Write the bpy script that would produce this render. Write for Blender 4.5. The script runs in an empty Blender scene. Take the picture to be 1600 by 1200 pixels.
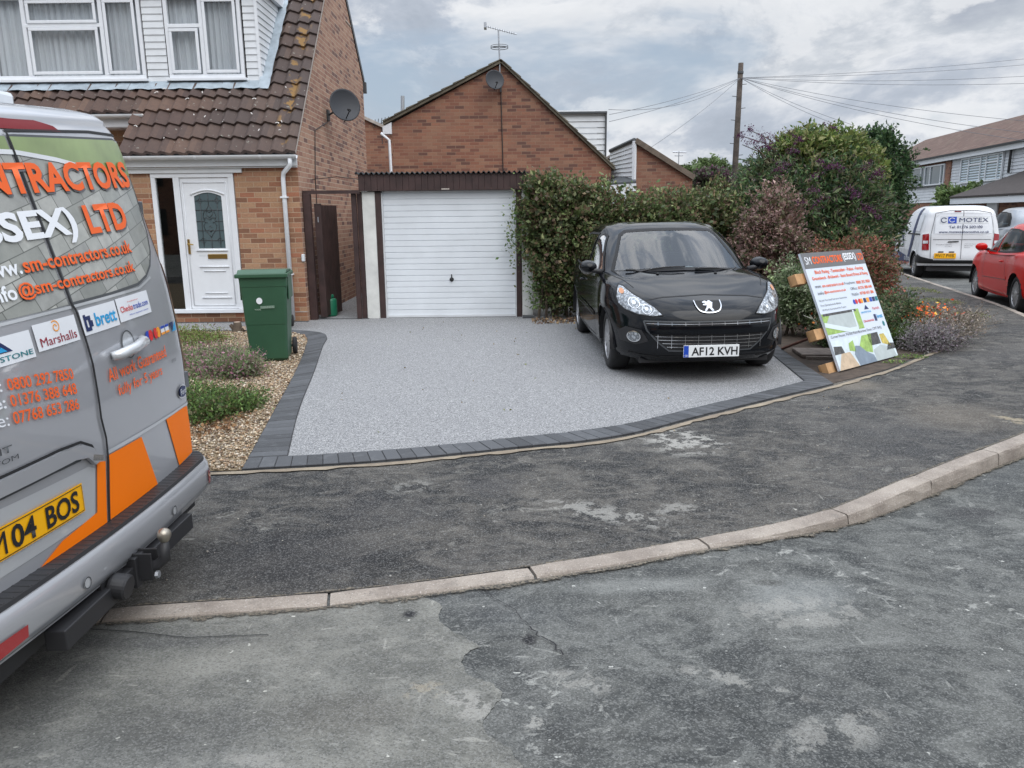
import bpy, bmesh, math, random
import numpy as np
from mathutils import Vector, Matrix
from mathutils.bvhtree import BVHTree
random.seed(7); RNG = np.random.default_rng(11)
C = bpy.context.scene.collection
S = bpy.context.scene
R = math.radians

# ------------------------------------------------------------------ camera
FPX, PITCH, ROLL, CH = 1190.0, R(12.42), R(0.6), 1.56      # focal length in photo pixels (1600 wide)
fw = np.array([0, math.cos(PITCH), -math.sin(PITCH)]); up0 = np.array([0, math.sin(PITCH), math.cos(PITCH)]); rt0 = np.array([1., 0, 0])
rt = math.cos(ROLL)*rt0 - math.sin(ROLL)*up0; up = math.sin(ROLL)*rt0 + math.cos(ROLL)*up0
cd = bpy.data.cameras.new('camera'); cam = bpy.data.objects.new('camera', cd); C.objects.link(cam)
cam.matrix_world = Matrix(((rt[0], up[0], -fw[0], 0), (rt[1], up[1], -fw[1], 0), (rt[2], up[2], -fw[2], CH), (0, 0, 0, 1)))
cd.sensor_fit = 'HORIZONTAL'; cd.sensor_width = 36; cd.lens = 36*FPX/1600; cd.clip_start = .05; cd.clip_end = 3000
S.camera = cam
CP = np.array([0, 0, CH])
def ray(u, v): return fw + rt*((u-800)/FPX) - up*((v-600)/FPX)
def at(u, v, y):                      # photo pixel -> world point in the plane Y = y
    d = ray(u, v); return CP + d*(y/d[1])
def ground(u, v, z=0.):
    d = ray(u, v); return CP + d*((z-CH)/d[2])

# ------------------------------------------------------------------ light
w = bpy.data.worlds.new('World'); S.world = w; w.use_nodes = True
def N(nt, t, ins=None, **props):
    n = nt.nodes.new(t)
    for k, v in props.items(): setattr(n, k, v)
    for k, v in (ins or {}).items():
        s = n.inputs[k]
        if isinstance(v, bpy.types.NodeSocket): nt.links.new(v, s)
        else: s.default_value = v
    return n
def ramp(nt, fac, stops, interp='LINEAR'):
    n = nt.nodes.new('ShaderNodeValToRGB'); cr = n.color_ramp; cr.interpolation = interp
    while len(cr.elements) > 1: cr.elements.remove(cr.elements[-1])
    for i, (p, c) in enumerate(stops):
        e = cr.elements[0] if i == 0 else cr.elements.new(p)
        e.position = p; e.color = (*c, 1) if len(c) == 3 else c
    nt.links.new(fac, n.inputs[0]); return n.outputs[0]
def mix(nt, fac, a, b, blend='MIX'):
    n = N(nt, 'ShaderNodeMix', data_type='RGBA', blend_type=blend)
    for s, v in ((n.inputs[0], fac), (n.inputs[6], a), (n.inputs[7], b)):
        if isinstance(v, bpy.types.NodeSocket): nt.links.new(v, s)
        else: s.default_value = v if isinstance(v, (int, float)) else ((*v, 1) if len(v) == 3 else v)
    return n.outputs[2]
def mth(nt, op, a, b=0., c=0., clamp=False):
    n = N(nt, 'ShaderNodeMath', operation=op, use_clamp=clamp)
    for s, v in zip(n.inputs, (a, b, c)):
        if isinstance(v, bpy.types.NodeSocket): nt.links.new(v, s)
        else: s.default_value = v
    return n.outputs[0]
def noise(nt, vec, scale, detail=4, rough=.55, dist=0., dim='3D', wv=None):
    n = N(nt, 'ShaderNodeTexNoise', {'Scale': scale, 'Detail': detail, 'Roughness': rough, 'Distortion': dist}, noise_dimensions=dim)
    if vec is not None: nt.links.new(vec, n.inputs['Vector'])
    return n.outputs['Fac']
def mapr(nt, v, a, b, c=0., d=1.):
    return N(nt, 'ShaderNodeMapRange', {'Value': v, 'From Min': a, 'From Max': b, 'To Min': c, 'To Max': d}).outputs[0]
def smap(nt, v, a, b, c=0., d=1.):
    return N(nt, 'ShaderNodeMapRange', {'Value': v, 'From Min': a, 'From Max': b, 'To Min': c, 'To Max': d}, interpolation_type='SMOOTHSTEP').outputs[0]

SUN_EL, SUN_AZ = R(50), R(150)       # azimuth clockwise from +Y: behind the camera, to the right
nt = w.node_tree
bg = nt.nodes['Background']
sky = N(nt, 'ShaderNodeTexSky', sky_type='NISHITA', sun_disc=False, sun_elevation=SUN_EL, sun_rotation=SUN_AZ, air_density=1.2, dust_density=2.)
tc = N(nt, 'ShaderNodeTexCoord').outputs['Generated']
sep = N(nt, 'ShaderNodeSeparateXYZ', {0: tc})
zz = mth(nt, 'ADD', mth(nt, 'MAXIMUM', sep.outputs[2], 0.), .42)
cx_, cy_ = mth(nt, 'DIVIDE', sep.outputs[0], zz), mth(nt, 'DIVIDE', sep.outputs[1], zz)
cv = N(nt, 'ShaderNodeMapping', {'Vector': tc, 'Scale': (1., 1., 1.8), 'Location': (.85, .4, .12)}).outputs[0]
n1 = noise(nt, cv, 3.0, 10, .60, .35)
cv2 = N(nt, 'ShaderNodeMapping', {'Vector': tc, 'Scale': (1., 1., 1.8), 'Location': (.85, .4, .19)}).outputs[0]
n2 = noise(nt, cv2, 3.0, 10, .60, .35)
cv3 = N(nt, 'ShaderNodeMapping', {'Vector': tc, 'Scale': (1., 1., 2.6), 'Location': (3.1, 1.7, .4)}).outputs[0]
n3 = noise(nt, cv3, 1.9, 6, .6, .4)
cloudc = ramp(nt, n1, [(.34, (4.2, 4.8, 5.7)), (.46, (5.9, 6.5, 7.5)), (.53, (9.2, 9.5, 10.0)), (.58, (6.8, 7.3, 8.0)), (.66, (5.2, 5.7, 6.6)), (.75, (4.6, 5.1, 5.9))])
edge = smap(nt, mth(nt, 'SUBTRACT', n1, n2), -.01, .06)
cloudc = mix(nt, mth(nt, 'MULTIPLY', edge, .7), cloudc, (10.2, 10.4, 10.7))
bluec = mix(nt, .72, sky.outputs[0], (5.6, 6.7, 8.2))
cover = smap(nt, n3, .34, .50)
allc = mix(nt, cover, bluec, cloudc)
hz = smap(nt, sep.outputs[2], -.02, .07)
allc = mix(nt, hz, (6.9, 7.5, 8.4), allc)
# an overcast sky is brighter overhead than near the horizon
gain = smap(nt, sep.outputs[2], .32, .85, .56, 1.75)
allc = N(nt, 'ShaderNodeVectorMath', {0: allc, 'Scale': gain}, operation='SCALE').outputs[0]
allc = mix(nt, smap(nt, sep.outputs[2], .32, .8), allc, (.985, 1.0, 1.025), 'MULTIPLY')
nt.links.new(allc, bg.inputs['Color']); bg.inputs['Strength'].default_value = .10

ld = bpy.data.lights.new('sun', 'SUN'); lo = bpy.data.objects.new('sun', ld); C.objects.link(lo)
ld.energy = 1.1; ld.angle = R(60); ld.color = (1, .97, .92)
sd = Vector((math.sin(SUN_AZ)*math.cos(SUN_EL), math.cos(SUN_AZ)*math.cos(SUN_EL), math.sin(SUN_EL)))
lo.rotation_euler = sd.to_track_quat('Z', 'Y').to_euler()
S.view_settings.view_transform = 'Standard'; S.view_settings.look = 'None'; S.view_settings.gamma = 1
S.view_settings.use_curve_mapping = False; S.view_settings.exposure = 0.62
S.render.engine = 'CYCLES'; S.cycles.max_bounces = 8; S.cycles.transparent_max_bounces = 16

# ------------------------------------------------------------------ helpers
class MB:
    def __init__(s): s.v = []; s.f = []; s.uv = {}; s.col = None
    def add(s, vs, fs):
        o = len(s.v); s.v += [tuple(map(float, p)) for p in vs]; s.f += [tuple(i+o for i in f) for f in fs]; return s
    def box(s, x0, x1, y0, y1, z0, z1):
        x0, x1 = min(x0, x1), max(x0, x1); y0, y1 = min(y0, y1), max(y0, y1)
        return s.add([(x0,y0,z0),(x1,y0,z0),(x1,y1,z0),(x0,y1,z0),(x0,y0,z1),(x1,y0,z1),(x1,y1,z1),(x0,y1,z1)],
              [(0,3,2,1),(4,5,6,7),(0,1,5,4),(1,2,6,5),(2,3,7,6),(3,0,4,7)])
    def obox(s, c, ax, h):
        c = np.array(c, float); a = [np.array(k, float)/np.linalg.norm(k) for k in ax]; vs = []
        for sz in (-1, 1):
            for sx, sy in ((-1,-1),(1,-1),(1,1),(-1,1)): vs.append(c + a[0]*h[0]*sx + a[1]*h[1]*sy + a[2]*h[2]*sz)
        return s.add(vs, [(0,3,2,1),(4,5,6,7),(0,1,5,4),(1,2,6,5),(2,3,7,6),(3,0,4,7)])
    def poly(s, pts): return s.add(pts, [tuple(range(len(pts)))])
    def prism(s, pts, ext):                       # polygon extruded by a vector
        n = len(pts); e = np.array(ext, float); vs = [np.array(p, float) for p in pts]; vs = vs + [p+e for p in vs]
        return s.add(vs, [tuple(range(n)), tuple(range(2*n-1, n-1, -1))] + [(i, i+n, (i+1) % n+n, (i+1) % n) for i in range(n)])
    def tube(s, pts, r, n=8, caps=True):
        pts = [np.array(p, float) for p in pts]; rs = r if hasattr(r, '__len__') else [r]*len(pts); rings = []
        ref = None
        for i, p in enumerate(pts):
            t = pts[min(i+1, len(pts)-1)] - pts[max(i-1, 0)]; t = t/ (np.linalg.norm(t)+1e-9)
            if ref is None: ref = np.array([0,0,1.]) if abs(t[2]) < .9 else np.array([1.,0,0])
            a = np.cross(t, ref); a /= np.linalg.norm(a)+1e-9; b = np.cross(t, a); ref = b if False else ref
            rings.append([p + rs[i]*(a*math.cos(2*math.pi*k/n) + b*math.sin(2*math.pi*k/n)) for k in range(n)])
        vs = [q for rg in rings for q in rg]; fs = []
        for i in range(len(pts)-1):
            for k in range(n): k2 = (k+1) % n; fs.append((i*n+k, i*n+k2, (i+1)*n+k2, (i+1)*n+k))
        if caps: fs += [tuple(range(n-1, -1, -1)), tuple(range((len(pts)-1)*n, len(pts)*n))]
        return s.add(vs, fs)
    def lathe(s, prof, c=(0,0,0), axis=(0,0,1), n=24, sq=1.0):   # prof: (radius, height)
        ax = np.array(axis, float); ax /= np.linalg.norm(ax); ref = np.array([1.,0,0]) if abs(ax[0]) < .9 else np.array([0,0,1.])
        a = np.cross(ax, ref); a /= np.linalg.norm(a); b = np.cross(ax, a); c = np.array(c, float); vs = []
        for r, h in prof: vs += [c + ax*h + r*(a*math.cos(2*math.pi*k/n) + b*math.sin(2*math.pi*k/n)*sq) for k in range(n)]
        fs = [(i*n+k, i*n+(k+1) % n, (i+1)*n+(k+1) % n, (i+1)*n+k) for i in range(len(prof)-1) for k in range(n)]
        fs += [tuple(range(n-1, -1, -1)), tuple(range((len(prof)-1)*n, len(prof)*n))]
        return s.add(vs, fs)
    def ribbon(s, pts, wd, nrm=(0,0,1)):
        pts = [np.array(p, float) for p in pts]; nr = np.array(nrm, float); L = []
        for i, p in enumerate(pts):
            t = pts[min(i+1, len(pts)-1)] - pts[max(i-1, 0)]; a = np.cross(t, nr); a /= np.linalg.norm(a)+1e-9
            L += [p - a*wd/2, p + a*wd/2]
        return s.add(L, [(2*i, 2*i+1, 2*i+3, 2*i+2) for i in range(len(pts)-1)])
    def mesh(s, name, smooth=False, uvs=None):
        me = bpy.data.meshes.new(name); me.from_pydata(s.v, [], s.f); me.update()
        bm = bmesh.new(); bm.from_mesh(me); bmesh.ops.recalc_face_normals(bm, faces=bm.faces)
        ul = bm.loops.layers.uv.new('UVMap')
        for f in bm.faces:
            n = f.normal; ax, ay, az = abs(n.x), abs(n.y), abs(n.z)
            for l in f.loops:
                p = l.vert.co
                if uvs: l[ul].uv = uvs(p)
                elif az >= ax and az >= ay: l[ul].uv = (p.x, p.y)
                elif ax > ay: l[ul].uv = (p.y, p.z)
                else: l[ul].uv = (p.x, p.z)
            f.smooth = smooth
        bm.to_mesh(me); bm.free(); return me
def set_tag(o, label=None, cat=None, group=None, kind=None):
    if label: o['label'] = label
    if cat: o['category'] = cat
    if group: o['group'] = group
    if kind: o['kind'] = kind
    return o
BASE = {}
def thing(name, label, cat, loc=(0,0,0), rotz=0, group=None, tilt=0):
    o = bpy.data.objects.new(name, None); C.objects.link(o); o.location = loc; o.rotation_euler = (tilt, 0, rotz); o.empty_display_size = .2
    return set_tag(o, label, cat, group)
def put(name, me, mat, parent=None, local=False, bevel=0, smooth=None):
    if isinstance(me, MB): me = me.mesh(name, bool(smooth))
    o = bpy.data.objects.new(name, me); C.objects.link(o)
    if mat is not None: me.materials.append(mat)
    if parent is not None:
        o.parent = parent
        if not local:
            root = parent
            while root.parent: root = root.parent
            if parent is root: o.matrix_parent_inverse = (Matrix.Translation(root.location) @ root.rotation_euler.to_matrix().to_4x4()).inverted()
    if bevel:
        m = o.modifiers.new('bevel', 'BEVEL'); m.width = bevel; m.segments = 2; m.limit_method = 'ANGLE'
    return o
def copy_tree(o, parent=None):
    c = o.copy(); C.objects.link(c)
    if parent is not None: c.parent = parent
    for ch in list(o.children): copy_tree(ch, c)
    return c

# text and decals ---------------------------------------------------
def text_mb(lines, bold=.0):
    """lines: (string, x0, x1, y0, y1) -> one flat mesh in (x, y); each string fitted to its box"""
    mb = MB()
    for s_, x0, x1, y0, y1 in lines:
        cu = bpy.data.curves.new('lettering', 'FONT'); cu.body = s_; cu.size = 1; cu.resolution_u = 3; cu.offset = 0. if 'M' in s_ else bold
        ob = bpy.data.objects.new('lettering', cu); me = bpy.data.meshes.new_from_object(ob)
        co = np.array([v.co[:] for v in me.vertices]); lo_, hi = co.min(0), co.max(0)
        co[:, 0] = x0 + (co[:, 0]-lo_[0])/(hi[0]-lo_[0])*(x1-x0); co[:, 1] = y0 + (co[:, 1]-lo_[1])/(hi[1]-lo_[1])*(y1-y0)
        mb.add([(p[0], p[1], 0) for p in co], [tuple(p.vertices) for p in me.polygons])
        bpy.data.meshes.remove(me); bpy.data.objects.remove(ob); bpy.data.curves.remove(cu)
    return mb
def decal(name, mb, fn, mat, parent, step=.04, local=False, thick=0, smooth=True):
    """flat mesh in (a, b) cut into cells and laid on a surface by fn(a, b); UV keeps (a, b)"""
    me = bpy.data.meshes.new(name); me.from_pydata([(p[0], p[1], 0) for p in mb.v], [], mb.f)
    bm = bmesh.new(); bm.from_mesh(me)
    if step:
        xs = [v.co.x for v in bm.verts]; ys = [v.co.y for v in bm.verts]
        for k, (lo_, hi) in enumerate(((min(xs), max(xs)), (min(ys), max(ys)))):
            c = math.floor(lo_/step)*step + step
            while c < hi:
                pt = Vector((c, 0, 0)) if k == 0 else Vector((0, c, 0)); nr = Vector((1, 0, 0)) if k == 0 else Vector((0, 1, 0))
                bmesh.ops.bisect_plane(bm, geom=bm.verts[:]+bm.edges[:]+bm.faces[:], dist=1e-6, plane_co=pt, plane_no=nr); c += step
    ul = bm.loops.layers.uv.new('UVMap')
    for f in bm.faces:
        for l in f.loops: l[ul].uv = (l.vert.co.x, l.vert.co.y)
    bad = []
    for v in bm.verts:
        p = fn(v.co.x, v.co.y)
        if p is None: bad.append(v)
        else: v.co = Vector(p)
    bmesh.ops.delete(bm, geom=bad, context='VERTS')
    for f in bm.faces: f.smooth = smooth
    bm.to_mesh(me); bm.free(); me.materials.append(mat)
    o = put(name, me, None, parent, local)
    if thick:
        m = o.modifiers.new('thickness', 'SOLIDIFY'); m.thickness = thick; m.offset = 0
    return o
def P2(pts): return MB().poly([(a, b, 0) for a, b in pts])
def circ2(cx, cy, rx, ry=None, n=24): ry = ry or rx; return [(cx+rx*math.cos(2*math.pi*k/n), cy+ry*math.sin(2*math.pi*k/n)) for k in range(n)]
def line2(pts, wd):
    mb = MB(); mb.ribbon([(a, b, 0) for a, b in pts], wd); return mb
def fine(pts, st=.03):
    out = []
    for (a, b), (c, d) in zip(pts[:-1], pts[1:]):
        n = max(1, int(math.hypot(c-a, d-b)/st)); out += [(a+(c-a)*i/n, b+(d-b)*i/n) for i in range(n)]
    return out+[pts[-1]]

# smooth lofting of control nets -------------------------------------
def hermite(knots, pts, sub, sym=False):
    """non-uniform cubic through pts (n, ..., 3) along axis 0"""
    n = len(knots); k = np.array(knots, float); m = np.zeros_like(pts)
    for i in range(n):
        if 0 < i < n-1:
            h0, h1 = k[i]-k[i-1], k[i+1]-k[i]; d0 = (pts[i]-pts[i-1])/h0; d1 = (pts[i+1]-pts[i])/h1; m[i] = (d0*h1 + d1*h0)/(h0+h1)
        elif i == 0: m[i] = (pts[1]-pts[0])/(k[1]-k[0])
        else: m[i] = (pts[-1]-pts[-2])/(k[-1]-k[-2])
    if sym:                                # ends cross the y = 0 plane squarely
        for i in (0, -1): m[i][..., 0] = 0; m[i][..., 2] = 0
    out = []
    for i in range(n-1):
        h = k[i+1]-k[i]
        for q in range(sub):
            t = q/sub; out.append((2*t**3-3*t**2+1)*pts[i] + (t**3-2*t*t+t)*h*m[i] + (-2*t**3+3*t*t)*pts[i+1] + (t**3-t*t)*h*m[i+1])
    out.append(pts[-1]); return np.array(out)
def net(rows, sub_s, sub_l):
    A = np.array(rows, float)              # (levels, points, 3), y >= 0 half
    ks = np.concatenate([[0], np.cumsum(np.linalg.norm(np.diff(A, axis=1), axis=2).mean(0)+.02)])
    kl = np.concatenate([[0], np.cumsum(np.linalg.norm(np.diff(A, axis=0), axis=2).mean(1)+.01)])
    B = hermite(ks, np.swapaxes(A, 0, 1).copy(), sub_s, True); B = np.swapaxes(B, 0, 1)
    return hermite(kl, B.copy(), sub_l)
def net_mb(G, keep=None, mirror=True):
    L, M = G.shape[:2]; mb = MB()
    for sgn in ((1, -1) if mirror else (1,)):
        vs = [(p[0], p[1]*sgn, p[2]) for r in G for p in r]; fs = []
        for i in range(L-1):
            for j in range(M-1):
                c = (G[i, j]+G[i+1, j]+G[i+1, j+1]+G[i, j+1])/4
                if keep is None or keep(c): fs.append((i*M+j, i*M+j+1, (i+1)*M+j+1, (i+1)*M+j) if sgn > 0 else (i*M+j, (i+1)*M+j, (i+1)*M+j+1, i*M+j+1))
        mb.add(vs, fs)
    return mb
def clean(mb, name, smooth=True):
    me = bpy.data.meshes.new(name); me.from_pydata(mb.v, [], mb.f); bm = bmesh.new(); bm.from_mesh(me)
    bmesh.ops.remove_doubles(bm, verts=bm.verts, dist=.0008)
    bmesh.ops.delete(bm, geom=[v for v in bm.verts if not v.link_faces], context='VERTS')
    bmesh.ops.dissolve_degenerate(bm, dist=1e-5, edges=bm.edges)
    for f in bm.faces: f.smooth = smooth
    bm.to_mesh(me); bm.free(); return me

# leaves, stones -----------------------------------------------------
def raw_mesh(name, co, faces_n, idx, col=None):
    me = bpy.data.meshes.new(name); me.vertices.add(len(co)); me.vertices.foreach_set('co', co.astype('f4').ravel())
    nf = len(idx)//faces_n; me.loops.add(len(idx)); me.loops.foreach_set('vertex_index', idx.astype('i4').ravel())
    me.polygons.add(nf); me.polygons.foreach_set('loop_start', (np.arange(nf)*faces_n).astype('i4'))
    if col is not None:
        ca = me.color_attributes.new('Col', 'FLOAT_COLOR', 'POINT'); ca.data.foreach_set('color', np.concatenate([col, np.ones((len(col), 1))], 1).astype('f4').ravel())
    me.update(calc_edges=True); me.validate(); return me
def unit(a): return a/(np.linalg.norm(a, axis=1, keepdims=True)+1e-9)
def leaf_mesh(name, P, size, pal, aspect=.5, upb=.2, out=None, jit=.35, tint=None):
    n = len(P); d = RNG.normal(size=(n, 3)); d[:, 2] += upb
    if out is not None: d = d*.8 + out*1.0
    d = unit(d); r = RNG.normal(size=(n, 3)); sv = unit(np.cross(d, r)); nv = np.cross(d, sv)
    L = size*(1+jit*RNG.normal(size=(n, 1))).clip(.4, 1.9); W = L*aspect*.5
    v = np.stack([P-d*L*.5, P+sv*W+nv*L*.08, P+d*L*.5-nv*L*.1, P-sv*W+nv*L*.08], 1).reshape(-1, 3)
    pal = np.array(pal, float); c = 1.9*pal[RNG.integers(len(pal), size=n)]*(1+.22*RNG.normal(size=(n, 1))).clip(.45, 1.7)
    if tint is not None: c = c*tint
    return raw_mesh(name, v, 4, np.arange(4*n), np.repeat(c, 4, 0))
def blobs(lumps, n, shell=(.55, 1.06), clump=None, cn=0):
    """points spread through a set of ellipsoids (cx,cy,cz,rx,ry,rz), denser towards the outside and gathered in sprays"""
    L = np.array(lumps, float); wgt = (L[:, 3]*L[:, 4]*L[:, 5])**(2/3); wgt /= wgt.sum(); k = RNG.choice(len(L), size=n, p=wgt)
    if clump:
        m = max(8, n//clump); kc = RNG.choice(len(L), size=m, p=wgt); dc = unit(RNG.normal(size=(m, 3)))
        rc = RNG.uniform(shell[0], shell[1], size=(m, 1))**.7
        pc = L[kc, :3] + dc*rc*L[kc, 3:]; a = RNG.integers(m, size=n); s_ = .085*(L[kc, 3:].mean(1))**.6
        P = pc[a] + RNG.normal(size=(n, 3))*np.maximum(s_[a], .05)[:, None]
        tint = (1+.22*RNG.normal(size=(m, 1)))[a].clip(.5, 1.6); return P, dc[a], tint
    d = unit(RNG.normal(size=(n, 3))); r = RNG.uniform(shell[0]**2, shell[1]**2, size=(n, 1))**.5
    return L[k, :3] + d*r*L[k, 3:], d, np.ones((n, 1))
def lump_core(mb, lumps, k=.62):
    for c in lumps:
        m = bmesh.new(); bmesh.ops.create_icosphere(m, subdivisions=2, radius=1)
        mb.add([(c[0]+v.co.x*c[3]*k*(1+random.uniform(-.15, .15)), c[1]+v.co.y*c[4]*k*(1+random.uniform(-.15, .15)), max(.01, c[2]+v.co.z*c[5]*k*(1+random.uniform(-.15, .15)))) for v in m.verts], [tuple(v.index for v in f.verts) for f in m.faces]); m.free()
    return mb
# ------------------------------------------------------------------ materials
def pmat(name, col=(.5,.5,.5), rough=.6, metal=0., coat=0., spec=.5, ior=None, bump=0., bscale=200., var=0., vscale=8., emis=None, alpha=None):
    m = bpy.data.materials.new(name); m.use_nodes = True; nt = m.node_tree; b = nt.nodes['Principled BSDF']
    b.inputs['Base Color'].default_value = (*col, 1); b.inputs['Roughness'].default_value = rough; b.inputs['Metallic'].default_value = metal
    b.inputs['Coat Weight'].default_value = coat; b.inputs['Coat Roughness'].default_value = .04; b.inputs['Specular IOR Level'].default_value = spec
    if ior: b.inputs['IOR'].default_value = ior
    if var or bump: tcn = N(nt, 'ShaderNodeTexCoord').outputs['Object']
    if var:
        f = noise(nt, tcn, vscale, 6, .6); c = mix(nt, mapr(nt, f, .3, .7), tuple(x*(1-var) for x in col), tuple(min(1, x*(1+var)) for x in col))
        nt.links.new(c, b.inputs['Base Color'])
    if bump:
        f = noise(nt, tcn, bscale, 3); bn = N(nt, 'ShaderNodeBump', {'Strength': bump, 'Distance': .003, 'Height': f}); nt.links.new(bn.outputs[0], b.inputs['Normal'])
    return m
def bsdf(m): return m.node_tree.nodes['Principled BSDF']
def newmat(name):
    m = bpy.data.materials.new(name); m.use_nodes = True; nt = m.node_tree; return m, nt, nt.nodes['Principled BSDF']
def leafmat(name, rough=.5, trans=.25):
    m, nt, b = newmat(name); a = N(nt, 'ShaderNodeVertexColor', layer_name='Col').outputs[0]
    nt.links.new(a, b.inputs['Base Color']); b.inputs['Roughness'].default_value = rough; b.inputs['Specular IOR Level'].default_value = .35
    t = N(nt, 'ShaderNodeBsdfTranslucent', {'Color': a}); ms = N(nt, 'ShaderNodeMixShader', {0: trans})
    nt.links.new(b.outputs[0], ms.inputs[1]); nt.links.new(t.outputs[0], ms.inputs[2]); nt.links.new(ms.outputs[0], nt.nodes['Material Output'].inputs[0]); return m
def colmat(name, rough=.8):
    m, nt, b = newmat(name); a = N(nt, 'ShaderNodeVertexColor', layer_name='Col').outputs[0]; nt.links.new(a, b.inputs['Base Color']); b.inputs['Roughness'].default_value = rough; return m
def glassmat(name, tint=(.75,.8,.78), ior=1.5, rough=0.0):
    m = bpy.data.materials.new(name); m.use_nodes = True; nt = m.node_tree; nt.nodes.remove(nt.nodes['Principled BSDF'])
    fr = N(nt, 'ShaderNodeFresnel', {'IOR': ior}); g = N(nt, 'ShaderNodeBsdfGlossy', {'Roughness': rough, 'Color': (1,1,1,1)}); t = N(nt, 'ShaderNodeBsdfTransparent', {'Color': (*tint, 1)})
    ms = N(nt, 'ShaderNodeMixShader', {0: fr.outputs[0]}); nt.links.new(t.outputs[0], ms.inputs[1]); nt.links.new(g.outputs[0], ms.inputs[2]); nt.links.new(ms.outputs[0], nt.nodes['Material Output'].inputs[0]); return m
def brickmat(name, pal, mortar=(.40,.31,.24), dirt=.25, seed=0., off=(0,0)):
    m, nt, b = newmat(name); uv = N(nt, 'ShaderNodeUVMap').outputs[0]
    ob = N(nt, 'ShaderNodeTexCoord').outputs['Object']
    mp = N(nt, 'ShaderNodeMapping', {'Vector': uv, 'Location': (off[0]+seed*.37, off[1], 0)}).outputs[0]
    wob = N(nt, 'ShaderNodeTexNoise', {'Scale': 9., 'Detail': 2, 'Vector': mp}).outputs[1]
    mp = N(nt, 'ShaderNodeVectorMath', {0: mp, 1: N(nt, 'ShaderNodeVectorMath', {0: N(nt, 'ShaderNodeVectorMath', {0: wob, 1: (.5,.5,.5)}, operation='SUBTRACT').outputs[0], 'Scale': .006}, operation='SCALE').outputs[0]}, operation='ADD').outputs[0]
    br = N(nt, 'ShaderNodeTexBrick', {'Vector': mp, 'Color1': (0,0,0,1), 'Color2': (1,1,1,1), 'Mortar': (.5,.5,.5,1), 'Scale': 1., 'Mortar Size': .006, 'Mortar Smooth': .3, 'Bias': 0., 'Brick Width': .225, 'Row Height': .075})
    k = len(pal); cr = ramp(nt, br.outputs[0], [((i+.0)/k, p) for i, p in enumerate(pal)], 'CONSTANT')
    fn_ = noise(nt, ob, 45., 5, .65); c = mix(nt, mapr(nt, fn_, .3, .7), mix(nt, .3, cr, (.05,.03,.03)), cr)
    c = mix(nt, br.outputs[1], c, mortar)
    big = noise(nt, ob, .7, 5, .6); c = mix(nt, mth(nt, 'MULTIPLY', mapr(nt, big, .45, .75), dirt), c, (.12,.085,.07))
    nt.links.new(c, b.inputs['Base Color']); b.inputs['Roughness'].default_value = .88
    hgt = mth(nt, 'ADD', mth(nt, 'MULTIPLY', br.outputs[1], -1.), mth(nt, 'MULTIPLY', fn_, .35))
    bn = N(nt, 'ShaderNodeBump', {'Strength': .6, 'Distance': .006, 'Height': hgt}); nt.links.new(bn.outputs[0], b.inputs['Normal']); return m
PAL_A = [(.39,.185,.10),(.43,.235,.135),(.33,.145,.08),(.42,.215,.125),(.245,.115,.065),(.46,.27,.155),(.40,.165,.09),(.30,.15,.085),(.44,.25,.14)]
PAL_B = [(.29,.125,.078),(.32,.15,.095),(.22,.092,.062),(.34,.175,.11),(.265,.11,.07),(.15,.07,.052),(.33,.15,.092),(.29,.14,.088)]
M = {}
M['brick_front'] = brickmat('orange brick', PAL_A, (.44,.31,.21), .2)
M['brick_side'] = brickmat('brown brick', [(.40,.22,.15),(.45,.26,.18),(.33,.17,.12),(.48,.29,.20),(.36,.19,.13),(.20,.11,.09),(.44,.25,.17)], (.52,.41,.31), .3, 2)
M['brick_far'] = brickmat('red brick', PAL_B, (.29,.185,.125), .35, 5)
M['white'] = pmat('white upvc', (.74,.76,.79), .35, var=.03)
M['white_dirty'] = pmat('white board', (.66,.68,.70), .5, var=.08, vscale=3)
M['white_paint'] = pmat('white masonry paint', (.66,.66,.63), .7, var=.16, vscale=4, bump=.3, bscale=60)
M['garage_door'] = pmat('white garage steel', (.70,.73,.76), .4, var=.07, vscale=1.5, bump=1., bscale=3.)
M['brown_wood'] = pmat('dark brown stained wood', (.045,.024,.022), .55, var=.35, vscale=5, bump=.2)
M['wire'] = pmat('weathered grey wire', (.16,.165,.18), .6)
M['black'] = pmat('black plastic', (.018,.018,.02), .5)
M['black_line'] = pmat('shadow gap black', (.008,.008,.009), .7)
M['dark_metal'] = pmat('dark grey metal', (.06,.065,.07), .5)
M['dark_room'] = pmat('dark room', (.02,.022,.022), .8)
M['lead'] = pmat('lead flashing', (.30,.35,.39), .6, var=.25, vscale=6)
M['mortar'] = pmat('mortar', (.42,.37,.33), .9, var=.2)
M['brass'] = pmat('brass', (.45,.30,.10), .3, metal=1.)
M['chrome'] = pmat('chrome', (.75,.76,.78), .12, metal=1.)
M['hinge'] = pmat('hinge metal', (.22,.23,.25), .35, metal=.8)
M['steel'] = pmat('galvanised steel', (.45,.47,.5), .4, metal=.8)
M['rubber'] = pmat('tyre rubber', (.018,.018,.019), .75)
M['glass'] = glassmat('window glass', (.95,.97,.97), 1.5)
M['side_glass'] = glassmat('car side glass', (.30,.34,.32), 1.18)
M['car_glass'] = glassmat('car glass', (.45,.52,.53), 1.8)
M['wood'] = pmat('raw softwood', (.45,.26,.12), .7, var=.25, vscale=12)
M['rust'] = pmat('rusty stake', (.14,.055,.035), .8, var=.3)
M['bark'] = pmat('bark', (.10,.075,.055), .9, var=.4, vscale=10, bump=.5, bscale=60)
M['leaf'] = leafmat('leaf', .45, .38); M['dry'] = leafmat('dry leaf', .8, .1)
M['stone'] = colmat('gravel stone', .8)
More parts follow.
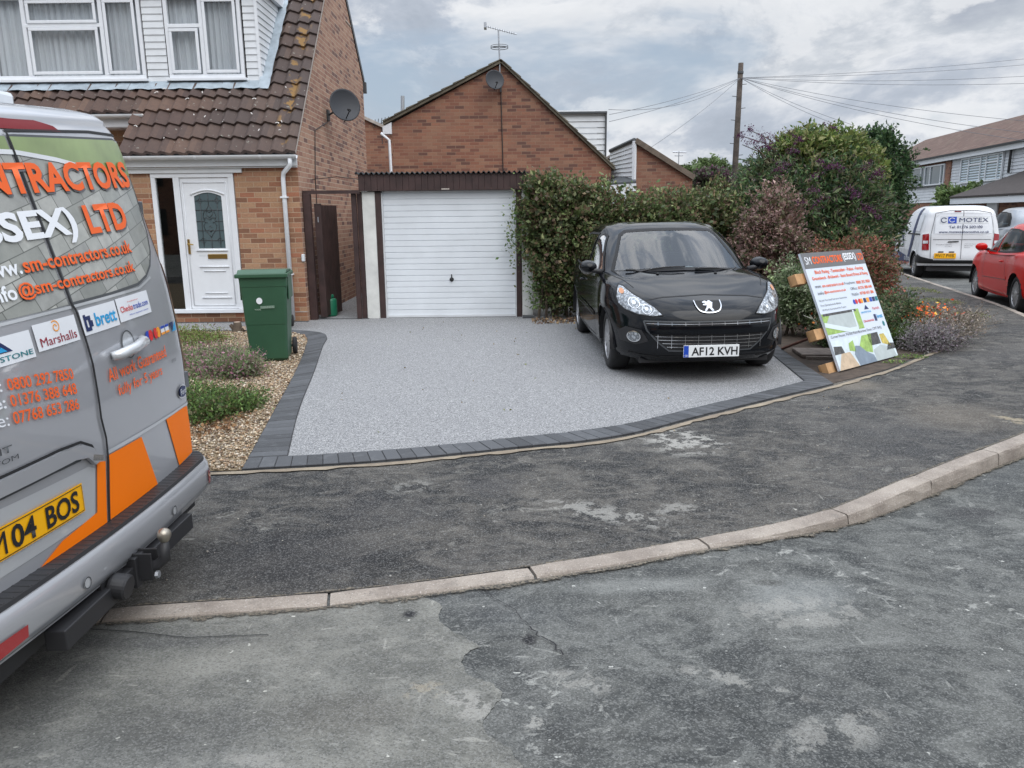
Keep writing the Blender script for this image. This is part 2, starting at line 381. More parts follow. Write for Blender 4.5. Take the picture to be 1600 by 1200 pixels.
def curtain():
    m, nt, b = newmat('net curtain'); uv = N(nt, 'ShaderNodeUVMap').outputs[0]
    b.inputs['Base Color'].default_value = (.46,.48,.51,1); b.inputs['Roughness'].default_value = .9; return m
M['curtain'] = curtain()
def tilemat(name, cols, lichen=True, marks=True):
    m, nt, b = newmat(name); uv = N(nt, 'ShaderNodeUVMap').outputs[0]; ob = N(nt, 'ShaderNodeTexCoord').outputs['Object']
    fl = N(nt, 'ShaderNodeVectorMath', {0: uv}, operation='FLOOR').outputs[0]; wn = N(nt, 'ShaderNodeTexWhiteNoise', {'Vector': fl}, noise_dimensions='2D').outputs[0]
    c = ramp(nt, wn, [(i/len(cols), x) for i, x in enumerate(cols)])
    f = noise(nt, ob, 18, 6, .65); c = mix(nt, mth(nt, 'MULTIPLY', mapr(nt, f, .35, .65), .6), c, mix(nt, .5, c, (.04,.03,.03)))
    xs = N(nt, 'ShaderNodeSeparateXYZ', {0: ob}).outputs
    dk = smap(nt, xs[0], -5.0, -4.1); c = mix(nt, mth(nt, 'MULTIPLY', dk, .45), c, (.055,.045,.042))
    if lichen:
        a = smap(nt, mth(nt, 'ABSOLUTE', mth(nt, 'ADD', xs[0], 3.36)), .16, .03); l2 = smap(nt, noise(nt, ob, 5., 3), .54, .60)
        c = mix(nt, mth(nt, 'MULTIPLY', mth(nt, 'MULTIPLY', a, l2), .75), c, (.27,.15,.04))
        l3 = smap(nt, noise(nt, ob, 16., 3), .66, .72); c = mix(nt, mth(nt, 'MULTIPLY', l3, .6), c, (.33,.33,.28))
    nt.links.new(c, b.inputs['Base Color']); b.inputs['Roughness'].default_value = .85
    bn = N(nt, 'ShaderNodeBump', {'Strength': .4, 'Distance': .004, 'Height': noise(nt, ob, 90, 4)}); nt.links.new(bn.outputs[0], b.inputs['Normal']); return m
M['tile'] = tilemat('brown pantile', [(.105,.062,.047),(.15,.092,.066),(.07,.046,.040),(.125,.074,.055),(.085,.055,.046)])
M['dropping'] = pmat('pale bird marks', (.5,.47,.44), .8)

def asphalt(name, dark, light, spots=(), streak=1., agg=1., scuff=.5, pale=(.27,.265,.245), seed=0.):
    m, nt, b = newmat(name); ob = N(nt, 'ShaderNodeTexCoord').outputs['Object']
    v = N(nt, 'ShaderNodeMapping', {'Vector': ob, 'Location': (seed, seed*.7, 0)}).outputs[0]
    vs = N(nt, 'ShaderNodeMapping', {'Vector': v, 'Scale': (1., 1.5, 1.), 'Rotation': (0, 0, R(-12))}).outputs[0]
    a1 = noise(nt, v, 1.1, 8, .62, .5); a2 = noise(nt, vs, 4.5, 10, .72, .9)
    f = mth(nt, 'ADD', mth(nt, 'MULTIPLY', a1, .5), mth(nt, 'MULTIPLY', a2, .5))
    c = mix(nt, smap(nt, f, .42, .585), dark, light)
    vp = N(nt, 'ShaderNodeMapping', {'Vector': v, 'Scale': (.9, 1.35, 1.), 'Rotation': (0, 0, R(-16))}).outputs[0]
    a3 = noise(nt, vp, 3.0, 11, .75, 1.5); c = mix(nt, mth(nt, 'MULTIPLY', smap(nt, a3, .50, .60), .55*streak), c, tuple(x*1.55 for x in light)); c = mix(nt, mth(nt, 'MULTIPLY', smap(nt, a3, .47, .38), .6*streak), c, tuple(x*.62 for x in dark))
    bl = noise(nt, v, .55, 3, .5); c = mix(nt, mth(nt, 'MULTIPLY', smap(nt, bl, .5, .62), .25), c, (light[0]*.75, light[1]*.80, light[2]*.92))
    # scuffed pale chalky marks, broken up
    s1 = smap(nt, noise(nt, vs, 5.5, 10, .74, 1.4), .565, .64); s2 = smap(nt, noise(nt, v, 1.0, 3, .5), .44, .66)
    c = mix(nt, mth(nt, 'MULTIPLY', mth(nt, 'MULTIPLY', s1, s2), scuff), c, pale)
    # fine pale scratches
    vm = N(nt, 'ShaderNodeMapping', {'Vector': v, 'Scale': (3., 16., 1.), 'Rotation': (0, 0, R(28))}).outputs[0]
    s3 = smap(nt, noise(nt, vm, 1.6, 4, .6, .4), .66, .70); c = mix(nt, mth(nt, 'MULTIPLY', s3, .45), c, pale)
    vm = N(nt, 'ShaderNodeMapping', {'Vector': v, 'Scale': (12., 2.2, 1.), 'Rotation': (0, 0, R(-20)), 'Location': (4.,2.,0)}).outputs[0]
    s3 = smap(nt, noise(nt, vm, 1.6, 4, .6, .4), .68, .72); c = mix(nt, mth(nt, 'MULTIPLY', s3, .45), c, pale)
    fl = smap(nt, noise(nt, v, 26., 3, .5), .72, .75); c = mix(nt, mth(nt, 'MULTIPLY', fl, .8), c, tuple(min(.6, x*1.6) for x in pale))
    xy = N(nt, 'ShaderNodeSeparateXYZ', {0: ob}).outputs; nn = noise(nt, v, 9., 8, .72); nn2 = noise(nt, v, 1.7, 4, .6)
    for (px, py, rx, ry, ang, col, st, brk) in spots:
        dx = mth(nt, 'SUBTRACT', xy[0], px); dy = mth(nt, 'SUBTRACT', xy[1], py); ca, sa = math.cos(R(ang)), math.sin(R(ang))
        u_ = mth(nt, 'DIVIDE', mth(nt, 'ADD', mth(nt, 'MULTIPLY', dx, ca), mth(nt, 'MULTIPLY', dy, sa)), rx)
        v_ = mth(nt, 'DIVIDE', mth(nt, 'SUBTRACT', mth(nt, 'MULTIPLY', dy, ca), mth(nt, 'MULTIPLY', dx, sa)), ry)
        d = mth(nt, 'SQRT', mth(nt, 'ADD', mth(nt, 'MULTIPLY', u_, u_), mth(nt, 'MULTIPLY', v_, v_)))
        if brk:      # broken into flakes
            d = mth(nt, 'ADD', d, mth(nt, 'MULTIPLY', mth(nt, 'SUBTRACT', nn2, .5), 1.2)); k_ = mth(nt, 'MULTIPLY', smap(nt, d, 1.1, .5), smap(nt, mth(nt, 'SUBTRACT', nn, mth(nt, 'MULTIPLY', d, .06)), .455, .50))
        else:
            d = mth(nt, 'ADD', d, mth(nt, 'MULTIPLY', mth(nt, 'SUBTRACT', nn2, .5), .8)); k_ = smap(nt, d, 1.2, .3)
        c = mix(nt, mth(nt, 'MULTIPLY', k_, st), c, col)
    # aggregate
    vo = N(nt, 'ShaderNodeTexVoronoi', {'Vector': ob, 'Scale': 190.}); g = N(nt, 'ShaderNodeSeparateColor', {0: vo.outputs['Color']}).outputs[0]
    c = mix(nt, mth(nt, 'MULTIPLY', smap(nt, g, .55, 1.), .50*agg), c, (.30,.30,.29))
    c = mix(nt, mth(nt, 'MULTIPLY', smap(nt, g, .35, .0), .55*agg), c, (.018,.019,.021))
    fine_ = noise(nt, ob, 60., 6, .75); c = mix(nt, mth(nt, 'MULTIPLY', smap(nt, fine_, .60, .72), .40*agg), c, pale); c = mix(nt, mth(nt, 'MULTIPLY', smap(nt, fine_, .42, .30), .6*agg), c, (.015,.016,.018))
    nt.links.new(c, b.inputs['Base Color']); b.inputs['Roughness'].default_value = .9; b.inputs['Specular IOR Level'].default_value = .3
    h = mth(nt, 'ADD', mth(nt, 'MULTIPLY', vo.outputs['Distance'], -.8), mth(nt, 'MULTIPLY', fine_, .9))
    h = mth(nt, 'ADD', h, mth(nt, 'MULTIPLY', a2, 1.5))
    bn = N(nt, 'ShaderNodeBump', {'Strength': .7, 'Distance': .0045, 'Height': h}); nt.links.new(bn.outputs[0], b.inputs['Normal']); return m
PALE = (.34,.33,.30)
def sp(u, v, ru, rv, ang=0, col=PALE, st=.9, brk=1, z=0.):
    g = ground(u, v, z); g2 = ground(u+ru, v, z); g3 = ground(u, v-rv, z)
    return (g[0], g[1], abs(g2[0]-g[0]), abs(g3[1]-g[1]), ang, col, st, brk)
M['pave'] = asphalt('old pavement tarmac', (.018,.018,.0185), (.088,.081,.071), [
    sp(1065, 690, 75, 24, 15), sp(935, 800, 40, 45, 60, PALE, .6), sp(1060, 795, 40, 10, 20, PALE, .5), sp(1500, 650, 120, 22, 30, (.17,.145,.115), .45, 0),
    sp(1580, 655, 30, 12, 0, (.30,.25,.17), .8, 1), sp(640, 760, 40, 14, 0, PALE, .35), sp(1330, 600, 50, 10, 10, (.2,.17,.13), .5, 0),
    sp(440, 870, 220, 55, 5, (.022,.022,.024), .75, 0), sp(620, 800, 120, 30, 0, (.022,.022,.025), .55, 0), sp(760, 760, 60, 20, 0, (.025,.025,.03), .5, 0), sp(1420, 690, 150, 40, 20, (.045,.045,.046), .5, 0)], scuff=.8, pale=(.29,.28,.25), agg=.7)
M['road'] = asphalt('road tarmac', (.048,.051,.050), (.118,.120,.112), [
    sp(1250, 920, 120, 30, 15, (.26,.27,.26), .45, 0), sp(1250, 950, 150, 26, 10, PALE, .38), sp(1150, 1060, 140, 14, -25, PALE, .5), sp(1310, 1135, 140, 30, 25, PALE, .42), sp(840, 1130, 40, 16, -50, PALE, .6),
    sp(900, 1060, 60, 20, -20, PALE, .45), sp(1000, 910, 160, 14, 4, (.25,.255,.24), .5, 0), sp(1520, 778, 60, 12, 0, (.03,.03,.032), .8, 0), sp(640, 957, 9, 5, 0, (.02,.02,.022), .95, 0), sp(827, 995, 14, 11, 0, (.015,.015,.017), 1., 0),
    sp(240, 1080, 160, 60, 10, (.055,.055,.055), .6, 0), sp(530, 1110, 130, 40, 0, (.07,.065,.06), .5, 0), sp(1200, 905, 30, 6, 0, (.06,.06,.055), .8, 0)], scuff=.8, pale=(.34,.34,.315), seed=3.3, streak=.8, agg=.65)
M['road_pale'] = asphalt('older paler road tarmac', (.115,.115,.104), (.19,.187,.166), [
    sp(740, 1100, 60, 22, -35, PALE, .6), sp(660, 1075, 40, 14, 0, (.33,.29,.22), .5), sp(300, 1130, 200, 50, 5, (.07,.07,.068), .45, 0), sp(240, 1000, 200, 14, 0, (.06,.06,.062), .45, 0),
    sp(400, 1185, 90, 18, 0, PALE, .4), sp(530, 1110, 130, 36, 0, (.09,.085,.075), .55, 0), sp(640, 957, 15, 8, 0, (.02,.02,.022), 1., 0)], scuff=.7, pale=(.38,.37,.33), seed=8.1, streak=.4, agg=.65)
def resin():
    m, nt, b = newmat('resin bound aggregate'); ob = N(nt, 'ShaderNodeTexCoord').outputs['Object']
    vo = N(nt, 'ShaderNodeTexVoronoi', {'Vector': ob, 'Scale': 170.}); g = N(nt, 'ShaderNodeSeparateColor', {0: vo.outputs['Color']}).outputs[0]
    c = ramp(nt, g, [(0, (.075,.075,.078)), (.25, (.155,.156,.16)), (.5, (.235,.236,.24)), (.8, (.315,.315,.315)), (1, (.48,.475,.465))])
    f2 = noise(nt, ob, 60, 5, .8); c = mix(nt, mth(nt, 'MULTIPLY', smap(nt, f2, .58, .7), .5), c, (.10,.10,.108)); c = mix(nt, mth(nt, 'MULTIPLY', smap(nt, f2, .42, .3), .5), c, (.46,.46,.46))
    f3 = noise(nt, ob, 1.3, 4); c = mix(nt, mth(nt, 'MULTIPLY', smap(nt, f3, .4, .7), .10), c, (.2,.2,.21))
    nt.links.new(c, b.inputs['Base Color']); b.inputs['Roughness'].default_value = .75
    bn = N(nt, 'ShaderNodeBump', {'Strength': .7, 'Distance': .004, 'Height': mth(nt, 'MULTIPLY', vo.outputs['Distance'], -1.)}); nt.links.new(bn.outputs[0], b.inputs['Normal']); return m
M['resin'] = resin()
def concrete(name, c1, c2, grain=1.):
    m, nt, b = newmat(name); ob = N(nt, 'ShaderNodeTexCoord').outputs['Object']
    c = mix(nt, smap(nt, noise(nt, ob, 3., 8, .65), .35, .68), c1, c2); g = noise(nt, ob, 130, 5, .7)
    c = mix(nt, mth(nt, 'MULTIPLY', smap(nt, g, .56, .66), .55*grain), c, (.13,.11,.10)); c = mix(nt, mth(nt, 'MULTIPLY', smap(nt, g, .42, .34), .45*grain), c, (.62,.58,.54))
    d = smap(nt, noise(nt, ob, 7., 7, .7), .55, .72); c = mix(nt, mth(nt, 'MULTIPLY', d, .55), c, (.14,.125,.11))
    nt.links.new(c, b.inputs['Base Color']); b.inputs['Roughness'].default_value = .92
    bn = N(nt, 'ShaderNodeBump', {'Strength': .7, 'Distance': .005, 'Height': mth(nt, 'ADD', g, noise(nt, ob, 22, 5, .6))}); nt.links.new(bn.outputs[0], b.inputs['Normal']); return m
M['kerb'] = concrete('worn concrete kerb', (.225,.19,.16), (.345,.30,.255), 1.5)
M['edging'] = concrete('pale mortar edging', (.19,.15,.11), (.31,.26,.19), .6)
M['soil'] = pmat('soil', (.065,.047,.035), .95, var=.45, vscale=9, bump=1., bscale=40)
M['slab'] = pmat('weathered slab', (.16,.13,.11), .9, var=.4, vscale=14, bump=.6, bscale=50)
def blockm():
    m, nt, b = newmat('charcoal block paving'); ob = N(nt, 'ShaderNodeTexCoord').outputs['Object']
    ca = N(nt, 'ShaderNodeVertexColor', layer_name='Col').outputs[0]; g = noise(nt, ob, 220, 4, .7)
    c = mix(nt, mth(nt, 'MULTIPLY', smap(nt, g, .52, .68), .5), ca, (.15,.155,.165)); c = mix(nt, mth(nt, 'MULTIPLY', smap(nt, noise(nt, ob, 10, 6, .7), .5, .72), .35), c, (.15,.155,.16))
    nt.links.new(c, b.inputs['Base Color']); b.inputs['Roughness'].default_value = .8
    bn = N(nt, 'ShaderNodeBump', {'Strength': .5, 'Distance': .003, 'Height': g}); nt.links.new(bn.outputs[0], b.inputs['Normal']); return m
M['block'] = blockm()
def paint(name, col, metal=0., rough=.3, flake=.0, coat=1.):
    m = pmat(name, col, rough, metal, coat); nt = m.node_tree; b = bsdf(m); ob = N(nt, 'ShaderNodeTexCoord').outputs['Object']
    d = noise(nt, ob, 2.5, 7, .65); r = mapr(nt, d, .3, .7, rough*.85, rough*1.25); nt.links.new(r, b.inputs['Roughness']); return m
M['silver'] = paint('silver grey van paint', (.45,.46,.485), .5, .36)
M['silver_light'] = paint('lighter silver paint', (.62,.64,.66), .5, .36)
M['car_black'] = paint('black car paint', (.004,.005,.007), .0, .09, coat=0.)
bsdf(M['car_black']).inputs['Specular IOR Level'].default_value = .34
M['car_red'] = paint('red car paint', (.62,.008,.006), .0, .15, coat=0.)
M['van_white'] = paint('white van paint', (.70,.71,.73), 0., .35)
M['car_grey'] = paint('grey car paint', (.28,.30,.33), .4, .3)
M['orange'] = pmat('orange vinyl', (.90,.185,.002), .5, spec=.2, var=.03, vscale=3)
M['orange_text'] = pmat('orange lettering', (.82,.13,.025), .5, spec=.25)
M['white_text'] = pmat('white lettering', (.78,.80,.83), .45)
M['black_text'] = pmat('black lettering', (.01,.01,.012), .5)
M['grey_text'] = pmat('grey lettering', (.12,.12,.13), .5)
M['yellow'] = pmat('yellow number plate', (.85,.42,.005), .4, spec=.3)
M['plate_white'] = pmat('white number plate', (.76,.78,.78), .35)
M['blue'] = pmat('blue print', (.01,.06,.42), .4); M['navy'] = pmat('navy print', (.012,.025,.10), .4); M['cyan'] = pmat('pale blue print', (.02,.32,.62), .4)
M['teal'] = pmat('teal print', (.01,.17,.20), .4); M['maroon'] = pmat('maroon print', (.28,.015,.035), .4); M['red_print'] = pmat('red print', (.62,.02,.02), .4); M['amber_print'] = pmat('amber print', (.85,.32,.02), .4)
M['red_lamp'] = pmat('red lamp lens', (.30,.008,.012), .15, coat=1.); M['dark_red'] = pmat('dark red lamp strip', (.16,.008,.012), .5, spec=.15)
M['bin_green'] = pmat('green bin plastic', (.028,.085,.045), .45, var=.12, vscale=3); M['bright_green'] = pmat('bright green plastic', (.012,.16,.085), .4)
M['indicator'] = pmat('amber indicator bulb', (.55,.24,.10), .3, coat=.5)
M['emblem'] = pmat('satin chrome', (.62,.63,.65), .3, metal=1.)
M['alloy'] = pmat('alloy wheel', (.46,.46,.47), .35, metal=.7)
M['lamp'] = pmat('clear lamp glass', (.72,.76,.80), .12, metal=.25, coat=1.)
def lampmat():
    m, nt, b = newmat('headlamp optics'); ob = N(nt, 'ShaderNodeTexCoord').outputs['Object']
    v = N(nt, 'ShaderNodeTexVoronoi', {'Vector': ob, 'Scale': 22.}); c = ramp(nt, v.outputs['Distance'], [(0, (.62,.66,.70)), (.25, (.34,.37,.40)), (.5, (.10,.11,.12)), (.75, (.50,.53,.56))])
    nt.links.new(c, b.inputs['Base Color']); b.inputs['Metallic'].default_value = .35; b.inputs['Roughness'].default_value = .25; b.inputs['Coat Weight'].default_value = 1
    bn = N(nt, 'ShaderNodeBump', {'Strength': .5, 'Distance': .01, 'Height': v.outputs['Distance']}); nt.links.new(bn.outputs[0], b.inputs['Normal']); return m
M['headlamp'] = lampmat()
M['seat'] = pmat('grey seat fabric', (.05,.052,.056), .9)
M['pale_board'] = pmat('pale board face', (.60,.66,.74), .5)
M['board_grey'] = pmat('board header grey', (.14,.14,.145), .5)
def pavevinyl():
    m, nt, b = newmat('printed paving picture'); uv = N(nt, 'ShaderNodeUVMap').outputs[0]
    mp = N(nt, 'ShaderNodeMapping', {'Vector': uv, 'Rotation': (0,0,R(-14)), 'Scale': (1.,1.35,1.)}).outputs[0]
    br = N(nt, 'ShaderNodeTexBrick', {'Vector': mp, 'Color1': (0,0,0,1), 'Color2': (1,1,1,1), 'Mortar': (.5,.5,.5,1), 'Scale': 1., 'Mortar Size': .003, 'Mortar Smooth': .5, 'Brick Width': .17, 'Row Height': .085}, squash=.6, squash_frequency=3)
    c = ramp(nt, br.outputs[0], [(0, (.25,.26,.235)), (.4, (.38,.39,.355)), (.7, (.50,.50,.46)), (1, (.32,.325,.305))]); c = mix(nt, mapr(nt, noise(nt, uv, 12, 7, .7), .3, .7), mix(nt, .45, c, (.10,.105,.10)), c)
    c = mix(nt, br.outputs[1], c, (.09,.095,.085)); nt.links.new(c, b.inputs['Base Color']); b.inputs['Roughness'].default_value = .3; b.inputs['Coat Weight'].default_value = .4; return m
M['vinyl_paving'] = pavevinyl()
M['vinyl_grass'] = pmat('printed grass picture', (.20,.27,.095), .3, var=.2, vscale=5, coat=.4)
# ------------------------------------------------------------------ ground
def struct(name, mb, mat, smooth=False, bevel=0):
    o = put(name, mb, mat, None, smooth=smooth, bevel=bevel); o['kind'] = 'structure'; return o
def sstep(x, a, b): t = min(1, max(0, (x-a)/(b-a))); return t*t*(3-2*t)
def road_z(x, y=0): return -.012 - .082*sstep(x, .9, 2.6)
def cr2(pts, n=8):                     # smooth open curve through plan points
    P = np.array(pts, float); k = np.concatenate([[0], np.cumsum(np.linalg.norm(np.diff(P, axis=0), axis=1))]); return [tuple(p) for p in hermite(k, P, n)]
def resample(pts, st):
    P = np.array(pts, float); k = np.concatenate([[0], np.cumsum(np.linalg.norm(np.diff(P, axis=0), axis=1))]); n = max(2, int(round(k[-1]/st))+1)
    t = np.linspace(0, k[-1], n); return np.stack([np.interp(t, k, P[:, i]) for i in range(2)], 1)
def offset(pts, d):                    # to the right-hand side of travel
    P = np.array(pts, float); T = np.gradient(P, axis=0); T /= np.linalg.norm(T, axis=1, keepdims=True); return P + np.stack([T[:, 1], -T[:, 0]], 1)*d

KB = cr2([(-14,1.9),(-6,2.42),(-3,2.70),(-1.67,2.87),(-.79,2.985),(.05,3.20),(.49,3.34),(.87,3.48),(1.25,3.62),(1.65,3.82),(2.29,4.28),(3.09,4.85),(3.67,5.26),(4.9,6.4),(6.3,8.3),(7.25,10.2),(7.73,11.42),(8.21,12.8),(8.79,14.93),(9.73,18.43),(10.3,20.5),(11.6,25),(13.6,33)], 6)
KR = resample(KB, .06)
# far ground and road
struct('ground', MB().poly([(-400,-200,-.3),(600,-200,-.3),(600,900,-.3),(-400,900,-.3)]), pmat('distant ground', (.09,.10,.06), .95, var=.3, vscale=.02))
gx = np.concatenate([np.linspace(-30,-4,10), np.linspace(-3.5,4,46), np.linspace(4.5,60,24)]); gy = np.linspace(-12,70,42); mb = MB()
mb.add([(x, y, road_z(x)) for y in gy for x in gx], [(j*len(gx)+i, j*len(gx)+i+1, (j+1)*len(gx)+i+1, (j+1)*len(gx)+i) for j in range(len(gy)-1) for i in range(len(gx)-1)])
struct('road', mb, M['road'], True)
# older paler strip of road with a wavy edge
edge_px = [(668,938),(692,950),(684,968),(700,985),(735,1005),(748,1015),(728,1025),(722,1040),(733,1058),(765,1072),(785,1090),(770,1110),(757,1128),(762,1150),(790,1170),(815,1200),(830,1260)]
ep = [ground(u, v, -.02)[:2] for u, v in edge_px]; ep = cr2(ep, 5)
ep = [(x+random.uniform(-.006,.006), y+random.uniform(-.006,.006)) for x, y in ep]
kf = [tuple(p) for p in offset(KR, .11) if p[0] < ep[0][0]-.01]
struct('road_older_strip', MB().poly([(x, y, road_z(x)+.004) for x, y in [(-20,-12),(ep[-1][0]+1.0,-12)] + [(ep[-1][0]+.3, .4)] + ep[::-1] + kf[::-1] + [(-20,1.5)]]), M['road_pale'])
# pavement sheet
mb = MB(); K2 = [tuple(p) for p in KR]
mb.poly([(x, y, 0) for x, y in K2] + [(13.6,40,0),(-14,40,0)]); struct('pavement', mb, M['pave'])
# kerb stones: top strip .13 wide, rounded nose, one block every .915 m
mb = MB(); st_ = resample(KB, .915); dd = np.concatenate([[0], np.cumsum(np.linalg.norm(np.diff(np.array(KB), axis=0), axis=1))]); tot = dd[-1]
def kpt(s_): return np.array([np.interp(s_, dd, [p[i] for p in KB]) for i in range(2)])
# joint positions measured: block boundaries start so that one falls at the photo's joint
s0 = min(range(len(KR)), key=lambda i: abs(KR[i][0]+.79)); sj = dd[-1]*s0/(len(KR)-1); k0 = sj % .885
s_ = k0 - .885
while s_ < tot-.1:
    a, b = max(0, s_+.006), min(tot, s_+.885-.006); n = 8; rj = random.uniform(-.004,.004)
    if b > a:
        prof = [(0,-.2),(0,.003),(.012,.006),(.092,.006),(.104,.001),(.110,-.012),(.116,-.05),(.120,-.2)]
        vs = []
        for i in range(n+1):
            t = a+(b-a)*i/n; p = kpt(t); q = kpt(min(tot, t+.02))-kpt(max(0, t-.02)); q /= np.linalg.norm(q); nr = np.array([q[1], -q[0]])
            e_ = .004 if i in (0, n) else 0
            for k_, (o_, z_) in enumerate(prof): wv = (random.uniform(-.003,.003) if 2 < k_ < 7 else 0); vs.append((p[0]+nr[0]*(o_-e_*(k_ > 2)+wv), p[1]+nr[1]*(o_-e_*(k_ > 2)+wv), z_+rj-e_*(z_ > -.1)+wv*.5))
        m_ = len(prof); fs = [(i*m_+k_, i*m_+k_+1, (i+1)*m_+k_+1, (i+1)*m_+k_) for i in range(n) for k_ in range(m_-1)] + [tuple(range(m_)), tuple(range(n*m_+m_-1, n*m_-1, -1))]
        mb.add(vs, fs)
    s_ += .885
struct('kerb', mb, M['kerb'])
# dark joint between kerb and tarmac (dirt)
dm_, dnt, db_ = newmat('gutter dirt'); dob = N(dnt, 'ShaderNodeTexCoord').outputs['Object']; dn = noise(dnt, dob, 7., 8, .75)
dc_ = mix(dnt, smap(dnt, noise(dnt, dob, 90., 4, .7), .4, .6), (.045,.042,.037), (.17,.145,.11)); dnt.links.new(dc_, db_.inputs['Base Color']); db_.inputs['Roughness'].default_value = .95
duv = N(dnt, 'ShaderNodeSeparateXYZ', {0: N(dnt, 'ShaderNodeUVMap').outputs[0]}).outputs
dnt.links.new(smap(dnt, mth(dnt, 'SUBTRACT', dn, mth(dnt, 'MULTIPLY', duv[1], .36)), .36, .43), db_.inputs['Alpha'])
def strip(name, inner, outer, zf, mat):
    n = len(inner); mb = MB().add([(x, y, zf(x)) for x, y in inner]+[(x, y, zf(x)) for x, y in outer], [(i, i+1, n+i+1, n+i) for i in range(n-1)])
    me = bpy.data.meshes.new(name); me.from_pydata(mb.v, [], mb.f); ul = me.uv_layers.new(name='UVMap')
    for lp in me.loops: ul.data[lp.index].uv = (lp.vertex_index % n*.06, 0. if lp.vertex_index < n else 1.)
    o = put(name, me, mat); o['kind'] = 'structure'; return o
strip('gutter_dirt', offset(KR, .112), offset(KR, .175), lambda x: road_z(x)+.009, dm_)
strip('kerb_back_dirt', offset(KR, -.002), offset(KR, -.035), lambda x: .004, dm_)
def crack(pts, wd, z=.0):
    q = []
    for (a, b), (c_, d) in zip(pts[:-1], pts[1:]):
        for k in range(6): t = k/6; q.append(ground(a+(c_-a)*t+random.uniform(-3,3), b+(d-b)*t+random.uniform(-2,2), -.02)[:2])
    q.append(ground(*pts[-1], -.02)[:2]); return MB().ribbon([(x, y, road_z(x)+.0095+z) for x, y in q], wd)
for pts, wd in (([(828,984),(843,1000),(862,1010),(880,1030)], .006), ([(700,880),(760,930),(800,955),(826,982)], .003), ([(1480,905),(1530,925),(1600,935)], .003), ([(120,985),(300,1003),(420,998)], .004)):
    o = put('road_crack', crack(pts, wd), M['black_line']); o['kind'] = 'structure'
# driveway
OL = cr2([(-1.72,4.60),(-1.95,5.99),(-2.26,7.82),(-2.57,9.40),(-2.70,9.95),(-2.86,10.30),(-3.05,10.50),(-3.4,10.62)], 8)
IL = cr2([(-1.50,4.86),(-1.74,5.99),(-2.06,7.82),(-2.35,9.40),(-2.46,10.05),(-2.62,10.45),(-2.88,10.66),(-3.4,10.80)], 8)
FO = cr2([(-1.72,4.60),(-.84,4.75),(0,5.00),(.68,5.22),(1.52,5.83),(2.34,6.43),(2.99,6.90)], 8)
FI = cr2([(-1.50,4.86),(-.88,4.97),(0,5.235),(.72,5.50),(1.56,6.10),(2.25,6.62),(2.76,7.03)], 8)
RI = [(2.76,7.03),(2.93,8.45),(3.15,10.2),(3.3,12.0)]; RO = [(2.99,6.90),(3.10,8.3),(3.35,10.2),(3.5,12.0)]
struct('driveway', MB().poly([(x, y, .008) for x, y in list(FI) + RI[1:] + [(-3.15,12.0),(-3.15,11.70),(-9,11.70),(-9,10.9),(-3.4,10.80)] + list(IL)[::-1][1:-1]]), M['resin'])
struct('side_path', MB().poly([(-3.15,12.0,.008),(-2.3,12.0,.008),(-2.3,17.4,.008),(-3.15,17.4,.008)]), M['resin'])
struct('threshold_strip', MB().box(-9,-3.12,11.66,11.70,0,.016).box(-3.12,-2.24,11.92,11.96,0,.016), M['dark_metal'])
def blocks(O, I, st, name):
    O = resample(O, st); I2 = resample(I, st); n = len(O)
    P = np.array(I, float); k = np.concatenate([[0], np.cumsum(np.linalg.norm(np.diff(P, axis=0), axis=1))]); t = np.linspace(0, k[-1], n); I2 = np.stack([np.interp(t, k, P[:, i]) for i in range(2)], 1)
    vs, fs, cols = [], [], []
    for i in range(n-1):
        q = [O[i], O[i+1], I2[i+1], I2[i]]; c = sum(q)/4; zt = .018+random.uniform(-.0015,.0015); g = random.choice([.75,1,1.3,.95,1.12])*.060
        for h, ins in ((.0, .965), (zt-.003, .955), (zt, .91)):
            for p in q:
                d = p-c; vs.append((c[0]+d[0]*(1-(1-ins)*1.0), c[1]+d[1]*(1-(1-ins)*1.0), h+(random.uniform(-.0008,.0008) if h == zt else 0))); cols.append((g, g*1.04, g*1.12))
        b = len(vs)-12
        fs += [(b+8,b+9,b+10,b+11)] + [(b+r*4+k_, b+r*4+(k_+1) % 4, b+(r+1)*4+(k_+1) % 4, b+(r+1)*4+k_) for r in range(2) for k_ in range(4)]
    me = bpy.data.meshes.new(name); me.from_pydata(vs, [], fs)
    bm = bmesh.new(); bm.from_mesh(me); bmesh.ops.recalc_face_normals(bm, faces=bm.faces); bm.to_mesh(me); bm.free()
    ca = me.color_attributes.new('Col', 'FLOAT_COLOR', 'POINT'); ca.data.foreach_set('color', np.array([(*c, 1) for c in cols], 'f4').ravel())
    return put(name, me, M['block'])
OLb = [(-1.765,4.845)]+[p for p in OL if p[1] > 4.9]
for nm, O, I in (('driveway_left_border', OLb, [(-1.505,4.875)]+[p for p in IL if p[1] > 4.92]), ('driveway_front_border', FO, [(-1.755,4.835)]+list(FI)), ('driveway_right_border', RO, RI)): o = blocks(O, I, .1, nm); o['kind'] = 'structure'
mb = MB(); 
for O, I in ((OL, IL), (FO, FI), (RO, RI)): mb.poly([(x, y, .012) for x, y in list(O)+list(I)[::-1]])
struct('border_joint_sand', mb, pmat('joint sand', (.03,.03,.032), .95))
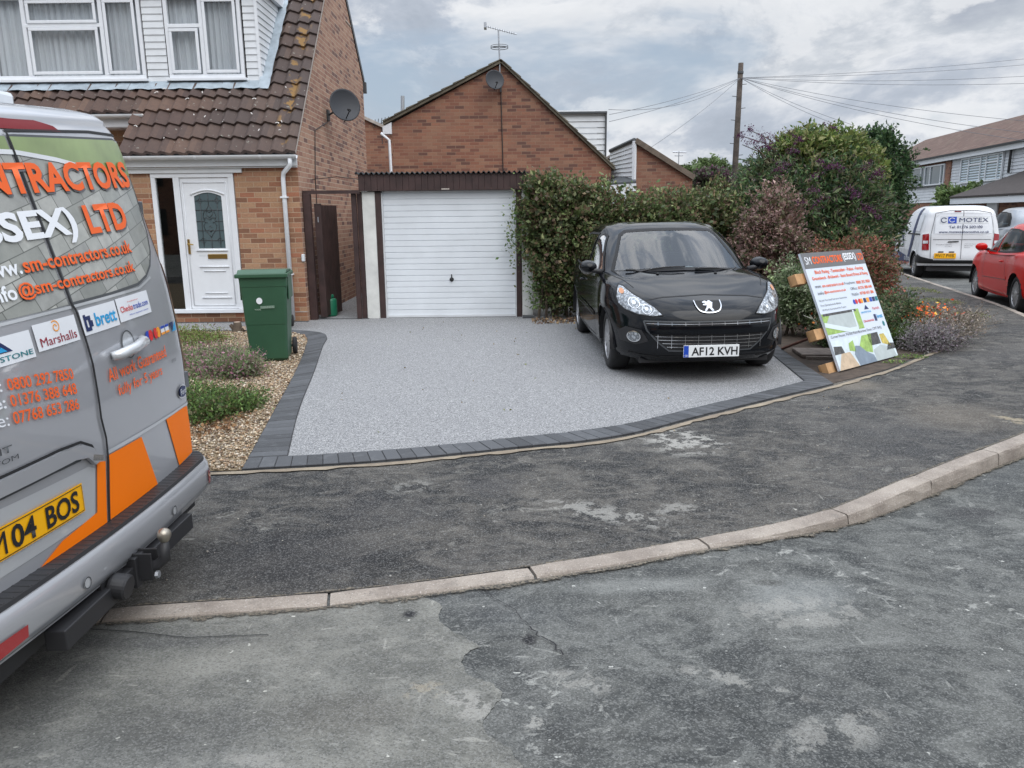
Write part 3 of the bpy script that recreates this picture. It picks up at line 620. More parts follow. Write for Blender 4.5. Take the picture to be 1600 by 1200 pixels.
# thin pale edging along the back of the pavement
mb = MB(); E1 = cr2([(-9,4.35),(-4,4.43),(-1.74,4.56),(-.84,4.70),(0,4.95),(.70,5.17),(1.54,5.78),(2.36,6.38),(3.0,6.84),(3.40,7.18),(3.80,7.50),(4.4,8.1),(5.2,8.9)], 8); E1 = resample(E1, .08)
E2 = offset(E1, .034); E2 = [(x+random.uniform(-.014,.014), y+random.uniform(-.016,.016)) for x, y in E2]; E0 = offset(E1, -.02)
mb.add([(x, y, .007) for x, y in E0]+[(x, y, .008) for x, y in E2], [(i, i+1, len(E0)+i+1, len(E0)+i) for i in range(len(E0)-1)]); struct('edging', mb, M['edging'])
# planting bed on the right, soil, and gravel bed on the left
bedR = cr2([(3.0,6.95),(3.40,7.25),(3.80,7.57),(4.4,8.2),(5.2,9.0),(6.1,10.0),(6.6,11.2),(7.4,14),(8.4,18),(9.2,22)], 6)
struct('planting_bed', MB().poly([(x, y, .005) for x, y in bedR + [(9.0,26),(3.4,26),(3.45,12)] + RO[::-1][1:]]), M['soil'])
gb = list(OL)[:-1] + [(-3.4,10.62),(-8.8,10.85),(-8.8,4.45)]
struct('gravel_base', MB().poly([(x, y, .006) for x, y in gb]), pmat('gravel base', (.20,.15,.09), .95, var=.35, vscale=30, bump=1., bscale=80))
def inside(P, poly):
    x, y = P[:, 0], P[:, 1]; r = np.zeros(len(P), bool); n = len(poly)
    for i in range(n):
        (x1, y1), (x2, y2) = poly[i], poly[(i+1) % n]
        c = ((y1 > y) != (y2 > y)) & (x < (x2-x1)*(y-y1)/((y2-y1) or 1e-9)+x1); r ^= c
    return r
def stones(name, poly, n, size, pal, z=.01, prob=None):
    poly = [tuple(p) for p in poly]; A = np.array(poly); lo_, hi = A.min(0), A.max(0); P = RNG.uniform(lo_, hi, size=(n*3, 2)); P = P[inside(P, poly)]
    if prob is not None: P = P[RNG.random(len(P)) < prob(P)]
    P = P[:n]; n = len(P); s_ = size*RNG.lognormal(0, .35, size=(n, 1)).clip(.4, 2.2)
    base = np.array([(1,0,0),(0,1,0),(-1,0,0),(0,-1,0),(0,0,1),(0,0,-1)], float); sc = RNG.uniform(.55, 1.15, size=(n, 1, 3)); sc[:, :, 2] *= .6
    v = base[None]*(1+.25*RNG.normal(size=(n, 6, 1)))*sc; a = RNG.uniform(0, 6.28, n); t = RNG.normal(0, .35, n)
    ca, sa, ct, s_t = np.cos(a), np.sin(a), np.cos(t), np.sin(t); Rz = np.zeros((n,3,3)); Rz[:,0,0]=ca; Rz[:,0,1]=-sa; Rz[:,1,0]=sa; Rz[:,1,1]=ca; Rz[:,2,2]=1
    Rx = np.zeros((n,3,3)); Rx[:,0,0]=1; Rx[:,1,1]=ct; Rx[:,1,2]=-s_t; Rx[:,2,1]=s_t; Rx[:,2,2]=ct
    v = np.einsum('nij,nkj->nki', Rz@Rx, v)*(s_[:, None]*.5); v[:, :, :2] += P[:, None]; v[:, :, 2] += z + np.abs(RNG.normal(0, size*.35, size=(n, 1)))
    tri = np.array([(0,1,4),(1,2,4),(2,3,4),(3,0,4),(1,0,5),(2,1,5),(3,2,5),(0,3,5)]); idx = (tri[None] + (np.arange(n)*6)[:, None, None]).reshape(-1)
    pal = np.array(pal); c = pal[RNG.integers(len(pal), size=n)]*(1+.2*RNG.normal(size=(n, 1))).clip(.4, 1.6)
    me = raw_mesh(name, v.reshape(-1, 3), 3, idx, np.repeat(c, 6, 0)); o = put(name, me, M['stone']); return o
o = stones('gravel', list(OL)[:-1]+[(-3.4,10.62),(-5.4,10.72),(-5.4,4.52)], 70000, .020, [(.42,.32,.21),(.34,.24,.15),(.50,.41,.29),(.25,.16,.10),(.56,.49,.39),(.20,.155,.12),(.38,.26,.16),(.45,.38,.30)])
set_tag(o, 'buff and honey coloured gravel spread over the front bed', 'gravel', kind='stuff')
o = stones('loose_grit', [(x, y) for x, y in [(-1.4,4.5),(3.6,7.3),(5.5,9),(6.5,8.6),(2.0,4.1),(-1.6,2.9)]], 500, .007, [(.35,.32,.28),(.25,.22,.18),(.45,.42,.36)], z=.002)
set_tag(o, 'scattered small grit lying on the dark pavement', 'grit', kind='stuff')

# the terrace across the road, behind the photographer: only its reflections are seen
OH = thing('opposite_terrace', 'brick terrace with tiled roof across the road behind the viewer', 'house', (2, -18, 0))
put('wall', MB().box(-30,34,-24,-16,-.2,5.0), M['brick_far'], OH)
put('roof', MB().prism([(-30.3,-24.4,4.9),(-30.3,-20,7.4),(-30.3,-15.6,4.9)], (64.6,0,0)), pmat('opposite roof tile', (.10,.07,.06), .9, var=.3), OH)
for k in range(9):
    for z in (.8, 3.2): put('window', MB().box(-27+7*k,-24.4+7*k,-16,-15.95,z,z+1.3), M['dark_room'], OH)
# ------------------------------------------------------------------ left house
def window(parent, x0, x1, z0, z1, yf, mulls, transoms=(), fr=.055, curtain=True, dep=.07, local=False, sash=()):
    f = MB().box(x0,x1,yf,yf+dep,z0,z0+fr).box(x0,x1,yf,yf+dep,z1-fr,z1).box(x0,x0+fr,yf,yf+dep,z0+fr,z1-fr).box(x1-fr,x1,yf,yf+dep,z0+fr,z1-fr)
    for m_ in mulls: f.box(m_-fr*.55,m_+fr*.55,yf-.002,yf+dep,z0+fr,z1-fr)
    for a, b, zt in transoms: f.box(a,b,yf-.004,yf+dep,zt-fr*.5,zt+fr*.5)
    for a, b, c, d in sash:            # opening sashes stand proud of the frame
        s_ = .045; f.box(a,b,yf-.018,yf-.003,c,c+s_).box(a,b,yf-.018,yf-.003,d-s_,d).box(a,a+s_,yf-.018,yf-.003,c+s_,d-s_).box(b-s_,b,yf-.018,yf-.003,c+s_,d-s_)
    wn = put('window', f, M['white'], parent, local, bevel=.006)
    put('pane', MB().poly([(x0+fr,yf+.03,z0+fr),(x1-fr,yf+.03,z0+fr),(x1-fr,yf+.03,z1-fr),(x0+fr,yf+.03,z1-fr)]), M['glass'], wn)
    put('sill', MB().box(x0-.03,x1+.03,yf-.06,yf+.03,z0-.045,z0-.001), M['white'], wn, bevel=.006)
    if curtain:
        n = int((x1-x0)/.012); vs = []; ph = random.uniform(0, 6)
        for i in range(n+1):
            x = x0+.03+(x1-x0-.06)*i/n; d = .026*math.sin(x*58+ph+2.6*math.sin(x*7))+.014*math.sin(x*131+ph); vs += [(x, yf+.13+d, z0), (x+.006*math.sin(x*9), yf+.13+d*.7, z1)]
        put('net_curtain', MB().add(vs, [(2*i, 2*i+2, 2*i+3, 2*i+1) for i in range(n)]), M['curtain'], wn, smooth=True)
    put('room', MB().box(x0,x1,yf+.24,yf+.25,z0,z1), M['dark_room'], wn)
    return wn
H = thing('house', 'brown tiled brick chalet house with white clad dormer and white front door', 'house', (-6.2, 14.6, 0))
XR, YF = -3.15, 11.75
# walls with real openings
mb = MB(); FX0, FX1 = -5.36, -4.11
mb.box(-6.25,FX0,YF,YF+.22,0,2.34).box(FX1,XR-.003,YF,YF+.22,0,2.34).box(FX0,FX1,YF,YF+.22,0,.15)
mb.box(-6.25,-6.03,YF+.22,12.6,0,2.7).box(-9.5,-6.03,12.6,12.8,0,3.1)
put('front_wall', mb, M['brick_front'], H)
mb = MB(); mb.prism([(XR,YF+.001,0),(XR,YF+.001,2.50),(XR,15.24,6.33),(XR,17.45,4.46),(XR,17.45,0)], (-.22,0,0)); put('gable_wall', mb, M['brick_side'], H)
put('damp_course', MB().box(-6.2,XR+.004,YF-.004,YF+.001,.145,.16), M['mortar'], H)
mb = MB().prism([(XR+.02,15.24,6.45),(XR+.02,17.56,4.50),(XR+.02,17.56,4.36),(XR+.02,15.24,6.31)], (-.06,0,0)).box(XR-.02,XR+.06,17.45,17.56,4.2,4.42); put('bargeboard', mb, M['dark_metal'], H)
put('back_wall', MB().box(-9.5,XR-.22,17.25,17.44,0,4.46), M['brick_side'], H)
put('wall_pin', MB().box(XR-.01,XR+.012,15.9,16.4,5.28,5.30), M['mortar'], H)
# mortared verge line
sl = np.array([0, .676, .737]); nrm = np.array([0, -.737, .676])
e0 = np.array([0, YF-.14, 2.50]); 
# roof tiles
def tile_roof(name, x0f, x1f, ncourse, gauge=.30, s_start=0., e=e0, per=.205, amp=.022, parent=H, mat='tile', slv=sl, nv=nrm):
    vs, fs, uv = [], [], []; mb = MB(); fuv = []
    for c in range(ncourse):
        s0, s1 = s_start+c*gauge, s_start+(c+1)*gauge+.03; xa, xb = x0f(c), x1f(c)
        if xb-xa < .1: continue
        n = int((xb-xa)/per*8); b = len(vs)
        for i in range(n+1):
            x = xa+(xb-xa)*i/n; ph = (x/per) % 1; h = amp*(math.sin(2*math.pi*ph)+.35*math.sin(4*math.pi*ph)); jt = .004*math.sin(math.floor(x/per)*12.9+c*7.1)
            for sv, hh in ((s0, h*.9-.016), (s0, h+.042+jt), (s0+.02, h+.044+jt), (s1, h+.002)):
                p = np.array([x, 0, 0])+e+slv*sv+nv*hh; vs.append(p); uv.append((x/per*.5+.25+c*.5, c+.5))
        for i in range(n):
            for k in range(3): a = b+i*4+k; fs.append((a, a+4, a+5, a+1))
    me = bpy.data.meshes.new(name); me.from_pydata([tuple(v) for v in vs], [], fs); ul = me.uv_layers.new(name='UVMap')
    for lp in me.loops: ul.data[lp.index].uv = uv[lp.vertex_index]
    bm = bmesh.new(); bm.from_mesh(me); bmesh.ops.recalc_face_normals(bm, faces=bm.faces)
    for f in bm.faces: f.smooth = True
    for ed in bm.edges:
        if len(ed.link_faces) == 2 and ed.calc_face_angle(0) > .7: ed.smooth = False
    bm.to_mesh(me); bm.free(); return put(name, me, M[mat], parent)
nc = 4
def rx0(c):
    s = c*.30; 
    if s < .86: return -5.70
    if s < 1.3: return -9.6
    return -3.80 + .0*(c)
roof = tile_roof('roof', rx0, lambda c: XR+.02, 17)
rf = MB(); 
for (xa, xb, sa, sb) in ((-5.68,XR-.02,.02,1.6),(-9.6,-5.68,.92,1.6),(-3.80,XR-.02,1.6,5.1)):
    p = [e0+sl*s+np.array([x,0,0])-nrm*.03 for x, s in ((xa,sa),(xb,sa),(xb,sb),(xa,sb))]; rf.prism(p, -nrm*.03)
rf.prism([(-9.6,15.24,6.36),(XR,15.24,6.36),(XR,17.55,4.42),(-9.6,17.55,4.42)], (0,0,-.06)); put('roof_deck', rf, M['dark_metal'], H)
mb = MB().ribbon([e0+sl*s+np.array([XR+.022,0,0])+nrm*.0 for s in (0,5.1)], .05, (1,0,0)); put('verge', mb, M['mortar'], H)
mb = MB()
for i in range(20):
    x = random.uniform(-5.6,-3.3); s = random.uniform(.03, 1.4); p = e0+sl*s+np.array([x,0,0])+nrm*.066; a = random.uniform(-.4,1.9); L = random.uniform(.012,.035)
    pts = [p+np.array([math.cos(a),0,0])*L*(t-.5)*2+sl*L*.8*math.sin(a+t*3) for t in (0,.33,.66,1)]; mb.ribbon(pts, random.uniform(.010,.018), nrm)
put('bird_marks', mb, M['dropping'], roof)
# dormer: front cladding with windows, cheek, lead
YD = 12.69
def clad_front(mb, x0, x1, z0, z1, y, bh=.10, dep=.014):
    z = z0
    while z < z1-.01:
        t = min(z+bh, z1); mb.add([(x0,y-dep,z),(x1,y-dep,z),(x1,y-.001,t),(x0,y-.001,t),(x0,y,z),(x1,y,z)], [(0,1,2,3),(0,4,5,1),(0,3,4),(1,5,2)]); z += bh
D = thing  # noqa
mb = MB(); ZB, ZT = 3.66, 5.02
dm = put('dormer', MB().box(-9.6,-3.90,YD+.001,YD+.04,4.94,ZT).box(-9.6,-3.90,YD+.001,YD+.04,3.62,3.70), M['white_dirty'], H)
for a, b in ((-5.64,-5.32),(-4.09,-3.87),(-9.6,-9.2)):
    mb = MB(); clad_front(mb, a, b, ZB, ZT, YD); put('cladding', mb, M['white_dirty'], dm)
put('corner_trim', MB().box(-3.905,-3.86,YD-.022,YD+.02,ZB,ZT), M['white'], dm)
mb = MB(); z = 3.62; k = 0
while z < ZT:
    zt = min(z+.10, ZT); y1 = lambda q: YF-.14+(q-2.50)/1.09+.02
    a, b = YD-.02, max(YD, y1(z)); c_ = max(YD, y1(zt)); x = -3.86
    mb.add([(x+.014,a,z),(x+.014,b,z),(x+.001,c_,zt),(x+.001,a,zt),(x,a,z),(x,b,z)], [(0,1,2,3),(0,4,5,1),(0,3,4)]); z += .10
put('dormer_cheek', mb, M['white_dirty'], dm)
put('dormer_roof', MB().box(-9.7,-3.78,YD-.12,15.2,ZT,ZT+.14), M['white'], dm)
mb = MB()
pts = [e0+sl*s+np.array([-3.80,0,0])+nrm*.05 for s in np.linspace(1.35,3.6,20)]
mb.ribbon([p+nrm*random.uniform(0,.01)+np.array([random.uniform(-.01,.01),0,0]) for p in pts], .17, nrm)
n = 60
a = [np.array([-9.6+(5.75)*i/n, 0, 0])+e0+sl*1.36+nrm*(.055+.012*math.sin(i*1.9)) for i in range(n+1)]; b = [np.array([-9.6+(5.75)*i/n, YD-.016, 3.68]) for i in range(n+1)]
mb.add([tuple(p) for p in a]+[tuple(p) for p in b], [(i, i+1, n+1+i+1, n+1+i) for i in range(n)]); put('lead_flashing', mb, M['lead'], dm, smooth=True)
window(H, -9.2, -5.66, 3.72, 4.93, YD-.03, (-8.0,-7.46,-6.27), ((-7.46,-6.27,4.50),), sash=((-7.40,-6.33,4.53,4.86),(-7.40,-6.33,3.79,4.47),(-6.22,-5.74,3.79,4.86)))
window(H, -5.30, -4.12, 3.72, 4.93, YD-.03, (-4.74,), ((-5.25,-4.74,4.48),), sash=((-4.70,-4.19,3.79,4.86),(-5.24,-4.79,3.79,4.44)))
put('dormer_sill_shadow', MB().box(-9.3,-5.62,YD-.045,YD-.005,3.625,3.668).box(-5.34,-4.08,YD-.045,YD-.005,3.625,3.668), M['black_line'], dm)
# fascia, soffit, gutters, downpipe
put('fascia', MB().box(-5.74,XR+.02,YF-.10,YF-.075,2.32,2.47).box(-5.74,XR,YF-.075,YF-.001,2.30,2.315).box(-5.74,-5.72,YF-.075,12.5,2.32,2.47), M['white_dirty'], H, bevel=.004)
put('upper_fascia', MB().box(-9.6,-5.60,12.26,12.28,2.96,3.14).box(-9.6,-5.72,12.28,12.6,2.945,2.96), M['white_dirty'], H)
def gutter(name, x0, x1, y, z, parent, r=.055):
    mb = MB(); n = 10; prof = [(math.cos(math.pi+math.pi*k/n)*r, math.sin(math.pi+math.pi*k/n)*r) for k in range(n+1)]; prof += [(a*.88, b*.88) for a, b in prof[::-1]]
    mb.prism([(x0, y+a, z+b) for a, b in prof], (x1-x0, 0, 0)); o = put(name, mb, M['white_dirty'], parent, smooth=False)
    b_ = MB(); x = x0+.25
    while x < x1: b_.prism([(x, y+a*1.06, z+b*1.06) for a, b in prof], (.035,0,0)); x += .95
    put('gutter_bracket', b_, M['white'], o); return o
gutter('gutter', -5.80, XR+.04, YF-.17, 2.47, H); gutter('gutter', -9.6, -5.55, 12.19, 3.13, H)
put('downpipe', MB().tube([(XR-.06,YF-.17,2.42),(XR-.06,YF-.17,2.33),(XR-.20,YF-.06,2.22),(XR-.215,YF-.05,2.14),(XR-.215,YF-.05,.03)], .034, 12), M['white'], H, smooth=True)
for z in (1.86, .72): put('pipe_clip', MB().box(XR-.27,XR-.165,YF-.09,YF,z,z+.025), M['white'], H)
put('lintel_board', MB().box(-5.75,-3.98,YF-.04,YF,2.235,2.30), M['white_dirty'], H)
# door set
dr = put('door_frame', MB().box(-5.35,-4.12,YF-.02,YF+.05,2.17,2.232).box(-5.35,-4.12,YF-.06,YF+.05,.152,.21).box(-5.35,-5.285,YF-.02,YF+.05,.21,2.17).box(-5.02,-4.93,YF-.02,YF+.05,.21,2.17).box(-4.20,-4.12,YF-.02,YF+.05,.21,2.17), M['white'], H, bevel=.005)
put('sidelight', MB().box(-5.285,-5.02,YF+.015,YF+.02,.21,2.17), M['glass'], dr); put('hall_wall', MB().box(-5.35,-4.12,YF+.9,YF+.92,.15,2.2).box(-5.36,-5.35,YF+.05,YF+.9,.15,2.2), M['dark_room'], dr)
put('hall_radiator', MB().box(-5.16,-5.04,YF+.5,YF+.56,.3,.75), M['white_dirty'], dr)
dx0, dx1 = -4.925, -4.205; gx0, gx1, gz0, gz1 = -4.735, -4.325, 1.13, 1.90; dc = (gx0+gx1)/2
def arch(x0, x1, z0, z1, rise, n=12): return [(x0,z0),(x1,z0)]+[(x1-(x1-x0)*i/n, z1+rise*math.sin(math.pi*i/n)) for i in range(n+1)]
# leaf built as a panel with a glazed opening
ar = arch(gx0, gx1, gz0, gz1, .055)
lf = MB().box(dx0,gx0,YF+.0,YF+.04,.215,2.165).box(gx1,dx1,YF+.0,YF+.04,.215,2.165).box(gx0,gx1,YF+.0,YF+.04,.215,gz0)
top = [(x, YF, z) for x, z in ar[2:]]; n_ = len(top)
lf.add(top+[(x, YF, 2.165) for x, _, z in top]+[(x, YF+.04, z) for x, _, z in top], [(i, i+1, n_+i+1, n_+i) for i in range(n_-1)]+[(i, i+1, 2*n_+i+1, 2*n_+i) for i in range(n_-1)])
lf = put('door', lf, M['white'], dr)
mb = MB()
def mould(pts, wd=.018, y=YF-.006):
    q = [(x, y, z) for x, z in pts]; mb.tube(q, wd/2, 6)
mould([(dx0+.04,2.10),(dx1-.04,2.10)], .014); mould([(dx0+.04,.27),(dx0+.04,2.10)], .012); mould([(dx1-.04,.27),(dx1-.04,2.10)], .012); mould([(dx0+.04,.27),(dx1-.04,.27)], .012)
mould([(gx0-.04,gz1+.02)]+[(gx0-.03+(gx1-gx0+.06)*i/10, gz1+.035+.055*math.sin(math.pi*i/10)) for i in range(11)]+[(gx1+.04,gz1+.02)], .026); mould([(gx0-.03,gz0-.03),(gx1+.03,gz0-.03)], .03)
mould([(gx0-.01,.855),(gx1+.03,.855)], .024); mould([(gx0+.05,.79),(gx1-.03,.79)], .018); mould([(gx0+.04,.455),(gx1-.03,.455)], .018); mould([(gx0-.01,.385),(gx1+.03,.385)], .024)
put('moulding', mb, M['white'], lf, smooth=True)
gl, gnt, gb_ = newmat('leaded door glass'); gb_.inputs['Base Color'].default_value = (.085,.12,.13,1); gb_.inputs['Roughness'].default_value = .18
put('door_glass', MB().poly([(x, YF+.012, z) for x, z in ar]), gl, lf)
mb = MB(); W_, Hh = gx1-gx0, gz1-gz0+.04
def lead(pts, r=.0045): mb.tube([(gx0+W_*a, YF+.008, gz0+Hh*b) for a, b in pts], r, 5)
for a, b in (((.2,.02),(.2,.97)),((.82,.02),(.82,.97)),((0,.15),(1,.15)),((0,.87),(1,.87)),((0,.33),(1,.33)),((0,.70),(1,.70)),((0,.5),(.3,.5)),((.7,.5),(1,.5)),((.5,0),(.5,.2)),((.5,.8),(.5,1))): lead([a, b])
for cx in (.2, .82):
    for cz in (.15, .87): lead([(cx-.1,cz),(cx,cz+.055),(cx+.1,cz),(cx,cz-.055),(cx-.1,cz)])
for sg in (1, -1):
    lead([(.5,.2),(.5+sg*.06,.26),(.5+sg*.2,.34),(.5+sg*.24,.42),(.5+sg*.14,.5),(.5+sg*.24,.58),(.5+sg*.2,.66),(.5+sg*.06,.74),(.5,.8)])
    lead([(.5,.52),(.5+sg*.12,.57),(.5+sg*.22,.55),(.5+sg*.2,.49),(.5+sg*.1,.47)]); lead([(.5,.66),(.5+sg*.1,.69),(.5+sg*.12,.63),(.5,.56)]); lead([(.5,.42),(.5+sg*.08,.36),(.5,.30)])
put('leading', mb, M['dark_metal'], lf, smooth=True)
put('letterbox', MB().box(-4.605,-4.31,YF-.015,YF,.975,1.045), M['brass'], lf, bevel=.004)
put('handle', MB().box(-4.89,-4.86,YF-.02,YF,1.05,1.27).tube([(-4.875,YF-.02,1.20),(-4.875,YF-.06,1.20),(-4.79,YF-.065,1.19)], .010, 8), M['brass'], lf)
put('door_notice', MB().box(-4.74,-4.63,YF-.003,YF,1.015,1.045), M['white_dirty'], lf)
put('bell_box', MB().box(XR-.03,XR+.015,YF-.03,YF+.03,.92,1.03), M['white_dirty'], H, bevel=.008)
# dish on the gable
def dish(name, c, rad, ndir, arm_to, lab):
    t = thing(name, lab, 'satellite dish', tuple(arm_to)); c = np.array(c, float); nd = np.array(ndir, float); nd /= np.linalg.norm(nd)
    prof = [(.001, 0)]+[(rad*k/10, rad*.22*(k/10)**2) for k in range(1, 11)]+[(rad*.99, rad*.22+.012)]+[(rad*k/10, rad*.22*(k/10)**2+.012) for k in range(9, 0, -1)]+[(.001,.012)]
    put('reflector', MB().lathe(prof, c, nd, 32), pmat('grey mesh dish', (.032,.035,.042), .6), t, smooth=True)
    put('bracket', MB().tube([arm_to, (np.array(arm_to)+c)/2-nd*.02, c-nd*.01], .018, 8).obox(arm_to, [(1,0,0),(0,1,0),(0,0,1)], (.02,.07,.09)), M['dark_metal'], t)
    e = c+nd*rad*.95+np.array([0,0,-rad*.55]); put('receiver', MB().tube([c+np.array([0,0,-rad*.95]), e], .010, 6).tube([e, e-nd*.06+np.array([0,0,.03])], .022, 8), M['black'], t); return t
dish('satellite_dish', (XR+.32,13.75,3.43), .275, (.55,-.82,.20), (XR+.01,13.9,3.30), 'grey satellite dish on the side wall of the left house')
o = put('cable', MB().tube([(XR+.012,13.9,3.2),(XR+.012,12.9,2.95),(XR+.012,12.72,2.2),(XR+.012,12.7,1.2),(XR+.012,12.7,.5)], .007, 6), M['black']); set_tag(o, 'black cable running down the side wall below the left dish', 'cable')
o = put('washing_line', MB().tube([(XR+.01,12.5,2.16),(-2.7,12.3,2.19),(-2.26,12.05,2.13)], .006, 6), M['black']); set_tag(o, 'thin dark line strung over the alley above the gate', 'line')
# gate
G_ = thing('side_gate', 'dark brown timber side gate standing open in the alley beside the house', 'gate', (-2.75, 11.95, 0))
put('gate_post', MB().box(-3.14,-3.03,11.86,11.96,0,1.92), M['brown_wood'], G_, bevel=.004); put('gate_post', MB().box(-2.42,-2.35,11.92,12.0,0,1.92), M['brown_wood'], G_, bevel=.004)
put('head_beam', MB().box(-3.14,-2.28,11.87,11.93,1.92,1.97), M['brown_wood'], G_)
mb = MB()
for i in range(6):
    p = np.array([-2.955, 12.03, 0])+np.array([.17,.985,0])*(.06+.118*i); mb.obox((p[0], p[1], .90), [(.17,.985,0),(-.985,.17,0),(0,0,1)], (.056, .010, .86))
for z in (.35, 1.4): p = np.array([-2.955,12.03,0])+np.array([.17,.985,0])*.36; mb.obox((p[0]-.025, p[1], z), [(.17,.985,0),(-.985,.17,0),(0,0,1)], (.34,.02,.05))
mb.box(-3.0,-2.90,11.965,12.02,.04,1.78)
put('gate_leaf', mb, M['brown_wood'], G_, bevel=.003); put('gate_latch', MB().box(-2.955,-2.94,11.955,11.965,1.50,1.58), M['steel'], G_)
# green canister
cn = put('canister_body', MB(), None) if False else None
CT = thing('green_canister', 'small bright green plastic canister on the ground by the open gate', 'canister', (-2.93,12.35,0))
put('body', MB().lathe([(.085,.0),(.10,.01),(.103,.03),(.103,.255),(.095,.275),(.07,.285),(.06,.29)], (-2.93,12.35,.008), n=24), M['bright_green'], CT, smooth=True)
put('cap', MB().lathe([(.058,.29),(.062,.30),(.062,.335),(.05,.35),(.01,.352)], (-2.93,12.35,.008), n=24), M['bright_green'], CT, smooth=True)
# ------------------------------------------------------------------ garage
GA = thing('garage', 'flat roofed garage with dark brown fascia and white ribbed up and over door', 'garage', (-.95, 14.5, 0))
GY = 12.0
put('left_post', MB().box(-2.27,-2.07,GY,GY+.12,0,1.95), M['white_paint'], GA, bevel=.006); put('right_post', MB().box(.175,.345,GY,GY+.12,0,1.95), M['white_paint'], GA, bevel=.006)
put('edge_board', MB().box(-2.345,-2.275,GY-.01,GY+.10,0,1.95), M['brown_wood'], GA)
put('door_jamb', MB().box(-2.065,-1.98,GY-.01,GY+.1,0,1.94), M['brown_wood'], GA, bevel=.003); put('door_jamb', MB().box(.09,.17,GY-.01,GY+.1,0,1.94), M['brown_wood'], GA, bevel=.003)
mb = MB()
x = -2.30
while x < .20: mb.box(x, x+.093, GY-.06, GY-.03+random.uniform(0,.003), 1.955, 2.20); x += .096
put('fascia', mb, M['brown_wood'], GA, bevel=.002); put('maker_plate', MB().box(-1.04,-.92,GY-.065,GY-.062,1.965,1.985), M['mortar'], GA)
n = 34*8; vs = []
for i in range(n+1):
    x = -2.34+2.62*i/n; zc = 2.215+.017*math.sin(2*math.pi*i/8); vs += [(x,GY-.10,zc-.006),(x,GY-.10,zc+.006),(x,GY+5,zc-.04+.006),(x,GY+5,zc-.04-.006)]
put('corrugated_roof', MB().add(vs, [(4*i+k, 4*i+4+k, 4*i+4+(k+1) % 4, 4*i+(k+1) % 4) for i in range(n) for k in range(4)]), pmat('dark corrugated sheet', (.03,.033,.036), .8, var=.3), GA, smooth=False)
dz0, dz1 = .045, 1.93; prof = []; k = 21; hh = (dz1-dz0)/k
for i in range(k):
    z = dz0+i*hh; prof += [(0, z+.000), (0, z+hh-.016), (.010, z+hh-.012), (.010, z+hh-.003)]
vs = []; 
for yo, z in prof+[(0, dz1)]: vs += [(-1.955, GY+.05+yo, z), (.07, GY+.05+yo, z)]
gd = put('garage_door', MB().add(vs, [(2*i, 2*i+1, 2*i+3, 2*i+2) for i in range(len(vs)//2-1)]), M['garage_door'], GA)
put('door_frame', MB().box(-1.978,-1.957,GY+.02,GY+.08,0,1.95).box(.072,.088,GY+.02,GY+.08,0,1.95).box(-1.978,.088,GY+.02,GY+.08,1.932,1.953).box(-1.957,.072,GY+.03,GY+.08,.01,.044), M['white_dirty'], gd)
put('handle', MB().lathe([(.030,0),(.034,.006),(.028,.016),(.01,.02)], (-.93,GY+.05,.60), (0,-1,0), 20).tube([(-.93,GY+.045,.60),(-.93,GY+.02,.60),(-.93,GY+.02,.555)], .009, 8).box(-.938,-.922,GY+.04,GY+.052,.63,.68), M['black'], gd)
put('side_wall', MB().box(-2.30,-2.20,GY+.12,GY+5,0,2.15).box(.22,.32,GY+.12,GY+5,0,2.15).box(-2.2,.22,GY+4.9,GY+5,0,2.15), M['white_paint'], GA)
o = put('concrete_strip', MB().box(.18,.36,11.80,11.985,.0,.035), M['dark_metal']); set_tag(o, 'small dark strip of drain lying in front of the right garage post', 'drain')
# ------------------------------------------------------------------ middle house
def A(u, v, y): p = at(u, v, y); return (p[0], p[1], p[2])
MHh = thing('gable_house', 'red brick gable end house with small dish and aerial behind the garage', 'house', (-.2, 22, 0))
Y2 = 19.0
g = [(-2.79,0),(-2.79,3.74),(-.18,5.04),(2.44,2.66),(2.44,0)]
put('gable_wall', MB().prism([(x, Y2, z) for x, z in g], (0,.25,0)), M['brick_far'], MHh)
def verge(mb, a, b, yy, d=.14, dep=8): 
    a, b = np.array([a[0], yy, a[1]]), np.array([b[0], yy, b[1]]); t = (b-a)/np.linalg.norm(b-a); n_ = np.array([-t[2],0,t[0]]); n_ = n_ if n_[2] > 0 else -n_
    mb.prism([a, b, b+n_*d, a+n_*d], (0, dep, 0)); 
mb = MB(); verge(mb, (-2.98,3.70), (-.18,5.05), Y2-.10, .06); verge(mb, (-.18,5.05), (2.50,2.62), Y2-.10, .06)
# stepped tile edge along the verge
for (a, b) in (((-2.98,3.77),(-.18,5.12)),((-.18,5.12),(2.50,2.69))):
    a, b = np.array(a), np.array(b); L = np.linalg.norm(b-a); k = int(L/.3); t = (b-a)/L
    for i in range(k):
        p, q = a+(b-a)*i/k, a+(b-a)*(i+1)/k; lift = .035; nn_ = np.array([-t[1], t[0]]); nn_ = nn_ if nn_[1] > 0 else -nn_
        first, second = (p, q) if a[1] < b[1] else (q, p)
        pts = [first, second, second+nn_*.012, first+nn_*lift]; mb.prism([(x, Y2-.13, z) for x, z in pts], (0, 8.1, 0))
put('roof', mb, pmat('grey brown tile edge', (.13,.115,.085), .9, var=.4, vscale=4), MHh)
put('white_eave_box', MB().prism([(-3.0,Y2-.08,3.50),(-2.79,Y2-.08,3.50),(-2.79,Y2-.08,3.76),(-3.0,Y2-.08,3.66)], (0,.3,0)), M['white'], MHh)
put('downpipe', MB().tube([(-3.05,Y2-.05,3.52),(-2.86,Y2-.05,3.36),(-2.84,Y2-.04,1.9),(-2.84,Y2-.04,.1)], .035, 10), M['white'], MHh, smooth=True)
mb = MB(); z = 2.9
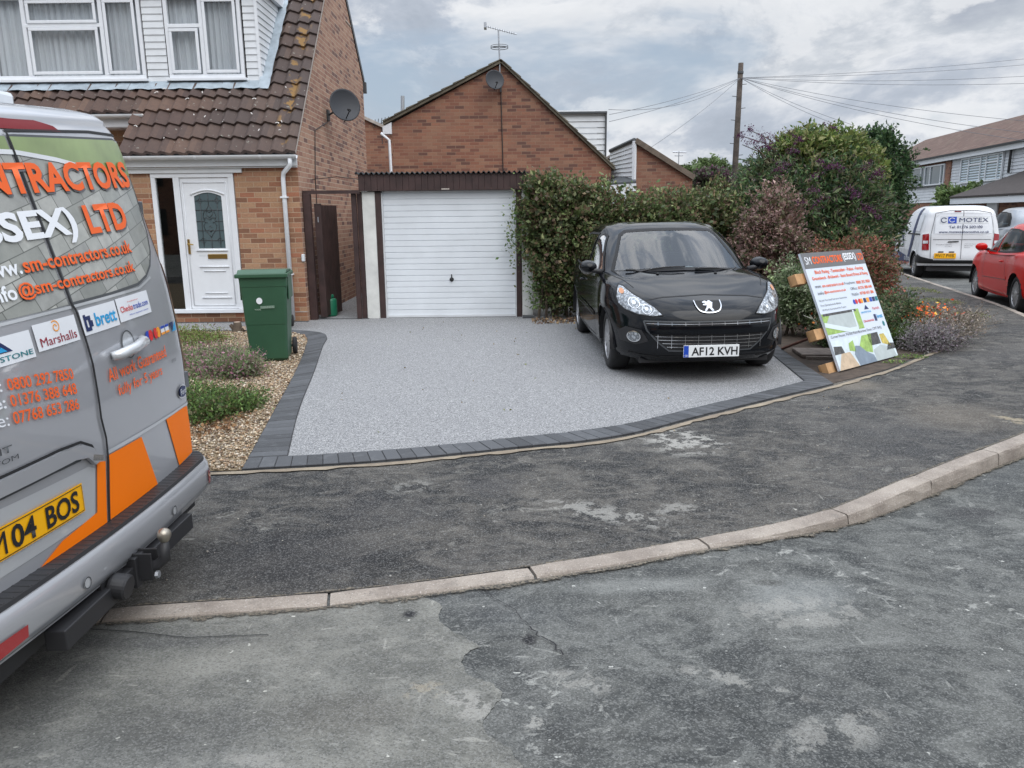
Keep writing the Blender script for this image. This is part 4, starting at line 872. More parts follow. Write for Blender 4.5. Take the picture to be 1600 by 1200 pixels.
while z < 4.04: mb.add([(1.2,Y2+1.2,z),(2.42,Y2+1.2,z),(2.42,Y2+1.22,z+.13),(1.2,Y2+1.22,z+.13),(2.42,Y2+1.24,z),(1.2,Y2+1.24,z)], [(0,1,2,3),(0,5,4,1)]); z += .14
dm2 = put('dormer', mb, M['white_dirty'], MHh); put('dormer_edge', MB().box(1.15,2.46,Y2+1.12,Y2+3,4.06,4.11).box(2.42,2.46,Y2+1.15,Y2+3,2.9,4.06), M['dark_metal'], dm2)
put('vent_pipe', MB().tube([A(629,182,Y2+2), A(629,150,Y2+2)], .05, 8), M['steel'], MHh)
dish('satellite_dish', (-.34,Y2-.30,4.63), .225, (.35,-.9,.2), (-.19,Y2-.02,4.50), 'small dark satellite dish near the peak of the gable behind the garage')
o = put('cable', MB().tube([(-.19,Y2-.02,4.45),(-.15,Y2-.02,2.0)], .012, 6), M['black']); set_tag(o, 'black cable running down the middle of the far brick gable', 'cable')
AE = thing('tv_aerial', 'tall thin television aerial on a mast above the brick gable peak', 'aerial', (-.21,Y2-.05,4.7))
put('mast', MB().tube([(-.21,Y2-.05,4.55),(-.21,Y2-.05,5.15),(-.23,Y2-.05,5.76)], .018, 8), M['steel'], AE)
mb = MB(); a, b = np.array([-.52,Y2-.1,5.84]), np.array([.20,Y2+.1,5.70]); mb.tube([a, b], .011, 6)
for i in range(12): p = a+(b-a)*(.08+.9*i/12); mb.tube([p+np.array([0,-.12,0]), p+np.array([0,.12,0])], .005, 4)
mb.box(-.56,-.50,Y2-.22,Y2+.04,5.79,5.90); put('boom', mb, M['steel'], AE)
mb = MB(); mb.tube([(-.21+.20*math.cos(t), Y2-.05+.20*math.sin(t), 5.38) for t in np.linspace(0, 6.283, 25)], .008, 5); mb.tube([(-.21+.20*math.cos(t), Y2-.05+.20*math.sin(t), 5.42) for t in np.linspace(0, 6.283, 25)], .006, 5); mb.tube([(-.41,Y2-.05,5.40),(-.01,Y2-.05,5.40)], .008, 5); put('ring_antenna', mb, M['dark_metal'], AE)
# house further back on the left of it
B2 = thing('brick_house', 'brown brick house end seen in the gap behind the alley', 'house', (-4.6, 27, 0)); yb = 24.
q = [A(560,182,yb), A(574,188,yb), A(606,203,yb), A(625,212,yb)]
put('gable_wall', MB().prism([(-7.5,yb,0),(-7.5,yb,q[0][2]+.6)]+[q[0],q[3]]+[(q[3][0],yb,0)], (0,.2,0)), M['brick_far'], B2)
mb = MB(); mb.prism([np.array(q[0])+(0,-.1,0), np.array(q[3])+(0,-.1,0), np.array(q[3])+(0,-.1,.09), np.array(q[0])+(0,-.1,.09)], (0,6,0)); put('roof', mb, M['mortar'], B2)
mb = MB(); p = A(596,192,yb-.05); mb.tube([(p[0],p[1],p[2]-.6),(p[0],p[1],p[2]+.05)], .012, 5)
for k in range(5): mb.tube([(p[0]-.22+.1*k,p[1],p[2]-.12+.02*k),(p[0]-.18+.1*k,p[1],p[2]+.10+.02*k)], .01, 4)
mb.tube([(p[0]-.28,p[1],p[2]-.06),(p[0]+.26,p[1],p[2]+.04)], .01, 4); put('roof_aerial', mb, M['dark_metal'], B2)
# house to the right of it, with the clad side porch
B3 = thing('porch_house', 'low brick gable with slanting white clad side panel beyond the hedge', 'house', (3.6, 23, 0)); y3 = 18.5
ap = A(991,222,y3); r1 = A(1082,280,y3); l1 = A(952,238,y3+.0); bl = A(952,285,y3); br = A(991,290,y3)
put('gable_wall', MB().prism([(ap[0],y3,0),(ap[0],y3,ap[2]),(r1[0],y3,r1[2]),(r1[0],y3,0)], (0,.2,0)), M['brick_far'], B3)
mb = MB(); t = np.array(r1)-np.array(ap); t /= np.linalg.norm(t); nn_ = np.array([-t[2],0,t[0]]); nn_ = -nn_ if nn_[2] < 0 else nn_
mb.prism([np.array(ap)+(0,-.1,-.02), np.array(r1)+(0,-.1,-.02), np.array(r1)+(0,-.1,0)+nn_*.10, np.array(ap)+(0,-.1,0)+nn_*.10], (0,6,0)); put('roof', mb, pmat('brown tile', (.14,.11,.085), .9, var=.3), B3)
# clad panel runs back from the corner: bottom left further away
cl = np.array(ap); tl = at(953, 238, y3+.95); bl2 = at(953, 281, y3+.95); b0 = at(990, 283, y3)
mb = MB(); n = 8
for i in range(n):
    f0, f1 = i/n, (i+1)/n
    a0 = b0+(cl-b0)*f0; a1 = b0+(cl-b0)*f1; d0 = bl2+(tl-bl2)*f0; d1 = bl2+(tl-bl2)*f1
    o_ = np.array([-.01,-.03,0]); mb.add([a0+o_, d0+o_, d1, a1, a0, d0], [(0,1,2,3),(0,4,5,1)])
put('clad_panel', mb, M['white_dirty'], B3); put('corner_board', MB().tube([b0+np.array([0,-.05,-.1]), cl+np.array([0,-.05,.02])], .05, 4), M['white'], B3)
put('panel_cap', MB().tube([cl+np.array([0,-.05,.05]), tl+np.array([0,-.03,.03])], .045, 6), M['dark_metal'], B3)
mb = MB(); s1 = at(940,287,y3-.3); s2 = at(994,283,y3-.3); s3 = at(990,268,y3+.9); s4 = at(958,276,y3+1.3); mb.add([s1,s2,s3,s4,s1-(0,0,.05),s2-(0,0,.05)], [(0,1,2,3),(0,4,5,1)]); put('lean_to_roof', mb, M['dark_metal'], B3)
put('lean_to_fascia', MB().prism([s1-np.array([0,.02,.22]), s2-np.array([0,.02,.22]), s2-np.array([0,.02,.05]), s1-np.array([0,.02,.05])], (0,.03,0)), M['white_dirty'], B3)
B4 = thing('distant_house', 'distant low brown roofed house with a tiny aerial beyond the hedge', 'house', (7, 40, 0)); y4 = 38.
p1, p2, p3, p4 = [np.array(at(u, v, y4)) for u, v in ((1050,262),(1160,262),(1175,283),(1035,283))]
put('roof', MB().add([p1, p2, p3+(0,-2,0), p4+(0,-2,0)], [(0,1,2,3)]).prism([p1,p2,p2-(0,0,.1),p1-(0,0,.1)], (0,3,0)), pmat('far tile', (.20,.15,.12), .9, var=.2, vscale=3), B4)
put('wall', MB().box(p4[0],p3[0],y4-1.8,y4+4,0,p4[2]-.05), M['white_dirty'], B4)
p = np.array(at(1060,262,y4)); mb = MB().tube([p-(0,0,.2), p+(0,0,.75)], .025, 5).tube([p+(-.3,0,.72), p+(.35,0,.70)], .03, 4).tube([p+(-.2,0,.55), p+(.2,0,.55)], .02, 4); put('roof_aerial', mb, M['steel'], B4)
# ------------------------------------------------------------------ terrace on the right
T = thing('terrace_house', 'pale clad terrace of houses with brown roof across the road on the right', 'house', (26, 40, 0))
a0, a1 = np.array([25.6, 50.8]), np.array([23.3, 36.0]); T0 = -7.0; td = (a1-a0)/np.linalg.norm(a1-a0); nd = np.array([-td[1], td[0]]); nd = -nd if nd[0] > 0 else nd   # nd faces the road (-x)
TL = 26.0; ZE = 4.55
def TP(s, o, z): p = a0+td*s+nd*o; return (p[0], p[1], z)           # s along the terrace from its far end, o towards the road
def tbox(mb, s0, s1, o0, o1, z0, z1): return mb.add([TP(s0,o0,z0),TP(s1,o0,z0),TP(s1,o1,z0),TP(s0,o1,z0),TP(s0,o0,z1),TP(s1,o0,z1),TP(s1,o1,z1),TP(s0,o1,z1)], [(0,3,2,1),(4,5,6,7),(0,1,5,4),(1,2,6,5),(2,3,7,6),(3,0,4,7)])
put('wall', tbox(MB(), T0, TL, -7, -.02, 0, ZE), M['brick_far'], T)
def tclad(s0, s1, z0, z1, mat):
    mb = MB(); z = z0
    while z < z1-.02: mb.add([TP(s0,.04,z),TP(s1,.04,z),TP(s1,.005,z+.16),TP(s0,.005,z+.16),TP(s1,0,z),TP(s0,0,z)], [(0,1,2,3),(0,5,4,1)]); z += .16
    return put('cladding', mb, mat, T)
tclad(T0, 6.55, 2.1, 3.05, M['white_dirty']); tclad(7.2, TL, 1.7, ZE-.05, pmat('pale grey cladding', (.60,.62,.65), .6)); tclad(T0,.55,3.05,ZE-.05,M['white_dirty'])
put('brick_pier', tbox(MB(), 6.55, 7.2, 0, .10, 1.95, ZE-.1), M['brick_far'], T)
mb = MB(); rz = 6.65
def rq(s0, s1, o0, z0, o1, z1): mb.add([TP(s0,o0,z0),TP(s1,o0,z0),TP(s1,o1,z1),TP(s0,o1,z1),TP(s0,o0,z0-.08),TP(s1,o0,z0-.08)], [(0,1,2,3),(0,4,5,1)])
rq(T0-.3, TL, .35, ZE+.12, -3.4, rz); rq(T0-.3, TL, -7.2, ZE+.1, -3.4, rz)
def rtile():
    m, nt, b = newmat('weathered brown roof tiles'); uv = N(nt, 'ShaderNodeTexCoord').outputs['Object']
    mp = N(nt, 'ShaderNodeMapping', {'Vector': uv, 'Rotation': (0,0,math.atan2(td[1], td[0])*-1)}).outputs[0]
    s_ = N(nt, 'ShaderNodeSeparateXYZ', {0: mp}).outputs; v2 = N(nt, 'ShaderNodeCombineXYZ', {0: s_[0], 1: mth(nt, 'MULTIPLY', s_[1], 1.1), 2: 0.}).outputs[0]
    br = N(nt, 'ShaderNodeTexBrick', {'Vector': v2, 'Color1': (0,0,0,1), 'Color2': (1,1,1,1), 'Mortar': (0,0,0,1), 'Scale': 1., 'Mortar Size': .012, 'Brick Width': .3, 'Row Height': .27})
    c = ramp(nt, br.outputs[0], [(0,(.095,.055,.042)),(.4,(.145,.085,.065)),(.7,(.115,.068,.052)),(1,(.17,.11,.085))]); c = mix(nt, br.outputs[1], c, (.06,.04,.035))
    c = mix(nt, mth(nt, 'MULTIPLY', smap(nt, noise(nt, uv, .9, 6, .6), .5, .7), .5), c, (.13,.10,.07)); nt.links.new(c, b.inputs['Base Color']); b.inputs['Roughness'].default_value = .9; return m
M['rtile'] = rtile(); put('roof', mb, M['rtile'], T)
mb = MB(); mb.add([TP(T0,-.02,ZE),TP(T0,-6.98,ZE),TP(T0,-3.4,rz-.1),TP(T0+.2,-.02,ZE),TP(T0+.2,-6.98,ZE),TP(T0+.2,-3.4,rz-.1)], [(0,1,2),(3,5,4),(0,2,5,3),(1,4,5,2)]); put('gable_wall', mb, M['brick_far'], T)
put('fascia', tbox(MB(), T0-.3, TL, .22, .30, ZE-.22, ZE+.03), M['white'], T); put('gutter', tbox(MB(), T0-.3, TL, .31, .43, ZE+.02, ZE+.11), M['black'], T)
def twin(s0, s1, z0, z1, mulls, tr=(), frm='white', blind=None):
    f = .07; mb = MB()
    for a, b, c, d in ((s0,s1,z0,z0+f),(s0,s1,z1-f,z1),(s0,s0+f,z0+f,z1-f),(s1-f,s1,z0+f,z1-f)): tbox(mb, a, b, .05, .13, c, d)
    for m_ in mulls: tbox(mb, m_-f/2, m_+f/2, .05, .13, z0+f, z1-f)
    for a, b, zt in tr: tbox(mb, a, b, .05, .14, zt-f/2, zt+f/2)
    wn = put('window', mb, M[frm], T); put('pane', tbox(MB(), s0+f, s1-f, .06, .07, z0+f, z1-f), pmat('dark reflecting pane', (.10,.125,.13), .08, spec=.8), wn)
    if blind:
        b_ = MB(); z = z0+f
        for (a, b) in blind:
            z = z0+f+.02
            while z < z1-f-.05: tbox(b_, a, b, .072, .08, z, z+.065); z += .13
        put('blind', b_, pmat('blue white blind', (.62,.72,.78), .6), wn)
    return wn
twin(.95, 6.40, 3.08, 4.22, (2.8,3.45,4.3,5.9)); mbp = put('sill_line', tbox(MB(), .7, 6.5, .05, .16, 3.0, 3.07), M['black'], T)
twin(8.6, 13.4, 3.02, 4.32, (9.6,11.0,11.65,12.9), ((9.6,11.0,3.92),(11.65,12.9,3.92)), blind=((8.7,9.55),(9.65,10.95),(11.05,11.6),(11.7,12.85),(12.93,13.3)))
twin(16.5, 20.0, 3.02, 4.32, (17.6,18.8))
mb = MB(); 
mb.add([TP(14.2,2.6,2.25),TP(TL,2.6,2.25),TP(TL,0.05,3.35),TP(15.6,0.05,3.35),TP(14.2,2.6,2.17),TP(TL,2.6,2.17),TP(14.2,0.05,2.25)], [(0,1,2,3),(0,4,5,1),(0,3,6)]); put('porch_roof', mb, pmat('dark porch tile', (.055,.045,.042), .9, var=.3), T)
put('porch_fascia', tbox(MB(), 14.2, TL, 2.45, 2.55, 1.90, 2.16), M['white'], T)
put('porch_wall', tbox(MB(), 15.0, TL, .1, 2.0, 0, 2.1), M['brick_far'], T); put('porch_door', tbox(MB(), 17.0, 18.0, 2.01, 2.08, 0, 1.95), M['white'], T)
put('drainpipe', MB().tube([TP(14.2,.15,ZE), TP(14.2,.15,3.3)], .06, 6), M['black'], T)
# ------------------------------------------------------------------ contractor's van (near left)
VAN = thing('contractor_van', 'silver grey panel van with orange lettering and paving picture on its rear doors', 'van', (-4.0, 2.70, -.03))
_z = np.array([.0,.5,.9,1.08,1.26,1.46,1.66,1.85,1.91,1.945,1.965]); _x = np.array([-1.52,-1.52,-1.52,-1.535,-1.56,-1.61,-1.66,-1.705,-1.73,-1.775,-1.86])
_zd = np.linspace(0, 1.965, 400); _xd = np.interp(_zd, _z, _x); kk = np.ones(25)/25; _xs = np.convolve(np.pad(_xd, 12, mode='edge'), kk, 'valid'); _xs[-12:] = _xd[-12:]
_W = lambda z: np.interp(z, [0,.5,.9,1.3,1.6,1.85,1.91,1.945,1.965], [.96,.97,.98,.975,.96,.935,.915,.885,.82])
_k = lambda z: np.interp(z, [.2,.45,1.0,1.3,1.65,1.95], [-.03,-.02,0,.035,.062,.085])
def VS(a, z, off=0.):
    W = _W(z); t = max(0., (abs(a)-(W-.11))/.11); t = min(t, 1.); x = np.interp(z, _zd, _xs) - .06*(a/.95)**2 - (1-math.sqrt(max(0, 1-t*t)))*.12
    return (x+off*(1-.5*t), 2.70+a+(off*t if a > 0 else -off*t), z+_k(z)*a)
rowsz = list(np.linspace(.30, 1.86, 60))+[1.88,1.90,1.915,1.93,1.942,1.952,1.960,1.965]; mb = MB(); th = np.linspace(-1, 1, 61)
vs = []; nring = 0
for z in rowsz:
    W = _W(z); ring = [VS(W*(math.sin(t*math.pi/2)*.35+t*.65), z) for t in th]; a, b = ring[0], ring[-1]
    ring = [(-6.45, 2.70-W+.03, a[2]), (-4.5, 2.70-W, a[2]), (-2.5, 2.70-W, a[2])]+ring+[(-2.5, 2.70+W, b[2]), (-4.5, 2.70+W, b[2]), (-6.45, 2.70+W-.03, b[2])]
    nring = len(ring); vs += ring
mb.add(vs, [(i*nring+k, i*nring+k+1, (i+1)*nring+k+1, (i+1)*nring+k) for i in range(len(rowsz)-1) for k in range(nring-1)])
top_ = vs[-nring:]; n_ = len(mb.v); mb.add(top_, [tuple(range(nring))]); mb.prism([vs[0], (-6.7,1.75,.3),(-7.05,2.1,.8),(-7.05,3.3,.8),(-6.7,3.65,.3), vs[nring-1]], (0,0,.6))
put('body', mb, M['silver'], VAN, smooth=True)
def D(off): return lambda a, z: VS(a, z, off)
# front of the van (out of the picture): bonnet, screen, wheels
put('bonnet', MB().prism([(-6.45,1.80,.35),(-7.15,1.9,.35),(-7.2,1.9,.95),(-6.9,1.85,1.15),(-6.4,1.8,1.25)], (0,1.8,0)), M['silver'], VAN)
put('windscreen', MB().prism([(-6.45,1.84,1.22),(-6.85,1.86,1.16),(-6.1,1.9,1.92),(-6.0,1.88,1.92)], (0,1.65,0)), M['dark_room'], VAN)
def wheel(parent, x, y, r=.30, wd=.20, spokes=7, local=True, zc=None, rimmat='alloy', out=1):
    zc = r if zc is None else zc; sg = 1 if y > 0 else -1
    w_ = put('wheel', MB().lathe([(r*.62,-wd*.5),(r*.93,-wd*.48),(r*.99,-wd*.36),(r,-wd*.2),(r,wd*.2),(r*.99,wd*.36),(r*.93,wd*.48),(r*.70,wd*.52),(r*.68,wd*.46),(r*.68,-wd*.4)], (x,y,zc), (0,sg,0), 40), M['rubber'], parent, local, smooth=True)
    mb = MB(); yo = y+sg*wd*.40; R2 = r*.68
    mb.lathe([(R2,-.01),(R2*1.0,.012),(R2*.93,.014),(R2*.90,-.01)], (x,yo,zc), (0,sg,0), 40)
    for k in range(spokes):
        a = 2*math.pi*k/spokes+.3
        for da in (-.17, .17):
            p0 = np.array([x+math.cos(a+da*.6)*R2*.16, yo+sg*.002, zc+math.sin(a+da*.6)*R2*.16]); p1 = np.array([x+math.cos(a+da)*R2*.93, yo-sg*.002, zc+math.sin(a+da)*R2*.93])
            t = (p1-p0)/np.linalg.norm(p1-p0); mb.obox((p0+p1)/2, [t, (0,1,0), np.cross(t, (0,1,0))], (np.linalg.norm(p1-p0)/2, .010, R2*.055))
    mb.lathe([(R2*.30,-.02),(R2*.28,.012),(R2*.16,.02),(.004,.02)], (x,yo,zc), (0,sg,0), 24)
    put('rim', mb, M[rimmat], w_, True, smooth=False); put('brake_disc', MB().lathe([(R2*.95,-.03),(R2*.95,-.028),(.01,-.028)], (x,yo-sg*.03,zc), (0,sg,0), 24), M['black_line'], w_, True); return w_
for x, y in ((-2.65,1.82),(-2.65,3.58),(-5.6,1.82),(-5.6,3.58)): wheel(VAN, x, y, .33, .2, local=False, zc=.30)
# window pictures
def poly_dec(name, pts, mat, off, parent, step=.03, D_=D): return decal(name, P2(pts), D_(off), mat, parent, step)
wr = [(.012,1.272),(.30,1.272),(.55,1.278),(.66,1.30),(.74,1.335),(.80,1.39),(.835,1.46),(.85,1.56),(.865,1.70),(.872,1.80),(.855,1.835),(.80,1.845),(.40,1.845),(.012,1.845)]
wl = [(-a+.0, z) for a, z in wr][::-1]
for nm, pl in (('rear_window_picture', wr), ('rear_window_picture', wl)):
    poly_dec(nm, pl, M['vinyl_paving'], .003, VAN)
gr = [(.012,1.842),(.40,1.842),(.80,1.842),(.85,1.83),(.866,1.80),(.86,1.70),(.70,1.70),(.45,1.735),(.25,1.765),(.012,1.79)]
poly_dec('grass_picture', gr, M['vinyl_grass'], .0045, VAN); poly_dec('grass_picture', [(-.012,1.842),(-.84,1.842),(-.85,1.80),(-.3,1.80),(-.012,1.79)], M['vinyl_grass'], .0045, VAN)
decal('window_seal', line2(fine([(a, z) for a, z in wr]+[wr[0]]), .010), D(.004), M['dark_metal'], VAN, 0)
decal('picture_edge', line2(fine([(-.4,1.80),(.012,1.79),(.25,1.765),(.45,1.735)]), .016), D(.006), M['white_dirty'], VAN, 0)
# door seam and shut lines
seam = [(.004,1.855),(.0,1.6),(-.003,1.28),(.012,1.25),(.022,1.15),(.028,1.05),(.018,.92),(.014,.85),(.030,.77),(.026,.68),(.0,.56),(-.02,.455)]
decal('door_seam', line2(fine(seam), .013), D(.007), M['black_line'], VAN, 0)
decal('door_gap', line2(fine([(.004,1.862),(.6,1.872),(.88,1.862),(.91,1.83),(.915,1.5),(.925,1.0),(.93,.47)]), .009), D(.004), M['black_line'], VAN, 0)
decal('waist_crease', line2(fine([(-.9,1.262),(-.02,1.262),(.55,1.262),(.70,1.29)]), .010), D(.004), M['silver_light'], VAN, 0)
poly_dec('top_brake_light', [(-.42,1.868),(.22,1.868),(.36,1.866),(.33,1.885),(.22,1.905),(-.42,1.91)], M['dark_red'], .004, VAN)
# writing
def tx(lines, mat, off=.009, bold=.02, fn=None, name='lettering'):
    for l_ in lines: decal(name, text_mb([l_], bold), fn or D(off), M[mat], VAN, .05)
sh = lambda off, dx, dz: (lambda a, z: VS(a+dx, z+dz, off))
L1 = [('CONTRACTORS', -.50, .82, 1.653, 1.757)]; L1w = [('SM', -.83, -.60, 1.653, 1.757)]
tx(L1, 'grey_text', .0075, .035, sh(.0075,.008,-.008)); tx(L1, 'orange_text', .010, .035)
tx([('LTD', .295, .645, 1.495, 1.60)], 'grey_text', .0075, .035, sh(.0075,.008,-.008)); tx([('LTD', .295, .645, 1.495, 1.60)], 'orange_text', .010, .035)
tx(L1w+[('(ESSEX)', -.50, .215, 1.475, 1.60)], 'white_text', .010, .035)
tx([('sm-contractors.co.uk', -.184, .59, 1.402, 1.452), ('@sm-contractors.co.uk', -.252, .555, 1.318, 1.375)], 'grey_text', .0075, .02, sh(.0075,.004,-.004))
tx([('sm-contractors.co.uk', -.184, .59, 1.402, 1.452), ('@sm-contractors.co.uk', -.252, .555, 1.318, 1.375)], 'orange_text', .010, .02)
tx([('www.', -.40, -.195, 1.402, 1.436), ('info', -.385, -.262, 1.327, 1.376)], 'white_text', .010, .02)
slope = lambda off: (lambda a, z: VS(a, z-.105*(a+.1), off))
tx([('0800 292 7850', -.425, -.10, 1.022, 1.062), ('01376 388 648', -.43, -.10, .969, 1.009), ('07768 653 286', -.435, -.105, .914, .954)], 'orange_text', .006, .015, slope(.006))
tx([('Freephone:', -.78, -.45, 1.012, 1.062), ('Office:', -.66, -.45, .969, 1.009), ('Mobile:', -.68, -.455, .914, .954)], 'white_text', .006, .015, slope(.006))
tx([('All work Guaranteed', .115, .67, .962, 1.012), ('fully for 5 years', .167, .59, .885, .94)], 'orange_text', .006, .012)
def card(a0, a1, z0, z1): poly_dec('sticker', [(a0,z0),(a1,z0),(a1,z1),(a0,z1)], M['white'], .004, VAN)
card(-.56,-.262,1.135,1.226); card(-.243,0-.004,1.146,1.236); card(.03,.296,1.152,1.245); card(.306,.612,1.158,1.247)
tx([('BRADSTONE', -.55, -.272, 1.148, 1.165)], 'teal', .006, .01); poly_dec('sticker_mark', [(-.46,1.175),(-.36,1.175),(-.41,1.215)], M['navy'], .0055, VAN); poly_dec('sticker_mark', [(-.43,1.178),(-.385,1.178),(-.408,1.195)], M['cyan'], .0065, VAN)
tx([('Marshalls', -.225, -.02, 1.158, 1.188)], 'maroon', .006, .008); decal('sticker_mark', line2([(-.128+.018*math.cos(t)*(.3+t/8), 1.213+.016*math.sin(t)*(.3+t/8)) for t in np.linspace(0, 8.5, 26)], .004), D(.006), M['amber_print'], VAN, 0)
mb = MB(); 
for (a0,a1,z0,z1) in ((.045,.085,1.165,1.178),(.045,.060,1.178,1.225),(.072,.088,1.178,1.212),(.05,.09,1.205,1.218),(.088,.100,1.178,1.20)): mb.add([(a0,z0,0),(a1,z0,0),(a1,z1,0),(a0,z1,0)], [(0,1,2,3)])
decal('sticker_mark', mb, D(.006), M['navy'], VAN, 0)
tx([('brett', .12, .28, 1.172, 1.222)], 'cyan', .006, .02)
tx([('Checka', .325, .435, 1.192, 1.215), ('Freephone or', .40, .50, 1.222, 1.228)], 'red_print', .006, .006); tx([('trade.com', .44, .59, 1.192, 1.215), ('Where reputation matters', .39, .58, 1.172, 1.179)], 'blue', .006, .006)
for a_, m_ in ((.515,'blue'),(.545,'red_print'),(.60,'red_print'),(.632,'amber_print')): poly_dec('payment_mark', circ2(a_, 1.072, .022, .022), M[m_], .0045+.001*(a_ > .54), VAN)
for a_, b_, m_ in ((.665,.71,'white'),(.72,.765,'white')): poly_dec('payment_mark', [(a_,1.055),(b_,1.055),(b_,1.09),(a_,1.09)], M[m_], .004, VAN); poly_dec('payment_mark', [(a_,1.055),(b_,1.055),(b_,1.064),(a_,1.064)], M['amber_print'], .0052, VAN); poly_dec('payment_mark', [(a_,1.08),(b_,1.08),(b_,1.09),(a_,1.09)], M['blue'], .0052, VAN)
poly_dec('payment_mark', [(.775,1.09),(.815,1.055),(.83,1.09)], M['navy'], .005, VAN); poly_dec('payment_mark', [(.80,1.05),(.86,1.05),(.86,1.09)], M['cyan'], .004, VAN)
# orange blocks and number plate recess
poly_dec('orange_panel', [(.035,.70),(.31,.695),(.41,.460),(-.012,.460),(.005,.56),(.025,.66)], M['orange'], .0035, VAN); poly_dec('orange_panel', [(.577,.700),(.80,.70),(.86,.695),(.875,.60),(.872,.468),(.672,.461)], M['orange'], .0035, VAN)
poly_dec('orange_panel', [(.012,.685),(-.045,.70),(-.085,.52),(-.30,.50),(-.42,.459),(-.03,.459),(-.012,.56)], M['orange'], .0035, VAN)
for pl in ([(.035,.72),(.92,.71),(.92,.70),(.035,.705)],): poly_dec('crease', pl, M['silver_light'], .004, VAN)
rc = put('plate_recess', MB(), None) if False else None
poly_dec('plate_surround', [(-.80,.50),(-.10,.512),(-.060,.68),(-.10,.70),(-.82,.72)], M['silver_light'], .002, VAN)
# grab bar above the plate
ledge = [(-.9,.802),(-.25,.802),(-.14,.794),(-.075,.762),(-.035,.705),(-.075,.700),(-.115,.738),(-.19,.752),(-.9,.752)]
decal('handle_ledge', P2(ledge), D(.011), M['silver'], VAN, .03, thick=.014, smooth=False); decal('ledge_line', line2(fine([(-.9,.808),(-.25,.808),(-.13,.80),(-.066,.768),(-.028,.708)]), .010), D(.0055), M['black_line'], VAN, 0)
poly_dec('release_button', [(-.14,.735),(-.075,.715),(-.070,.735),(-.13,.755)], M['chrome'], .046, VAN); 
decal('recess_line', line2(fine([(-.9,.745),(-.3,.745),(-.14,.74)]), .012), D(.005), M['dark_metal'], VAN, 0)
pl_ = poly_dec('number_plate', [(-.70,.557),(-.165,.557),(-.165,.662),(-.70,.662)], M['yellow'], .010, VAN, .1); tx([('S', -.685, -.638, .572, .648), ('M', -.622, -.558, .573, .647), ('04', -.536, -.425, .572, .648), ('BOS', -.375, -.198, .572, .648)], 'black_text', .013, .022)
decal('plate_border', line2(fine([(-.693,.563),(-.172,.563),(-.172,.656),(-.693,.656),(-.693,.563)], .1), .003), D(.0125), M['black_line'], VAN, 0)
# handle on the right door
poly_dec('handle_cup', circ2(.325, 1.072, .052, .052), M['silver_light'], .003, VAN); decal('cup_rim', line2(circ2(.325,1.072,.052,.052)+[(.377,1.072)], .005), D(.005), M['dark_metal'], VAN, 0)
hp = [VS(a, z, o) for a, z, o in ((.165,1.052,.010),(.19,1.055,.032),(.30,1.062,.040),(.41,1.070,.032),(.44,1.072,.010))]; put('door_handle', MB().tube(hp, [.018,.021,.021,.021,.018], 12), M['silver_light'], VAN, smooth=True)
put('hinge', MB().obox(VS(.962,1.545,.035), [(1,0,0),(0,1,0),(0,0,1)], (.032,.034,.05)).tube([VS(.985,1.48,.05), VS(.985,1.60,.05)], .02, 10), M['hinge'], VAN, bevel=.004)
put('hinge', MB().obox(VS(.972,.79,.03), [(1,0,0),(0,1,0),(0,0,1)], (.032,.035,.04)).tube([VS(.99,.745,.045), VS(.99,.835,.045)], .02, 10), M['hinge'], VAN, bevel=.004)
for sg in (1, -1): poly_dec('tail_lamp', [(sg*.925,.86),(sg*.975,.84),(sg*.972,1.30),(sg*.955,1.36),(sg*.930,1.32)], M['red_lamp'], .012, VAN, .01)
poly_dec('badge', circ2(.812,.775,.058,.032), M['chrome'], .006, VAN, .03); poly_dec('badge_face', circ2(.812,.775,.049,.025), M['navy'], .009, VAN, .03); tx([('Ford', .775, .85, .762, .79)], 'white_text', .011, .0)
tx([('TRANSIT', -.74, -.465, .872, .894), ('CUSTOM', -.64, -.445, .842, .858)], 'dark_metal', .006, .01); tx([('LIMITED', .72, .78, .925, .938)], 'dark_metal', .006, .0)
# bumper with ribbed step
def BS(a, z, off=0.):
    W = .985; t = max(0., (abs(a)-(W-.20))/.20); t = min(t, 1.); x = -1.435 - .05*(a/.95)**2 - (1-math.sqrt(max(0, 1-t*t)))*.20 - .02*sstep(.33-z, 0, .032) - max(0, z-.42)*.6
    return (x+off, 2.70+a, z-.02*a)
def Bd(off): return lambda a, z: BS(a, z, off)
mb = MB(); zs = [.298,.302,.31,.345,.40,.425,.438,.443]; ts = np.linspace(-1, 1, 71); vs = []
for z in zs: vs += [BS(.985*math.sin(t*math.pi/2)*.35+.985*t*.65, z) for t in ts]
m_ = len(ts); mb.add(vs, [(i*m_+k, i*m_+k+1, (i+1)*m_+k+1, (i+1)*m_+k) for i in range(len(zs)-1) for k in range(m_-1)])
aa = [.985*math.sin(t*math.pi/2)*.35+.985*t*.65 for t in ts]; mb.add([BS(a, .443) for a in aa]+[(BS(a, .443)[0]-.30, 2.70+a*.98, .443-.02*a) for a in aa], [(k, k+1, m_+k+1, m_+k) for k in range(m_-1)])
mb.add([BS(a, .298) for a in aa]+[(BS(a, .298)[0]-.30, 2.70+a*.96, .298-.02*a) for a in aa], [(k, k+1, m_+k+1, m_+k) for k in range(m_-1)])
bp = put('bumper', mb, M['silver'], VAN, smooth=True)
mb = MB(); vs = []; a_ = np.linspace(-.93, .93, 120)
for a in a_: o_ = BS(a, .443); vs += [(o_[0]-.006, o_[1], o_[2]+.001), (o_[0]-.010, o_[1], o_[2]+.014), (o_[0]-.11, o_[1], o_[2]+.016), (o_[0]-.16, o_[1], o_[2]+.014)]
